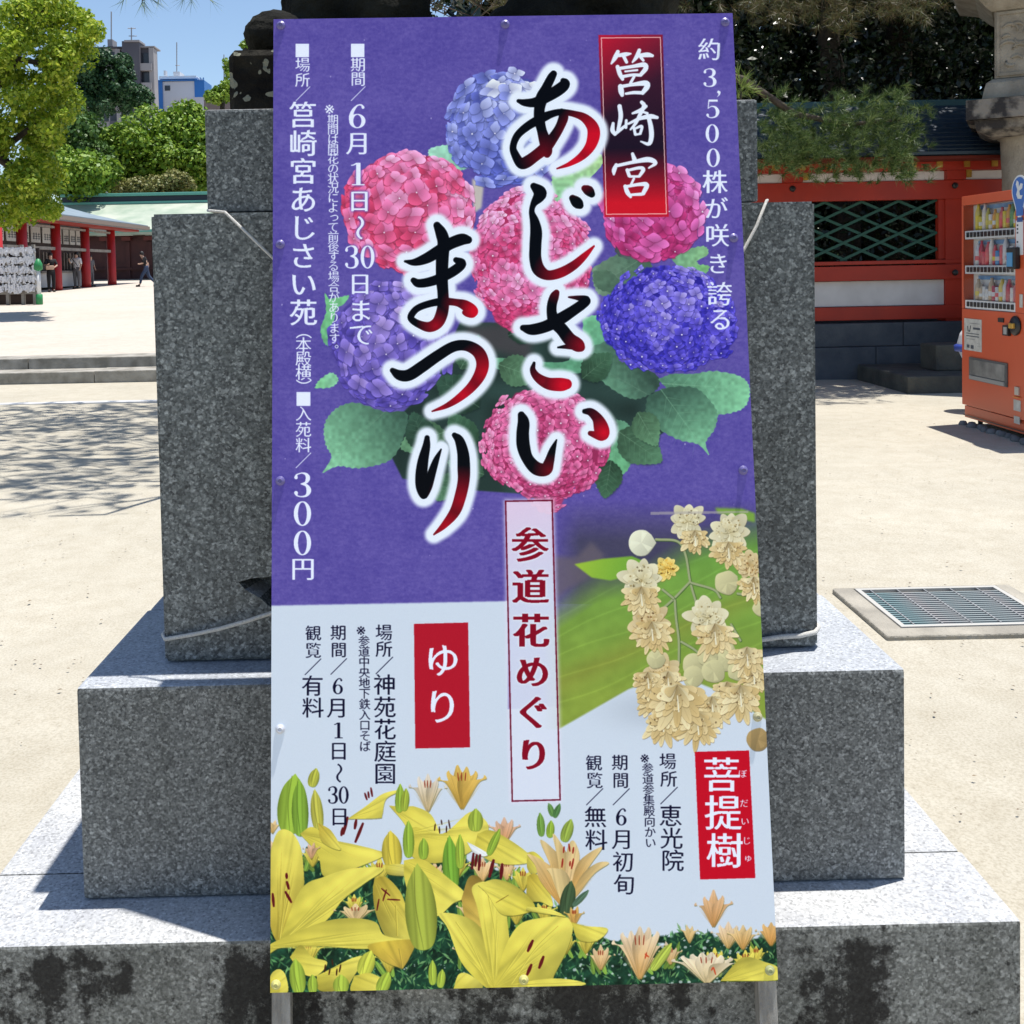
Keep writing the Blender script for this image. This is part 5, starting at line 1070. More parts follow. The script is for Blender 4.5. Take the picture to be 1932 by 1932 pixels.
for i in range(len(posts) - 1):
    a, b = posts[i] + .111, posts[i + 1] - .111
    MB().box(a, b, YF - .005, YF + .05, fz(578), fz(531)).build('plaster_panel', PLAS, fence)
    MB().box(a, b, YF - .06, YF + .0, fz(343.5), fz(327.2)).build('plaster_panel', PLAS, fence)
    a2, b2_ = a + .075, b - .075
    MB().box(a, a2, YF - .03, YF + .05, fz(492), fz(380)).build('window_jamb', VER, fence); MB().box(b2_, b, YF - .03, YF + .05, fz(492), fz(380)).build('window_jamb', VER, fence)
    # lattice strips, clipped to the opening
    z0, z1 = fz(492), fz(380); sl = .44; pitch = .2
    for sgn in (1, -1):
        k = -20
        while k < 30:
            c = z0 + k * pitch + .02                                # line z = c + sgn*sl*(x-a2)
            pts = []
            xa, xb = a2, b2_
            f = lambda x: c + sgn * sl * (x - a2)
            for zz in (z0, z1):
                xi_ = a2 + (zz - c) / (sgn * sl)
                if a2 < xi_ < b2_: pts.append((xi_, zz))
            for x_ in (xa, xb):
                if z0 <= f(x_) <= z1: pts.append((x_, f(x_)))
            k += 1
            if len(pts) < 2: continue
            pts = sorted(pts)[0], sorted(pts)[-1]
            if pts[1][0] - pts[0][0] < .05: continue
            (xa, za), (xb, zb_) = pts; d = Vector((xb - xa, 0, zb_ - za)).normalized(); n_ = Vector((-d.z, 0, d.x)) * .016; yy = YF + (.0 if sgn > 0 else .0152)
            m = MB(); P = [Vector((xa, yy, za)) + n_, Vector((xa, yy, za)) - n_, Vector((xb, yy, zb_)) - n_, Vector((xb, yy, zb_)) + n_]
            m.add(P + [p + Vector((0, .015, 0)) for p in P], [(0, 1, 2, 3), (7, 6, 5, 4), (0, 4, 5, 1), (1, 5, 6, 2), (2, 6, 7, 3), (3, 7, 4, 0)])
            m.build('lattice_strip', GRN, fence)
# gilt ends and brackets under the eave
for px_ in posts:
    MB().box(px_ - .13, px_ + .10, YF - .14, YF + .1, fz(343.8), fz(327)).build('bracket', VER, fence)
    MB().box(px_ + .101, px_ + .165, YF - .15, YF - .02, fz(340), fz(320)).build('gilt_plate', GOLD, fence)
for i, x in enumerate([1409, 1462, 1515, 1565, 1617, 1669, 1724, 1773, 1824.6, 1877, 1929]):
    X = onY(x, 316, YF - .17).x
    MB().box(X - .035, X + .035, YF - .175, YF - .161, fz(321.5), fz(310.5)).build('gilt_plate', GOLD, fence)
# roof: lapped copper courses
ROOF = mat('dark_copper_roof', lin(.014, .032, .055), .45, lin(.02, .042, .065), 3, .15, 40, spec=.6)
zE = fz(289, 1600, YF - .62); zR = fz(196, 1700, YF + .25)
NR = 11
for i in range(NR):
    t0, t1 = i / NR, (i + 1) / NR
    ya, yb = YF - .62 + .95 * t0, YF - .62 + .95 * t1 + .03; za, zb_ = zE + (zR - zE) * t0 ** 1.15, zE + (zR - zE) * t1 ** 1.15
    m = MB(); th = .035
    m.add([(FX0, ya, za), (FX1, ya, za), (FX1, yb, zb_), (FX0, yb, zb_), (FX0, ya, za - th), (FX1, ya, za - th), (FX1, yb, zb_ - th), (FX0, yb, zb_ - th)], [(0, 1, 2, 3), (7, 6, 5, 4), (0, 4, 5, 1), (1, 5, 6, 2), (2, 6, 7, 3), (3, 7, 4, 0)])
    m.build('roof_course', ROOF, fence)
MB().box(FX0, FX1, YF + .33, YF + .5, zR - .1, zR + .06, .02).build('ridge', mat('ridge_copper', lin(.03, .09, .10), .5), fence)
m = MB(); m.add([(FX0, YF + .5, zR - .05), (FX1, YF + .5, zR - .05), (FX1, YF + 1.4, zE), (FX0, YF + 1.4, zE), (FX0, YF + .5, zR - .1), (FX1, YF + .5, zR - .1), (FX1, YF + 1.4, zE - .05), (FX0, YF + 1.4, zE - .05)], [(0, 1, 2, 3), (7, 6, 5, 4), (0, 4, 5, 1), (2, 6, 7, 3), (1, 5, 6, 2), (3, 7, 4, 0)]); m.build('rear_roof', ROOF, fence)
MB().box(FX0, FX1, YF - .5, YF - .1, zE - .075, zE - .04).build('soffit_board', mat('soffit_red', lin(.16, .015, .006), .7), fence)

# ============================================================ stone lantern on its platform
LST = mat('lantern_stone', lin(.26, .23, .18), .9, lin(.40, .36, .29), 5, .7, 36)
LSD = mat('stained_lantern_stone', lin(.035, .032, .032), .9, lin(.26, .235, .20), 7, .8, 30, thr=(.42, .6))
LY = 11.6; LC = onY(1958, 300, LY); LX = LC.x
LD_ = math.hypot(LX, LY); LROT = Matrix.Translation((LX, LY, 0)) @ Matrix.Rotation(-math.atan2(LX, LY), 4, 'Z')
def half(px_, py_):
    t = math.tan(math.atan((1958 - PX) / FPX) - math.atan((px_ - PX) / FPX)); return LD_ * t / (1 + t)
class PhotoRow(float): pass
def lz(y): return PhotoRow(y)
def zz_(h, z): return onY(1958, float(z), LY * (1 - h / LD_)).z if isinstance(z, PhotoRow) else z
rb = half(1842, 240); rs_ = half(1823, 190); rx_ = half(1877, 100)
lan = thing('stone_lantern', 'tall carved stone lantern on a low platform behind the drinks machine', 'stone lantern')
def slab(cx, cy, prof, m, name, par, rot=0, bump=0):
    """square-section profile: list of (half width, z)"""
    v, f = [], []
    prof = [(h, zz_(h, z)) for h, z in prof]
    for h, z in prof:
        for a, b in ((-1, -1), (1, -1), (1, 1), (-1, 1)): v.append(tuple(LROT @ Vector((a * h, b * h, z))))
    for i in range(len(prof) - 1):
        for k in range(4): f.append((i * 4 + k, i * 4 + (k + 1) % 4, i * 4 + 4 + (k + 1) % 4, i * 4 + 4 + k))
    f += [(3, 2, 1, 0), tuple(len(prof) * 4 - 4 + k for k in range(4))]
    return MB().add(v, f).build(name, m, par)
sf = onY(1818, 600, LY).x
slab(LX, LY, [(.62, .28), (.62, .5), (.5, .52), (.5, .8), (.44, .84)], LST, 'foot_block', lan)
MB().lathe((LX, LY, 0), [(.47, .83), (.40, .95), (.37, 1.2), (.36, zz_(.36, lz(330))), (.37, zz_(.37, lz(300))), (.38, zz_(.38, lz(256))), (.42, zz_(.5, lz(250)))], 28).build('shaft', LST, lan, True)

slab(LX, LY, [(.44, lz(252)), (rb * .9, lz(244)), (rb, lz(236)), (rb * 1.03, lz(219)), (rs_ - .03, lz(218))], LSD, 'lotus_base', lan)
slab(LX, LY, [(rs_, lz(216)), (rs_, lz(178))], LSD, 'table_slab', lan)
slab(LX, LY, [(rs_ * .78, lz(177.5)), (rx_ + .10, lz(160)), (rx_ + .08, lz(148)), (rx_ + .02, lz(142))], LST, 'fire_box_sill', lan)
slab(LX, LY, [(rx_, lz(141)), (rx_, lz(12))], LST, 'fire_box', lan)
# carved panel on the box: raised border and relief scrolls
zb0_, zb1_ = zz_(rx_, lz(137)), zz_(rx_, lz(15))
def pbox(x0_, x1_, z0_, z1_): return MB().box(x0_, x1_, -rx_ - .02, -rx_ - .001, z0_, z1_).xf(LROT).build('panel_border', LST, lan)
pbox(-rx_ + .02, rx_ - .02, zb1_ - .03, zb1_); pbox(-rx_ + .02, rx_ - .02, zb0_, zb0_ + .03); pbox(-rx_ + .02, -rx_ + .05, zb0_ + .031, zb1_ - .031); pbox(rx_ - .05, rx_ - .02, zb0_ + .031, zb1_ - .031)
for (cx_, cy_, r_, a0, a1) in ((1906, 50, 13, 200, 380), (1920, 46, 9, 180, 350), (1903, 84, 14, 190, 370), (1924, 88, 11, 170, 360), (1908, 112, 8, 30, 220), (1925, 70, 8, 200, 20), (1900, 66, 7, 180, 330), (1918, 108, 9, 200, 360), (1945, 60, 12, 190, 370), (1950, 95, 12, 170, 350), (1975, 75, 12, 190, 370), (1990, 110, 9, 190, 370)):
    lx_ = (cx_ - 1958) / 81.0 * rx_; lz__ = zz_(rx_, lz(cy_)); rr = r_ * (LD_ - rx_) / FPX * .9
    MB().tube([(lx_ + rr * math.cos(R(a0 + (a1 - a0) * t / 9)), -rx_ - .004, lz__ - rr * .8 * math.sin(R(a0 + (a1 - a0) * t / 9))) for t in range(10)], [.004 + .016 * math.sin(math.pi * (t + .5) / 10) for t in range(10)], 6).xf(LROT).build('relief_scroll', LST, lan, True)
slab(LX, LY, [(rx_ + .03, lz(11)), (rx_ + .08, lz(2)), (rx_ + .20, lz(-26)), (rx_ + .42, lz(-52)), (rx_ + .46, lz(-68)), (rx_ + .24, lz(-92)), (.25, lz(-120)), (.16, lz(-124))], LST, 'cap', lan)
MB().lathe((LX, LY, zz_(.16, lz(-124))), [(.16, 0), (.2, .08), (.12, .16), (.17, .28), (.12, .42), (.0, .55)], 20).build('finial', LST, lan, True)
plat = thing('lantern_platform', 'low dark stone platform with a square block under the lantern', 'platform')
PST = mat('platform_stone', lin(.05, .05, .045), .9, lin(.085, .085, .07), 5, .5, 30)
px0 = onZ(1706, 741, 0).x; py0 = onZ(1760, 742, 0).y
MB().box(px0, LX - .01, py0, 12.3, -.05, .185, .02).build('platform_stone', PST, plat); MB().box(LX, LX + 1.4, py0, 12.3, -.05, .185, .02).build('platform_stone', PST, plat)
q = onY(1766, 650, 11.35); MB().box(q.x, q.x + .45, 11.35, 11.75, .187, onY(1780, 651, 11.35).z, .02).build('corner_block', PST, plat)

# ============================================================ drinks machine
XM = onZ(1815, 800, .0).x; YA = onZ(1815, 800, 0).y; YN = YA - 1.22
mz = lambda x, y: onX(x, y, XM)
ztop = mz(1815, 371).z; zbot = mz(1815, 786).z
print('MACHINE', XM, YA, ztop, zbot)
ORG = mat('orange_machine_paint', lin(.62, .10, .035), .35, lin(.58, .095, .035), 2)
vm = thing('drinks_machine', 'orange red drinks vending machine cut off by the right edge', 'vending machine')
# body with a window opening on its face
def W(zx, zy):  # a point on the face from the enlarged view of the machine
    return mz(1772.8 + zx * .28076, 316.6 + zy * .28076)
w0 = W(160, 250); w1 = W(163, 955); w2 = W(508, 985); wt = W(505, 222)
wy1, wy0 = w0.y, w2.y; wz1, wz0 = w0.z - .005, w1.z + .012
print('WIN', wy0, wy1, wz0, wz1)
m = MB(); m.box(XM + .10, XM + .72, YN, YA, zbot + .06, ztop - .01); m.build('cabinet', ORG, vm)
def face_box(name, ya, yb, za, zb_, x0, x1, mt, bev=0): return MB().box(XM + x0, XM + x1, min(ya, yb), max(ya, yb), min(za, zb_), max(za, zb_), bev).build(name, mt, vm)
face_box('door_frame', YN, YA, wz1, ztop, 0, .099, ORG, .006); face_box('door_frame', YN, YA, zbot + .11, wz0, 0, .099, ORG, .006)
face_box('door_frame', wy1, YA, wz0 + .001, wz1 - .001, .001, .099, ORG); face_box('door_frame', YN, wy0, wz0 + .001, wz1 - .001, .001, .099, ORG)
face_box('kick_plate', YN + .01, YA - .01, zbot + .0, zbot + .10, .02, .08, ORG)
DK = mat('machine_black', lin(.018, .018, .02), .4); WH = mat('machine_white', lin(.72, .73, .74), .4); BL = mat('display_blue', lin(.10, .25, .50), .5, lin(.22, .40, .62), 5)
face_box('display_back', wy0, wy1, wz0 + .001, wz1 - .001, .088, .0985, WH)
H3 = (wz1 - wz0) / 3
bc = [lin(.05, .3, .6), lin(.75, .6, .05), lin(.55, .5, .06), lin(.8, .75, .7), lin(.75, .35, .03), lin(.1, .3, .12), lin(.55, .04, .08), lin(.75, .1, .12), lin(.7, .7, .72), lin(.6, .45, .3), lin(.12, .12, .14), lin(.8, .6, .1)]
bmats = [mat('drink_colour_%d' % i, c, .3, lin(*(v * .7 + .12 for v in c[:3])), 26) for i, c in enumerate(bc)]
for r_ in range(3):
    zb_ = wz0 + r_ * H3
    face_box('button_strip', wy0 + .004, wy1 - .004, zb_ + .004, zb_ + .075, .012, .085, WH)
    face_box('display_panel', wy0 + .02, wy1 - .10, zb_ + .25, zb_ + H3 - .01, .078, .0875, BL)
    nb = 13
    for k in range(nb):
        yk = wy1 - .03 - (wy1 - wy0 - .06) * (k + .5) / nb
        face_box('button', yk - .019, yk + .019, zb_ + .02, zb_ + .062, .004, .0118, DK, .004)
    span = wy1 - wy0 - .17
    for k in range(12):
        yk = wy1 - .13 - span * (k + .5) / 12; rr = random.uniform(.022, .029); hh = random.uniform(.15, .24) if r_ else random.uniform(.13, .19)
        mt = bmats[(k * 5 + r_ * 3 + random.randint(0, 3)) % 12] if r_ != 1 else bmats[random.choice([6, 7, 7, 8, 10, 6, 3, 0])]
        if r_ == 2: mt = bmats[random.choice([0, 1, 1, 2, 2, 4, 5, 7, 3, 8, 11])]
        if r_ == 0: mt = bmats[random.choice([3, 8, 3, 9, 11, 8, 6])]
        if random.random() < .5: prof = [(rr, 0), (rr, hh * .62), (rr * .9, hh * .72), (rr * .45, hh * .88), (rr * .45, hh), (.0, hh)]
        else: prof = [(rr * .9, 0), (rr, .01), (rr, hh * .68), (rr * .85, hh * .72), (0, hh * .72)]
        b = MB().lathe((XM + .052, yk, zb_ + .078), prof, 12).build('drink', mt, vm, True)
        if random.random() < .6: MB().lathe((XM + .052, yk, zb_ + .078 + hh * .22), [(rr + .001, 0), (rr + .001, hh * .2)], 12).build('drink_label', random.choice([WH, bmats[8], bmats[7], bmats[1]]), b)
gl = bpy.data.materials.new('display_glass'); gl.use_nodes = True; p_ = gl.node_tree.nodes['Principled BSDF']; p_.inputs['Transmission Weight'].default_value = 1; p_.inputs['Roughness'].default_value = .02; p_.inputs['IOR'].default_value = 1.12; p_.inputs['Base Color'].default_value = (.97, .98, .99, 1)
face_box('display_glass', wy0, wy1, wz0 + .076, wz1 - .002, .0005, .0025, gl)
def panel(name, pts, mt, x=-.004, d=.004):
    P = [W(a, b) for a, b in pts]; ys = [p.y for p in P]; zs = [p.z for p in P]
    return face_box(name, min(ys), max(ys), min(zs), max(zs), x, x + d, mt)
GRY = mat('notice_grey', lin(.42, .41, .38), .5, lin(.55, .54, .50), 20)
pp = panel('notice_sticker', [(168, 1010), (284, 1240)], GRY)
INK = mat('sticker_ink', lin(.06, .07, .09), .6); 
for a, b, c_, d_ in ((205, 1042, 272, 1052), (228, 1072, 275, 1092), (182, 1112, 268, 1118), (182, 1130, 268, 1135), (184, 1148, 240, 1154), (186, 1186, 204, 1210), (212, 1190, 232, 1218), (255, 1180, 275, 1184), (255, 1200, 275, 1204)):
    panel('sticker_print', [(a, b), (c_, d_)], INK, -.0048, .0007)
MB().tube([(XM - .0055, W(192, 1062).y, W(192, 1062).z), (XM - .0055, W(196, 1096).y, W(196, 1096).z), (XM - .0055, W(206, 1100).y, W(206, 1100).z), (XM - .0055, W(213, 1060).y, W(213, 1060).z)], .004, 6).build('sticker_print', INK, vm)
panel('delivery_frame', [(206, 1270), (460, 1475)], mat('flap_frame', lin(.10, .10, .10), .4), -.012, .012)
panel('delivery_flap', [(216, 1284), (450, 1436)], mat('flap_glass', lin(.16, .155, .145), .2, lin(.30, .29, .27), 7), -.017, .005)
panel('flap_lip', [(216, 1392), (450, 1468)], mat('lip_grey', lin(.28, .28, .27), .4), -.024, .012)
panel('coin_slot', [(397, 1008), (434, 1040)], DK, -.008, .008)
panel('card_reader', [(442, 1056), (480, 1130)], DK, -.025, .025); panel('reader_screen', [(450, 1068), (472, 1120)], mat('lip_light', lin(.35, .35, .34), .3), -.0265, .0015)
cl = W(514, 1062); MB().lathe((0, 0, 0), [(.075, 0), (.078, .012), (.06, .024), (.0, .026)], 18).xf(Matrix.Translation((XM, cl.y, cl.z)) @ Matrix.Rotation(R(-90), 4, 'Y')).build('coin_bezel', DK, vm, True)
MB().box(XM - .045, XM - .02, cl.y - .03, cl.y + .035, cl.z - .02, cl.z + .022, .006).xf(Matrix.Identity(4)).build('coin_lever', mat('brass_lever', lin(.60, .36, .07), .35, metal=.5), vm)
panel('price_strip', [(516, 355), (563, 585)], WH, -.004, .004)
for yy in (380, 405, 430, 492, 530, 560): panel('strip_print', [(522, yy), (532, yy + 12)], INK, -.0048, .0007)
panel('strip_print', [(524, 334), (562, 362)], mat('badge_navy', lin(.03, .09, .30), .4), -.005, .0009); panel('strip_print', [(518, 268), (566, 320)], mat('badge_blue', lin(.05, .16, .50), .4), -.005, .0009)
# round blue badge with a white mark
bc_ = W(540, 150); rr = .105
def flat(name, pts, mt, x, d=.002):
    m = MB(); n_ = len(pts); m.add([(XM + x, y, z) for y, z in pts] + [(XM + x + d, y, z) for y, z in pts], [tuple(range(n_)), tuple(range(2 * n_ - 1, n_ - 1, -1))] + [(i, i + n_, (i + 1) % n_ + n_, (i + 1) % n_) for i in range(n_)]); return m.build(name, mt, vm)
drop = lambda s: [(bc_.y + s * rr * math.cos(a), bc_.z + s * rr * 1.05 * math.sin(a) - (s * rr * .95 * max(0, -math.sin(a)) ** 6)) for a in np.linspace(0, 2 * math.pi, 40, endpoint=False)]
flat('badge', drop(1.06), WH, -.004); flat('badge', drop(.92), mat('badge_blue', lin(.05, .16, .50), .4), -.0065)
flat('badge_mark', [(bc_.y + a * rr, bc_.z + b * rr) for a, b in ((.28, .75), (.42, .45), (.20, .05), (.36, -.30), (.16, -.62), (-.30, -.66), (-.48, -.40), (-.12, -.38), (-.05, -.05), (-.42, .12), (-.52, .42), (-.25, .50), (.0, .22), (.06, .60))], WH, -.009)
k = W(520, 620); MB().box(XM - .05, XM, k.y - .05, k.y + .07, k.z - .07, k.z + .10, .012).build('terminal', DK, vm); MB().box(XM - .056, XM - .051, k.y - .03, k.y + .05, k.z - .05, k.z + .06).build('terminal_screen', mat('terminal_blue', lin(.08, .30, .55), .3), vm)
panel('return_slot', [(512, 1470), (540, 1530)], mat('chrome', lin(.5, .48, .45), .3, metal=.6), -.012, .012); panel('return_slot', [(508, 1535), (546, 1548)], mat('lever_orange', lin(.8, .28, .03), .4), -.02, .02)
panel('label_plate', [(500, 1555), (546, 1640)], GRY); panel('label_plate', [(502, 1665), (540, 1725)], GRY); panel('key_plate', [(540, 850), (560, 940)], GRY)
zg = W(163, 1658).z; face_box('door_gap', YN, YA - .02, zg - .004, zg + .004, -.002, 0, DK)
for y_ in (YA - .08, YN + .08):
    MB().lathe((XM + .12, y_, -.01), [(.05, 0), (.05, .015), (.02, .02), (.02, .09)], 12).build('foot', DK, vm)
MB().box(XM + .08, XM + .6, YN + .03, YA - .03, zbot + .01, zbot + .058).build('base_frame', DK, vm)
rk = MB(); 
for i in range(16):
    y_ = YA - .05 - i * .075; rr_ = random.uniform(.03, .05); rk.lathe((XM + .0 + random.uniform(-.02, .03), y_, -.01), [(rr_, 0), (rr_ * 1.1, .02), (rr_ * .7, .045), (0, .05)], 7)
tag(rk.build('pad_stones', mat('pad_stone', lin(.12, .12, .12), .9, lin(.2, .2, .2), 9), None, True), 'row of dark pad stones along the foot of the orange drinks machine', 'stones', kind='stuff')
# bin behind the machine
BY = YA + .75; bq = onY(1815, 640, BY); bin_ = thing('waste_bin', 'blue rimmed white waste bin peeking out behind the orange drinks machine', 'waste bin')
bz = lambda y: onY(1805, y, BY).z; br_ = .22; bx = bq.x + .17
MB().lathe((bx, BY, 0), [(br_ * .34, .04), (br_ * .56, bz(690)), (br_ * .84, bz(664))], 24).build('body', WH, bin_, True)
MB().lathe((bx, BY, 0), [(br_ * 1.0, bz(663)), (br_ * 1.02, bz(653)), (br_ * .9, bz(650))], 24).build('rim', mat('bin_blue', lin(.03, .06, .30), .4), bin_, True)
MB().lathe((bx, BY, 0), [(br_ * .9, bz(649.5)), (br_ * .78, bz(630)), (br_ * .5, bz(612)), (.0, bz(608))], 24).build('lid', WH, bin_, True)

# ============================================================ far side of the plaza
RED = mat('shrine_red', lin(.42, .012, .012), .5, lin(.34, .010, .010), 2)
DKW = mat('dark_timber', lin(.030, .020, .018), .8, lin(.05, .03, .026), 3)
GRW = mat('silvered_timber', lin(.20, .18, .16), .85, lin(.28, .26, .23), 4)
CREAM = mat('shoji_white', lin(.62, .60, .56), .8)
off = thing('shrine_office', 'long shrine office with round red columns under a pale copper roof', 'building')
XC = -18.1
def pz(Y): return plaza_z(Y)
# hipped roof, far end toward the pedestal
eX, eY = -16.9, 56.2; rX = -23.2; zE1 = 4.05; zR1 = 6.45
COP = mat('pale_copper_roof', lin(.22, .27, .31), .55, lin(.17, .22, .25), 1.2, .1, 20)
prof = [(0, 0), (.15, .085), (.32, .2), (.5, .36), (.7, .58), (.86, .8), (1, 1)]
m = MB(); v = []; f = []
NY = 34.0
for t, h in prof:
    X_ = eX + (rX - eX) * t; Yc = eY - 6.2 * t; z = zE1 + (zR1 - zE1) * h
    v += [(X_, 16, z), (X_, Yc, z), (rX - (X_ - rX), Yc, z), (rX - (X_ - rX), 16, z)]
for i in range(len(prof) - 1):
    a, b = i * 4, i * 4 + 4
    f += [(a, a + 1, b + 1, b), (a + 1, a + 2, b + 2, b + 1), (a + 2, a + 3, b + 3, b + 2)]
v2 = [(x, y, z - .26) for x, y, z in v[:4]]
o = len(v); v += v2; f += [(0, o, o + 1, 1), (1, o + 1, o + 2, 2), (2, o + 2, o + 3, 3), (o, o + 3, o + 2, o + 1)]
# keep the roof behind the camera side short: near end stays out of frame
v = [(x, max(y, 27.0), z) for x, y, z in v]
m.add(v, f); m.build('roof', COP, off)
MB().box(rX - .3, rX + .3, 27, eY - 6.0, zR1 - .1, zR1 + .35, .05).build('ridge', COP, off)
MB().box(eX + .02, eX + .10, 27, eY, zE1 - .24, zE1 - .06).build('gutter', mat('gutter_brown', lin(.22, .17, .14), .6), off)
MB().box(eX - 1.0, eX - .25, 27, eY - .8, zE1 - .36, zE1 - .262).build('eave_rafters', mat('rafter_red', lin(.30, .03, .02), .7), off)
colY = [37.6, 41.4, 45.3, 49.2, 52.9]
pxs = [-6, 42, 106, 161, 210]
for Y, pxx in zip(colY, pxs):
    X_ = onY(pxx, 480, Y).x; r_ = .215
    MB().lathe((X_, Y, pz(Y) - .05), [(r_ * 1.05, 0), (r_, .3), (r_ * .96, 3.2)], 18).build('column', RED, off, True)
xcol = lambda Y: onY(pxs[2], 480, 45.3).x + (Y - 45.3) * (onY(210, 480, 52.9).x - onY(106, 480, 45.3).x) / 7.6
def beam(y0, y1, z0, z1, mt, name, dx=0, th=.16):
    m = MB(); xa, xb = xcol(y0) + dx, xcol(y1) + dx
    m.add([(xa, y0, z0), (xa + th, y0, z0), (xb + th, y1, z0), (xb, y1, z0), (xa, y0, z1), (xa + th, y0, z1), (xb + th, y1, z1), (xb, y1, z1)], [(0, 3, 2, 1), (4, 5, 6, 7), (0, 1, 5, 4), (1, 2, 6, 5), (2, 3, 7, 6), (3, 0, 4, 7)]); return m.build(name, mt, off)
gz = pz(47)
beam(30, 54.5, 3.88, 4.06, RED, 'wall_plate', -.08)
for i in range(4):
    ya, yb = colY[i] + .1, colY[i + 1] - .1
    beam(ya, yb, 3.50, 3.60, GRW, 'tie_rail', -.05, .1); beam(ya, yb, 2.55, 2.68, GRW, 'tie_rail', -.05, .1)
# inner wall with name boards and screens
for i, (ya, yb) in enumerate(((30, 37.6), (37.6, 41.4), (41.4, 45.3), (45.3, 49.2), (49.2, 51.8))):
    beam(ya, yb, gz - .3, 3.9, DKW, 'back_wall', -1.25, .1)
    for k in range(3):
        y0 = ya + (yb - ya) * (k + .06) / 3; y1 = ya + (yb - ya) * (k + .86) / 3
        nb = beam(y0, y1, 2.92, 3.62, CREAM, 'name_board', -1.13, .04)
        n_ = MB()
        for c_ in range(3):
            yc = y0 + (y1 - y0) * (c_ + .9) / 3.6; xx_ = xcol(yc) - 1.13 + .045
            for s_ in range(3): n_.box(xx_, xx_ + .004, yc - .10, yc + .12, 3.08 + s_ * .1, 3.11 + s_ * .1)
            n_.box(xx_ + .005, xx_ + .008, yc - .01, yc + .03, 3.05, 3.36)
        n_.build('lettering', INK, nb)
        beam(y0, y1, 1.9, 2.5, CREAM if k == 1 else GRW, 'screen', -1.14, .03) if i == 2 else None
        for b in range(3): beam(y0 + b * .38, y0 + b * .38 + .07, gz + .9, 2.5, GRW, 'batten', -1.14, .05)
    beam(ya, yb, gz + .1, gz + .75, CREAM, 'counter_front', -1.1, .3)
    beam(ya + .1, yb - .1, gz + .75, gz + .84, GRW, 'counter_top', -1.13, .45)
# ---- hall across the back
hall = thing('worship_hall', 'long dark walled hall with a green copper roof across the back of the plaza', 'building')
HY = 62.0
CGR = mat('verdigris_roof', lin(.26, .33, .25), .7, lin(.42, .45, .37), .8, .1, 10, detail=8)
TEAL = mat('ridge_teal', lin(.12, .36, .29), .5)
xa, xb = -26, 4
ze = onY(250, 433, HY).z; zr = onY(250, 384, HY + 6).z; zr2 = onY(250, 366, HY + 6).z
m = MB(); NS = 5
for i in range(NS):
    t0, t1 = i / NS, (i + 1) / NS; c = lambda t: ze + (zr - ze) * (t ** 1.25)
    m.add([(xa, HY + 6 * t0, c(t0)), (xb, HY + 6 * t0, c(t0)), (xb, HY + 6 * t1, c(t1)), (xa, HY + 6 * t1, c(t1))], [(0, 1, 2, 3)])
m.add([(xa, HY, ze), (xb, HY, ze), (xb, HY, ze - .3), (xa, HY, ze - .3), (xb, HY + 1.2, ze - .3), (xa, HY + 1.2, ze - .3)], [(0, 3, 2, 1), (3, 5, 4, 2)])
m.build('roof', CGR, hall)
MB().box(xa, xb, HY + 6, HY + 6.9, zr + .01, zr2 - .14).build('ridge', mat('ridge_navy', lin(.012, .02, .035), .6), hall)
MB().box(xa - .1, xb, HY + 5.85, HY + 7.05, zr2 - .138, zr2 + .06, .04).build('ridge_cap', TEAL, hall)
MB().box(xa, xb, HY + 5.9, HY + 6.0, zr - .02, zr + .13).build('ridge_trim', TEAL, hall)
MB().box(xa, xb, HY - .06, HY - .003, ze - .16, ze - .02).build('eave_trim', TEAL, hall)
MAR = mat('maroon_timber', lin(.035, .008, .010), .7, lin(.055, .014, .014), 2)
MB().box(xa, xb, HY + 1.4, HY + 1.6, 0.6, ze - .3).build('wall', MAR, hall)
for i in range(18):
    x_ = -24.5 + i * 1.35
    MB().box(x_, x_ + .25, HY + 1.3, HY + 1.398, .9, ze - .7).build('post', MAR, hall)
    MB().box(x_ - .15, x_ + .4, HY + 1.0, HY + 1.399, ze - .62, ze - .38).build('bracket', mat('bracket_red', lin(.10, .02, .02), .7), hall)
MB().box(xa, xb, HY + 1.2, HY + 1.299, 1.7, 1.82).build('rail', MAR, hall); MB().box(xa, xb, HY + .9, HY + 1.39, .9, 1.12).build('sill_step', GRW, hall)
# little gable with a ridge-end tile peeping over the hall
gab = thing('gable_roof', 'small verdigris gable with a carved ridge end rising behind the hall roof', 'roof')
GY = 78; a = onY(215, 362, GY); b = onY(203, 345, GY); c_ = onY(250, 352, GY)
MB().add([(a.x - 1.0, GY, a.z - .6), (a.x + 1.0, GY, a.z - .6), (a.x - .1, GY, a.z + .35), (a.x + 3.4, GY + 3, a.z - .6), (a.x + 1.2, GY + 3, a.z + .35), (a.x + .6, GY + 3, a.z - .6)], [(0, 1, 2), (1, 3, 4, 2), (0, 2, 4, 5), (3, 5, 4)]).build('roof', CGR, gab)
MB().box(b.x - .32, b.x + .35, GY - .12, GY + .1, b.z - .35, b.z + .15, .08).build('ridge_end_tile', mat('tile_grey', lin(.10, .16, .16), .6), gab)
MB().tube([(b.x, GY, b.z + .05), (c_.x + .2, GY + 3, c_.z)], .16, 8).build('ridge', mat('tile_grey', lin(.10, .16, .16), .6), gab)

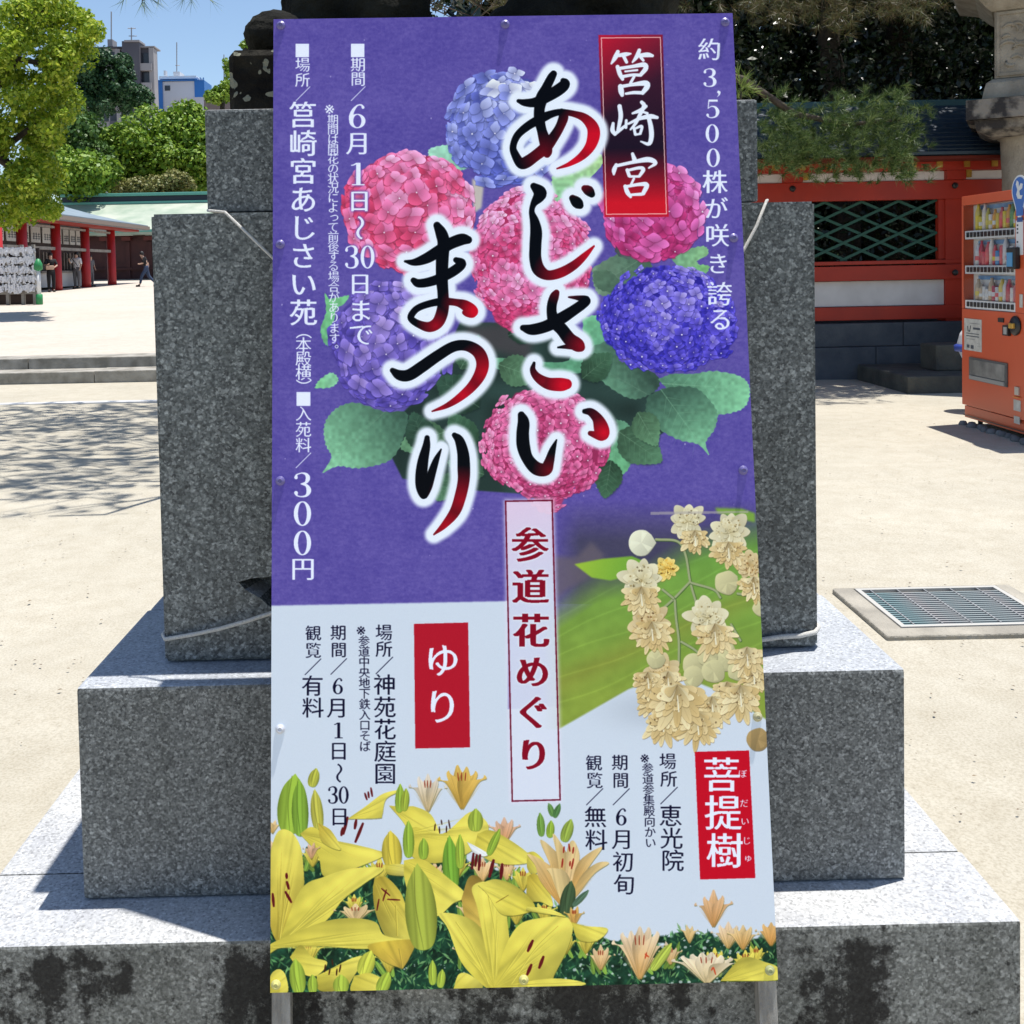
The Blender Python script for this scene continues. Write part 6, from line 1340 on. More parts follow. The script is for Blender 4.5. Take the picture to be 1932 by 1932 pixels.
# ---- omikuji rack near the left edge
RY = 31.6; rz = pz(RY)
rack = thing('fortune_paper_rack', 'grey timber rack tied full of white paper fortunes at the left edge', 'rack')
rl, rr = onY(-30, 500, RY).x, onY(67, 500, RY).x
rh = onY(30, 462, RY).z
for px_ in (-28, 13, 42, 64): X_ = onY(px_, 500, RY).x; MB().box(X_ - .045, X_ + .045, RY - .05, RY + .05, rz - .05, rh).build('post', GRW, rack)
MB().box(rl, rr + .05, RY - .04, RY + .04, rz + .32, rz + .42).build('bottom_rail', GRW, rack); MB().box(rl, rr, RY + .3, RY + .34, rz, rh - .1).build('back_board', DKW, rack)
PAPER = mat('white_paper', lin(.80, .80, .82), .8, lin(.62, .64, .70), 30)
rs = np.random.RandomState(4)
for row in range(5):
    z = rz + .55 + row * .28
    MB().tube([(rl, RY, z), (rr, RY, z)], .012, 6).build('wire', GRW, rack)
    P = []; F = []
    for k in range(150):
        x_ = rl + (rr - rl) * rs.rand(); z = rz + .55 + row * .28 + .03 * math.sin(k * 1.7) + rs.uniform(-.04, .05); y_ = RY - .03 + rs.uniform(-.09, .03); a_ = rs.uniform(-.9, .9); L = rs.uniform(.08, .19); w = .03
        dx, dz = math.sin(a_) * L, -abs(math.cos(a_)) * L
        o = len(P); P += [(x_ - w, y_, z + .02), (x_ + w, y_ - .01, z + .02), (x_ + dx + w, y_ - .03, z + dz), (x_ + dx - w, y_ - .02, z + dz)]; F.append((o, o + 1, o + 2, o + 3))
        o = len(P); P += [(x_ - .03, y_ - .02, z - .02), (x_ + .03, y_ - .02, z - .01), (x_ + .03, y_ - .02, z + .04), (x_ - .03, y_ - .02, z + .03)]; F.append((o, o + 1, o + 2, o + 3))
    tag(npmesh('paper_row', np.array(P), np.array(F), PAPER, rack), kind='stuff')
gp = thing('green_bollard', 'slim white stand with a green hood beside the fortune paper rack', 'stand')
GPX = onY(72, 500, RY - .2).x; GR_ = mat('bright_green', lin(.02, .22, .07), .5)
MB().lathe((GPX, RY - .2, rz), [(.10, 0), (.10, .3), (.06, .32)], 14).build('base', GR_, gp, True)
MB().lathe((GPX, RY - .2, rz + .3), [(.06, 0), (.055, .75)], 12).build('stand', WH, gp, True)
MB().lathe((GPX, RY - .2, rz + 1.02), [(.04, 0), (.13, .05), (.12, .22), (.05, .36), (.0, .38)], 14).build('hood', GR_, gp, True)
# dark green bins under the rack
for xx_, lb in ((18, 'left'), (55, 'right')):
    q_ = onY(xx_, 560, RY + .1); MB().box(q_.x - .16, q_.x + .16, RY + .06, RY + .28, rz - .02, rz + .3, .02)

# ---- people
SKIN = mat('skin', lin(.45, .28, .20), .6)
def person(x, Y, label, pose, top, bottom, hair, extra=None, heading=0.0, h=1.66):
    base = Vector((x, Y, pz(Y))); root = thing('person', label, 'person', 'people on the plaza'); s = h / 1.7
    Mx = Matrix.Translation(base) @ Matrix.Rotation(heading, 4, 'Z') @ Matrix.Scale(s, 4)
    def skin(name, chain, edges, mt):
        me = bpy.data.meshes.new(name); me.from_pydata([c[0] for c in chain], edges, []); ob = bpy.data.objects.new(name, me); COL.objects.link(ob)
        md = ob.modifiers.new('s', 'SKIN'); sb = ob.modifiers.new('u', 'SUBSURF'); sb.levels = 1; sb.render_levels = 1
        for vtx, c in zip(me.skin_vertices[0].data, chain): vtx.radius = c[1]; 
        me.skin_vertices[0].data[0].use_root = True
        m2 = bpy.data.meshes.new_from_object(ob.evaluated_get(bpy.context.evaluated_depsgraph_get())); bpy.data.objects.remove(ob)
        m2.transform(Mx); m2.materials.clear(); m2.materials.append(mt); m2.polygons.foreach_set('use_smooth', [True] * len(m2.polygons)); return link(name, m2, root)
    J = pose
    # whole body as one skin, clothes laid over it
    names = ['pel', 'wst', 'cst', 'nck', 'hd', 'hd2', 'ls', 'le', 'lw', 'lh', 'rs', 're', 'rw', 'rh', 'lp', 'lk', 'la', 'lf', 'rp', 'rk', 'ra', 'rf']
    rad = dict(pel=(.13, .10), wst=(.12, .09), cst=(.15, .105), nck=(.055, .055), hd=(.085, .10), hd2=(.075, .09), ls=(.06, .06), le=(.042, .042), lw=(.03, .03), lh=(.03, .02), rs=(.06, .06), re=(.042, .042), rw=(.03, .03), rh=(.03, .02), lp=(.09, .09), lk=(.062, .062), la=(.042, .042), lf=(.04, .03), rp=(.09, .09), rk=(.062, .062), ra=(.042, .042), rf=(.04, .03))
    ch = [(J[n], rad[n]) for n in names]; ix = {n: i for i, n in enumerate(names)}
    E = [(a, b) for a, b in (('pel', 'wst'), ('wst', 'cst'), ('cst', 'nck'), ('nck', 'hd'), ('hd', 'hd2'), ('cst', 'ls'), ('ls', 'le'), ('le', 'lw'), ('lw', 'lh'), ('cst', 'rs'), ('rs', 're'), ('re', 'rw'), ('rw', 'rh'), ('pel', 'lp'), ('lp', 'lk'), ('lk', 'la'), ('la', 'lf'), ('pel', 'rp'), ('rp', 'rk'), ('rk', 'ra'), ('ra', 'rf'))]
    skin('body', ch, [(ix[a], ix[b]) for a, b in E], SKIN)
    def sub(ns, grow, es, name, mt): skin(name, [(J[n], tuple(r * grow + .012 for r in rad[n])) for n in ns], [(ns.index(a), ns.index(b)) for a, b in es], mt)
    sub(['wst', 'cst', 'pel', 'ls', 'le', 'rs', 're'], 1.22, [('wst', 'cst'), ('wst', 'pel'), ('cst', 'ls'), ('ls', 'le'), ('cst', 'rs'), ('rs', 're')], 'top', top)
    sub(['wst', 'pel', 'lp', 'lk', 'la', 'rp', 'rk', 'ra'], 1.15, [('wst', 'pel'), ('pel', 'lp'), ('lp', 'lk'), ('lk', 'la'), ('pel', 'rp'), ('rp', 'rk'), ('rk', 'ra')], 'trousers', bottom)
    for n in ('lf', 'rf'):
        q = J[n]; MB().box(q[0] - .045, q[0] + .045, q[1] - .10, q[1] + .10, -.01, .08, .02).xf(Mx).build('shoe', hair, root, True)
    H = Vector(J['hd2']); bm = bmesh.new(); bmesh.ops.create_icosphere(bm, subdivisions=2, radius=1, matrix=Matrix.Translation(H + Vector((0, .035, .015))) @ Matrix.Diagonal((.10, .105, .115, 1))); mm = MB(); mm.bm(bm); mm.xf(Mx).build('hair', hair, root, True)
    if extra: extra(Mx, root)
    return root
def stand(**k):
    J = dict(pel=(0, 0, .92), wst=(0, 0, 1.08), cst=(0, 0, 1.30), nck=(0, 0, 1.45), hd=(0, -.01, 1.55), hd2=(0, -.01, 1.62), ls=(.18, 0, 1.38), le=(.24, -.02, 1.12), lw=(.22, -.12, .92), lh=(.21, -.16, .85), rs=(-.18, 0, 1.38), re=(-.24, -.02, 1.12), rw=(-.22, -.12, .92), rh=(-.21, -.16, .85), lp=(.09, 0, .86), lk=(.10, -.02, .48), la=(.10, 0, .09), lf=(.10, -.1, .04), rp=(-.09, 0, .86), rk=(-.10, -.02, .48), ra=(-.10, 0, .09), rf=(-.10, -.1, .04))
    J.update(k); return J
CB = mat('black_cloth', lin(.012, .012, .014), .9); CW_ = mat('white_cloth', lin(.60, .60, .60), .9); CG = mat('grey_cloth', lin(.12, .12, .13), .9); CJ = mat('navy_denim', lin(.03, .05, .10), .9); HAIR = mat('black_hair', lin(.008, .007, .007), .6)
def bag(Mx, root): MB().box(-.24, .10, -.30, -.22, .98, 1.16, .03).xf(Mx).build('handbag', mat('tan_leather', lin(.50, .34, .24), .6), root)
def strap(Mx, root): MB().tube([(-.15, -.13, 1.40), (0, -.16, 1.25), (.15, -.14, 1.05)], .014, 6).xf(Mx).build('bag_strap', CB, root)
def phone(Mx, root): MB().box(-.26, -.14, -.40, -.385, 1.42, 1.50, .004).xf(Mx).build('phone', CB, root)
p = onY(97, 540, 43.3); person(p.x, 43.3, 'woman in black carrying a tan handbag beside the first full red column', stand(le=(.25, -.1, 1.16), lw=(.12, -.26, 1.08), lh=(.05, -.28, 1.06), re=(-.26, -.12, 1.18), rw=(-.14, -.28, 1.2), rh=(-.08, -.3, 1.24)), CB, CB, HAIR, bag, .5, 1.62)
p = onY(146, 540, 47.2); person(p.x, 47.2, 'person in a white shirt with a dark crossed strap standing between two red columns', stand(re=(-.26, -.12, 1.2), rw=(-.2, -.3, 1.36), rh=(-.18, -.33, 1.44), lk=(.12, -.03, .48)), CW_, CG, HAIR, strap, -.2, 1.66)
p = onY(172, 535, 50.2); person(p.x, 50.2, 'person in grey half hidden behind the second full red column', stand(), CG, CG, HAIR, None, 1.2, 1.55)
p = onY(277, 540, 48.6); person(p.x, 48.6, 'person in a black top and blue jeans striding across the plaza next to the pedestal', stand(pel=(0, 0, .9), cst=(0, -.10, 1.28), nck=(0, -.16, 1.42), hd=(0, -.2, 1.52), hd2=(0, -.22, 1.58), ls=(.17, -.08, 1.36), rs=(-.17, -.08, 1.36), le=(.22, -.14, 1.12), lw=(.2, -.32, 1.08), lh=(.2, -.38, 1.1), re=(-.22, .08, 1.12), rw=(-.2, .1, .92), lk=(.1, -.22, .50), la=(.1, -.30, .12), lf=(.1, -.4, .05), rk=(-.1, .10, .48), ra=(-.1, .42, .16), rf=(-.1, .40, .06), rh=(-.2, .05, .86)), CB, CJ, HAIR, None, R(-75), 1.66)

# ---- town beyond the trees
AY = 150
apt = thing('apartment_block', 'grey multi storey apartment block with balconies and rooftop antennas rising over the trees', 'building')
AG = mat('slate_render', lin(.07, .07, .09), .8, lin(.09, .09, .11), .3); AL = mat('pale_render', lin(.27, .26, .27), .8, lin(.33, .32, .33), .3)
AGL = mat('dark_window', lin(.03, .035, .045), .2)
def ap(x, y, Y=AY): return onY(x, y, Y)
def abox(x0, y0, x1, y1, mt, name, dY=0, dep=8, root=apt, Y0=AY):
    a_, b_ = ap(x0, y1, Y0 + dY), ap(x1, y0, Y0 + dY); return MB().box(a_.x, b_.x, Y0 + dY, Y0 + dY + dep, a_.z, b_.z).build(name, mt, root)
abox(235, 77, 262, 240, AG, 'stair_tower', -.5, 2.5); abox(234, 75, 262.5, 79, AL, 'parapet', -.7, 2.9)
abox(264.2, 88, 288, 240, AG, 'wing', .6, 1.5); abox(264.2, 86.5, 291.5, 89.5, AL, 'parapet', .2, 3); abox(285, 90, 289, 240, AL, 'pier', 0, 1.9); abox(288.2, 98, 291, 240, AG, 'side_wall', 2.2, 1.5)
abox(155, 90, 234.5, 240, AL, 'wing', 1.5, 8); abox(152, 87.5, 235, 91.5, AG, 'parapet', 1.0, 8)
for fl in range(6):
    y0 = 100 + fl * 36.5
    abox(265.5, y0, 284, y0 + 20, AGL, 'window', .52, .07); abox(264.4, y0 + 19, 285.5, y0 + 33, AL, 'balcony', -.3, .85)
    abox(208, y0 - 2, 220, y0 + 22, AGL, 'window', 1.42, .07); abox(225, y0 - 2, 233, y0 + 22, AGL, 'window', 1.42, .07); abox(190, y0, 204, y0 + 20, AGL, 'window', 1.42, .07); abox(165, y0, 185, y0 + 20, AGL, 'window', 1.42, .07); abox(207, y0 + 18, 234, y0 + 30, AG, 'balcony', .7, .79)
abox(221, 92, 224.5, 240, AL, 'column', .6, .8)
abox(203, 74, 212, 87, AL, 'water_tank', 3, 2)
def antenna(x, y0, y1, Y, label, arms=()):
    o_ = thing('antenna', label, 'antenna'); a_, b_ = ap(x, y1, Y), ap(x, y0, Y); MB().tube([a_, b_], .09, 6).build('mast', mat('mast_grey', lin(.3, .3, .32), .6), o_)
    for (ax, ay, bx_) in arms: MB().tube([ap(ax, ay, Y), ap(bx_, ay, Y)], .07, 5).build('arm', mat('mast_grey', lin(.3, .3, .32), .6), o_)
antenna(210, 22, 76, AY + 4, 'tall thin mast on the roof of the grey apartment block'); antenna(248, 52, 76, AY + 3, 'short aerial with cross arms on the grey stair tower', ((241, 53.5, 256), (243, 68, 258)))
blu = thing('blue_roofed_building', 'pale box building with bright blue ends and roof edge beside the grey apartment block', 'building')
BLU = mat('bright_blue_panel', lin(.02, .14, .42), .5); PAL = mat('pale_panel', lin(.50, .51, .55), .7)
B0 = 175
abox(306, 153, 369, 240, PAL, 'wall', 0, 5, blu, B0); abox(299, 151, 305.9, 240, BLU, 'end_panel', -.2, 5.3, blu, B0); abox(369.1, 151, 385, 240, BLU, 'end_panel', -.2, 5.3, blu, B0)
abox(298.5, 149.5, 372, 152.6, BLU, 'roof_edge', -.5, 5.9, blu, B0); abox(300, 142.5, 370, 149.3, mat('roof_white', lin(.68, .74, .80), .5), 'roof', 0, 5, blu, B0)
abox(311, 161.5, 320.5, 171, AGL, 'window', -.1, .09, blu, B0); abox(325, 183, 390, 240, PAL, 'annex', -6, 5, blu, B0); abox(327, 135, 339, 142.3, PAL, 'roof_plant', 2, 3, blu, B0); abox(309, 133, 312.5, 142.3, PAL, 'vent', 2, 1, blu, B0)
for k in range(5): abox(371 + k * 3, 146 + (k % 2) * 2, 372.2 + k * 3, 151, BLU, 'panel_rib', -.4, .3, blu, B0)
antenna(333.5, 80, 135, B0 + 3, 'thin mast on the roof of the blue ended building', ((331, 123.5, 339),)); antenna(422.5, 103, 170, 190, 'distant thin mast just left of the black stone plinth')
hut = thing('distant_roof', 'low brown roof end just above the granite cap block', 'roof'); a_ = ap(385, 203, 120); b_ = ap(432, 190, 120)
MB().add([(a_.x, 120, a_.z - 3), (b_.x + 6, 120, a_.z - 3), (b_.x + 6, 120, b_.z), (a_.x + 1.4, 120, b_.z + .1), (a_.x, 120, a_.z + .9), (a_.x, 128, a_.z - 3), (b_.x + 6, 128, a_.z - 3), (b_.x + 6, 126, b_.z + .3), (a_.x + 1.4, 126, b_.z + .4), (a_.x, 128, a_.z + 1)], [(0, 1, 2, 3, 4), (4, 3, 8, 9), (3, 2, 7, 8), (9, 8, 7, 6, 5), (0, 4, 9, 5), (1, 6, 7, 2)]).build('roof', mat('brown_tile', lin(.16, .12, .11), .8, lin(.22, .18, .17), 1), hut)

# ============================================================ foliage
def leaf_mat(name, a, b, c, trans=.25, rough=.5, spec=.3):
    m = bpy.data.materials.new(name); m.use_nodes = True; nt = m.node_tree; N = nt.nodes; p = N['Principled BSDF']; p.inputs['Roughness'].default_value = rough; p.inputs['Specular IOR Level'].default_value = spec
    g = N.new('ShaderNodeNewGeometry'); r = N.new('ShaderNodeValToRGB'); r.color_ramp.elements.new(.5)
    for e, (q, cc) in zip(r.color_ramp.elements, ((0, a), (.5, b), (1, c))): e.position = q; e.color = cc
    nt.links.new(g.outputs['Random Per Island'], r.inputs[0]); nt.links.new(r.outputs[0], p.inputs['Base Color'])
    t = N.new('ShaderNodeBsdfTranslucent'); nt.links.new(r.outputs[0], t.inputs[0]); x = N.new('ShaderNodeMixShader'); x.inputs[0].default_value = trans
    o = N['Material Output']; nt.links.new(p.outputs[0], x.inputs[1]); nt.links.new(t.outputs[0], x.inputs[2]); nt.links.new(x.outputs[0], o.inputs[0]); return m
def leaves(name, P, Nn, size, m, parent=None, rs=None, asp=.5, jit=.7):
    """one rhombic leaf per point"""
    n = len(P); rs = rs or np.random.RandomState(1)
    nv = Nn + rs.normal(0, jit, (n, 3)); nv /= np.linalg.norm(nv, axis=1)[:, None] + 1e-9
    t = rs.normal(0, 1, (n, 3)); u = np.cross(nv, t); u /= np.linalg.norm(u, axis=1)[:, None] + 1e-9; w = np.cross(nv, u)
    s = (size * rs.uniform(.6, 1.3, n))[:, None]
    V = np.stack([P - u * s, P - w * s * asp + nv * s * .15, P + u * s, P + w * s * asp + nv * s * .15], 1).reshape(-1, 3)
    return npmesh(name, V, np.arange(n * 4).reshape(n, 4), m, parent)
def clumps(blobs, per, rs, fill=.35, flat=1.0, under=.25):
    """points spread in the outer part of ellipsoid blobs: (cx,cy,cz,r)"""
    P, Nn = [], []
    for (x, y, z, r) in blobs:
        n = int(per * r * r); d = rs.normal(0, 1, (n, 3)); d /= np.linalg.norm(d, axis=1)[:, None]
        keep = (d[:, 2] > -under) | (rs.rand(n) < .4); d = d[keep]
        q = r * (1 - fill * rs.rand(len(d)) ** 1.5)[:, None]
        P.append(np.array([x, y, z]) + d * q * [1, 1, flat]); Nn.append(d + [0, 0, .35])
    return np.vstack(P), np.vstack(Nn)
BARK = mat('dark_bark', lin(.035, .026, .018), .95, lin(.07, .055, .04), 8, .9, 30)
BARKP = mat('pine_bark', lin(.06, .045, .035), .95, lin(.12, .09, .07), 10, .9, 30)
# ---- near camphor tree on the left
rs = np.random.RandomState(21)
CY = 25.0
cam_tree = thing('camphor_tree', 'bright yellow green camphor tree filling the top left corner', 'tree')
def pp(x, y, Y): return np.array(onY(x, y, Y))
blobs = []
outline = [(40, 60, 60), (110, 50, 45), (160, 75, 22), (20, 150, 55), (95, 130, 45), (130, 105, 30), (60, 200, 55), (105, 185, 35), (30, 270, 55), (80, 255, 38), (45, 330, 48), (85, 318, 26), (70, 370, 32), (20, 385, 40), (100, 15, 40), (30, 5, 50), (-30, 120, 60), (-30, 250, 60), (-30, 360, 55), (60, 395, 22), (88, 345, 20), (172, 62, 12), (150, 40, 20), (120, 215, 14), (100, 398, 8)]
for (x, y, r) in outline:
    for k in range(8):
        a = rs.uniform(0, 6.28); q = r * .75 * math.sqrt(rs.rand()); Y = CY + rs.uniform(-1.6, 2.2)
        p = pp(x + q * math.cos(a), y + q * math.sin(a), Y); blobs.append((p[0], p[1], p[2], rs.uniform(.22, .46) * (1 if r > 25 else .6)))
P, Nn = clumps(blobs, 2600, rs, .45)
LG = leaf_mat('camphor_leaf', lin(.10, .19, .012), lin(.26, .37, .02), lin(.48, .54, .06), .35)
leaves('crown', P, Nn, .062, LG, cam_tree, rs, .6)
tk = MB(); base = pp(-190, 560, CY + .5); tk.tube([(base[0], base[1], .3), (base[0] + .2, base[1], 1.6), tuple(pp(-120, 360, CY + .5)), tuple(pp(-60, 300, CY))], [.42, .36, .3, .24], 12)
for br in ([(-60, 300), (-10, 290), (30, 262), (62, 238), (75, 225)], [(-60, 300), (-20, 180), (20, 70), (35, 20), (30, -40)], [(-20, 180), (30, 110), (80, 120), (110, 90)], [(20, 70), (60, 30), (100, 10)], [(-10, 290), (40, 330), (70, 360)]):
    L = len(br); tk.tube([tuple(pp(x, y, CY - .2)) for x, y in br], [.13 * (1 - .75 * i / (L - 1)) for i in range(L)], 8)
tk.build('trunk', BARK, cam_tree, True)
# ---- wooded hill: one crown per tree
LM = leaf_mat('broadleaf_green', lin(.07, .15, .014), lin(.16, .28, .02), lin(.30, .40, .05), .2)
LMd = leaf_mat('broadleaf_dark', lin(.035, .09, .02), lin(.06, .13, .022), lin(.10, .18, .035), .15)
LY_ = leaf_mat('olive_leaf', lin(.15, .17, .04), lin(.22, .22, .07), lin(.28, .26, .10), .2)
LC_ = leaf_mat('conifer_green', lin(.016, .055, .022), lin(.028, .08, .03), lin(.05, .12, .04), .1)
def crown_tree(label, items, Y, m, per, leafsz, rb=(.5, 1.1), n=26, seed=1, cat='tree', name='broadleaf_tree', dY=3, group=None):
    rs = np.random.RandomState(seed); o = thing(name, label, cat, group); bl = []
    for (x, y, rx, ry) in items:
        for k in range(n):
            a = rs.uniform(0, 6.28); q = math.sqrt(rs.rand()); yy = Y + rs.uniform(-dY, dY) * (1 - q * .6) - (1 - q) * dY * .5
            p = pp(x + rx * q * math.cos(a), y + ry * q * math.sin(a), yy); bl.append((p[0], p[1], p[2], rs.uniform(*rb)))
    P, Nn = clumps(bl, per * 1.25, rs, .35); leaves('crown', P, Nn, leafsz * 1.08, m, o, rs, .7)
    x, y, rx, ry = items[0]; c = pp(x, y + ry * .5, Y); g0 = pp(x, 530, Y)
    MB().tube([(g0[0], Y, .5), (g0[0] + .2, Y, c[2] * .6), (c[0], Y, c[2])], [.5, .4, .25], 10).build('trunk', BARK, o, True); return o
crown_tree('large rounded green tree filling the middle of the wooded backdrop', [(262, 262, 62, 42), (215, 295, 60, 45), (300, 305, 60, 50), (250, 330, 70, 35)], 78, LM, 190, .15, (.7, 1.25), 36, 31)
crown_tree('green tree at the right of the wooded backdrop touching the granite shaft', [(352, 258, 42, 40), (385, 300, 45, 55), (360, 335, 45, 40), (450, 270, 50, 50)], 80, LM, 175, .17, (.8, 1.5), 30, 32)
crown_tree('deep green tree at the left of the wooded backdrop behind the camphor', [(130, 262, 50, 36), (120, 300, 50, 50), (165, 320, 40, 40)], 74, LMd, 175, .16, (.7, 1.3), 32, 33)
crown_tree('light green layered tree in front of the wooded backdrop over the office roof', [(130, 340, 45, 24), (160, 325, 50, 20), (110, 315, 35, 20), (150, 352, 40, 14)], 70, LM, 190, .15, (.5, 1.0), 34, 34)
crown_tree('low olive shrub crown just above the hall ridge', [(300, 354, 52, 12), (330, 350, 28, 14), (260, 358, 30, 8)], 72, LY_, 260, .11, (.3, .7), 40, 35, 'shrub', 'olive_shrub', 1.5)
crown_tree('dark blue green conifer in front of the grey apartment block', [(175, 188, 32, 34), (182, 142, 32, 36), (215, 158, 34, 36), (242, 172, 28, 30), (165, 130, 26, 26), (268, 184, 18, 14), (150, 175, 28, 40), (190, 108, 16, 12), (232, 128, 11, 16), (232, 116, 5, 7), (215, 200, 60, 14)], 105, LC_, 190, .16, (.35, .85), 30, 36, name='conifer_tree')
crown_tree('small pale green treetop left of the black stone plinth', [(420, 178, 14, 12), (428, 165, 8, 10), (402, 184, 12, 6)], 112, LM, 220, .16, (.3, .7), 26, 37)
crown_tree('sparse young foliage peeking over the black stone plinth', [(466, 84, 7, 6), (474, 76, 5, 7), (428, 125, 4, 9), (432, 140, 5, 8)], 60, LM, 260, .10, (.12, .25), 20, 38, 'sapling', 'sapling', .5)
# ---- dark wood behind the fence
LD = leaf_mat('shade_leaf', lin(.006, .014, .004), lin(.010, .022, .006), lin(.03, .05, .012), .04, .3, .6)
wood_defs = [(3.6, 15.6, 'dark evergreen tree behind the fence beside the board'), (6.2, 16.6, 'dark evergreen tree behind the middle of the fence'), (8.8, 15.8, 'dark evergreen tree behind the stone lantern'), (11.5, 16.5, 'dark evergreen tree behind the fence beyond the drinks machine'), (1.2, 17.5, 'dark evergreen tree behind the pedestal')]
for i, (x, y, lb) in enumerate(wood_defs):
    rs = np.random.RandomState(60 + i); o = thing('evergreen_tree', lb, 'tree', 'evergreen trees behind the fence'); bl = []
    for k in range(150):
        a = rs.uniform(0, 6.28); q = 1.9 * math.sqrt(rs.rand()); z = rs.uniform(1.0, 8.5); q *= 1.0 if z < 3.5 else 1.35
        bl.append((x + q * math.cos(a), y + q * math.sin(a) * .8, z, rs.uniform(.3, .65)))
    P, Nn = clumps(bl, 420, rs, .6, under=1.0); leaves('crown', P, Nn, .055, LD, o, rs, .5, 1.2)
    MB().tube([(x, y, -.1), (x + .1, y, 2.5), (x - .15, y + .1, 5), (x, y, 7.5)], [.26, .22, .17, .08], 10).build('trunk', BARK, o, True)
# high canopy that shades the fence
rs = np.random.RandomState(77)
can = thing('overhanging_tree', 'tall evergreen whose high boughs hang over the red fence', 'tree'); bl = []
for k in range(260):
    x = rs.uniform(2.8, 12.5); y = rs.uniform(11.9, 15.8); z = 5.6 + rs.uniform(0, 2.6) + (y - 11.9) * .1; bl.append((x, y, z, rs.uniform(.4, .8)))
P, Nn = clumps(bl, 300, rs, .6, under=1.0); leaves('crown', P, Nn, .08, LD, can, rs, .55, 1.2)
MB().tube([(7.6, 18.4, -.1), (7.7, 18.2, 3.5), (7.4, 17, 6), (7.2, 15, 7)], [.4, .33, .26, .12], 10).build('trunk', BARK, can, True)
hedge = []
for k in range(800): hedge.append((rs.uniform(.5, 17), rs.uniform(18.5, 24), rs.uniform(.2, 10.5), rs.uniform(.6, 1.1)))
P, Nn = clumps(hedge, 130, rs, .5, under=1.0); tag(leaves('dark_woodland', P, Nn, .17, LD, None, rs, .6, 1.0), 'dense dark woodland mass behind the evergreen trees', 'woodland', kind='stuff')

# ---- the pine: needle tufts on limbs
PN = leaf_mat('pine_needle', lin(.035, .075, .018), lin(.08, .14, .03), lin(.30, .38, .14), .15, .45)
PNB = leaf_mat('browning_needle', lin(.05, .06, .02), lin(.12, .08, .035), lin(.10, .14, .04), .15, .5)
def tufts(C, D, n, L, w, rs, m, name, parent, spread=.75):
    k = len(C); c = np.repeat(C, n, 0); d = np.repeat(D, n, 0)
    v = d + rs.normal(0, spread, (k * n, 3)); v /= np.linalg.norm(v, axis=1)[:, None]
    l = (L * rs.uniform(.7, 1.15, k * n))[:, None]; side = np.cross(v, rs.normal(0, 1, (k * n, 3))); side /= np.linalg.norm(side, axis=1)[:, None]
    s = c + d * rs.uniform(-.03, .03, (k * n, 1))
    V = np.stack([s - side * w, s + side * w, s + v * l], 1).reshape(-1, 3)
    return npmesh(name, V, np.arange(k * n * 3).reshape(-1, 3), m, parent)
pine = thing('pine_tree', 'pine tree rising behind the board with limbs hanging at the top and before the fence', 'tree')
TXp, TYp = .55, 10.2
tk = MB(); tk.tube([(TXp, TYp, -.1), (TXp + .1, TYp, 1.5), (TXp - .05, TYp, 3.2), (TXp + .25, TYp, 4.8), (TXp, TYp, 6.3)], [.24, .2, .18, .14, .06], 12)
limbs = []
def limb(pts, r0):
    pts = [Vector(p) for p in pts]; L = len(pts); tk.tube(pts, [r0 * (1 - .8 * i / (L - 1)) for i in range(L)], 7); limbs.append((pts, r0))
# right limb hanging before the fence
Yb = 11.35
limb([(TXp, TYp, 3.4), (2.2, 10.8, 3.55), onY(1400, 150, Yb), onY(1500, 215, Yb), onY(1600, 235, Yb), onY(1700, 225, Yb)], .07)
rsn = np.random.RandomState(8); C, D = [], []
def scatter(regs, Y, dY, n, up=.3, out=(.6, -.2)):
    for (x0, y0, x1, y1, k) in regs:
        for i in range(int(k * 1.35)):
            p = np.array(onY((x0 + x1) / 2 + np.clip(rsn.normal(0, .36), -.85, .85) * (x1 - x0), (y0 + y1) / 2 + np.clip(rsn.normal(0, .34), -.75, .7) * (y1 - y0), Y + rsn.uniform(-dY, dY))); C.append(p); d = np.array([rsn.normal(out[0], .5), rsn.normal(-.3, .4), rsn.normal(up, .4)]); D.append(d / np.linalg.norm(d))
scatter([(1436, 195, 1510, 290, 80), (1450, 230, 1560, 320, 110), (1520, 205, 1640, 320, 120), (1600, 190, 1720, 262, 90), (1640, 245, 1730, 305, 60), (1670, 300, 1735, 338, 40), (1560, 300, 1650, 335, 26), (1436, 280, 1500, 320, 26), (1650, 172, 1725, 215, 24)], Yb, .45, 0, .25, (.3, 0))
tufts(np.array(C), np.array(D), 40, .105, .0030, rsn, PN, 'needles', pine, .7)
# browning drooping limb at the top right
limb([(TXp + .1, TYp, 4.4), (2.6, 10.6, 4.5), onY(1420, -60, 11), onY(1560, -40, 11), onY(1720, -50, 11)], .07)
C, D = [], []; scatter([(1390, -60, 1740, 10, 95), (1395, -10, 1560, 36, 42), (1550, 20, 1610, 60, 14), (1640, -10, 1760, 20, 26), (1690, 10, 1740, 36, 10)], 11, .5, 0, -.5, (0, 0))
tufts(np.array(C), np.array(D), 36, .14, .0022, rsn, PNB, 'dry_needles', pine)
# top centre: bare twigs and a few tufts against the sky
for k in range(16):
    x0 = rsn.uniform(800, 960); y0 = rsn.uniform(-60, -10); limb([onY(x0, y0, 9.5), onY(x0 + rsn.uniform(-30, 30), y0 + 25, 9.5), onY(x0 + rsn.uniform(-60, 60), y0 + rsn.uniform(40, 60), 9.5)], .014)
C, D = [], []; scatter([(900, -40, 1000, 30, 26), (640, -40, 780, 20, 26), (1040, -40, 1130, 10, 12)], 9.3, .4, 0, .2, (0, 0)); tufts(np.array(C), np.array(D), 30, .12, .002, rsn, PNB, 'needles', pine)
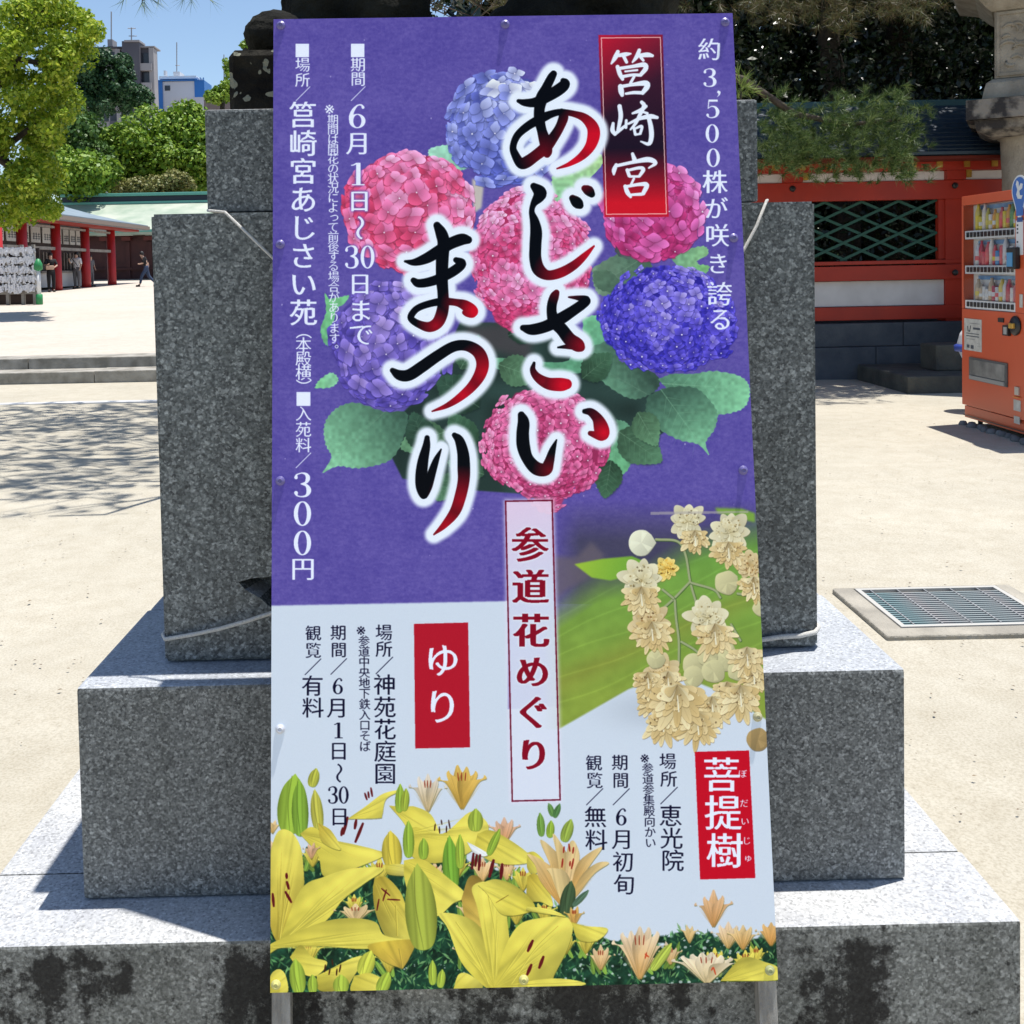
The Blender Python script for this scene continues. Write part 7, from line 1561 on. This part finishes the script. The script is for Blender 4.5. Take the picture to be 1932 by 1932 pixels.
# left canopy, mostly above the picture, whose shade lies on the sand
spots = []
for k in range(9):
    yk = 7.2 + k * .55; xs_ = rsn.uniform(-1.4, -.6); 
    if k in (2, 5): limb([(TXp, TYp, 4.8), (-.4, yk + .6, 5.0), (-1.6, yk + .1, 5.1), (-2.6, yk + .25, 5.15), (-4.6, yk - .3, 5.05)], .06)
    for j in range(34):
        bx = rsn.uniform(-5.6, -.9); by_ = yk + rsn.uniform(-.35, .35)
        limb([(bx, by_, 5.1), (bx - .3, by_ + rsn.uniform(-.3, .3), 5.12), (bx - .75, by_ + rsn.uniform(-.5, .5), 5.16)], .016)
        for q in range(4): spots.append((bx - .75 * rsn.rand(), by_ + rsn.uniform(-.35, .35), 5.12 + rsn.uniform(-.05, .1)))
C = np.array(spots); D = rsn.normal(0, .4, C.shape) + [-.6, 0, .2]; D /= np.linalg.norm(D, axis=1)[:, None]
tufts(C, D, 46, .17, .0045, rsn, PN, 'needles', pine)
# the tufts that dip into the sky at the top
q = onY(268, -6, 6.4); C = [np.array(onY(x, y, 6.4)) for x, y in ((268, 2), (272, 4), (235, -4), (285, -2), (362, -3), (350, -6), (392, -4), (300, -8))]; D = [np.array((0.05, -.2, -1.0)), np.array((.3, -.1, -.9)), np.array((-.5, -.1, -.8)), np.array((.7, 0, -.5)), np.array((-.2, -.1, -.95)), np.array((-.6, 0, -.6)), np.array((.5, 0, -.4)), np.array((0, 0, -.7))]
tufts(np.array(C), np.array([d / np.linalg.norm(d) for d in D]), 13, .115, .0016, rsn, PN, 'needles', pine, .42)
limb([(TXp - .05, TYp, 4.3), (-.6, 8.2, 3.75), onY(420, -16, 6.6), onY(372, -6, 6.4), onY(300, -10, 6.4), onY(268, 0, 6.4)], .03)
tk.build('trunk', BARKP, pine, True)
# tuft of pine behind the cap block
spr = thing('pine_sapling', 'small bright pine sprig growing behind the right end of the granite cap block', 'sapling')
C = [np.array(onY(x, y, 3.4)) for x, y in ((1398, 172), (1402, 160), (1395, 150), (1408, 176), (1388, 165), (1380, 178), (1412, 165))]; D = [np.array(d) / np.linalg.norm(d) for d in ((.5, -.2, .6), (.3, 0, .9), (-.2, 0, 1), (.9, -.2, .1), (-.4, 0, .7), (-.8, 0, .4), (.9, 0, -.2))]
PNL = leaf_mat('fresh_needle', lin(.16, .24, .04), lin(.24, .32, .07), lin(.34, .40, .12), .3)
tufts(np.array(C), np.array(D), 30, .045, .0012, rsn, PNL, 'needles', spr, .55)
MB().tube([onY(1396, 200, 3.4), onY(1398, 178, 3.4), onY(1396, 155, 3.4)], [.004, .003, .001], 6).build('stem', BARKP, spr)
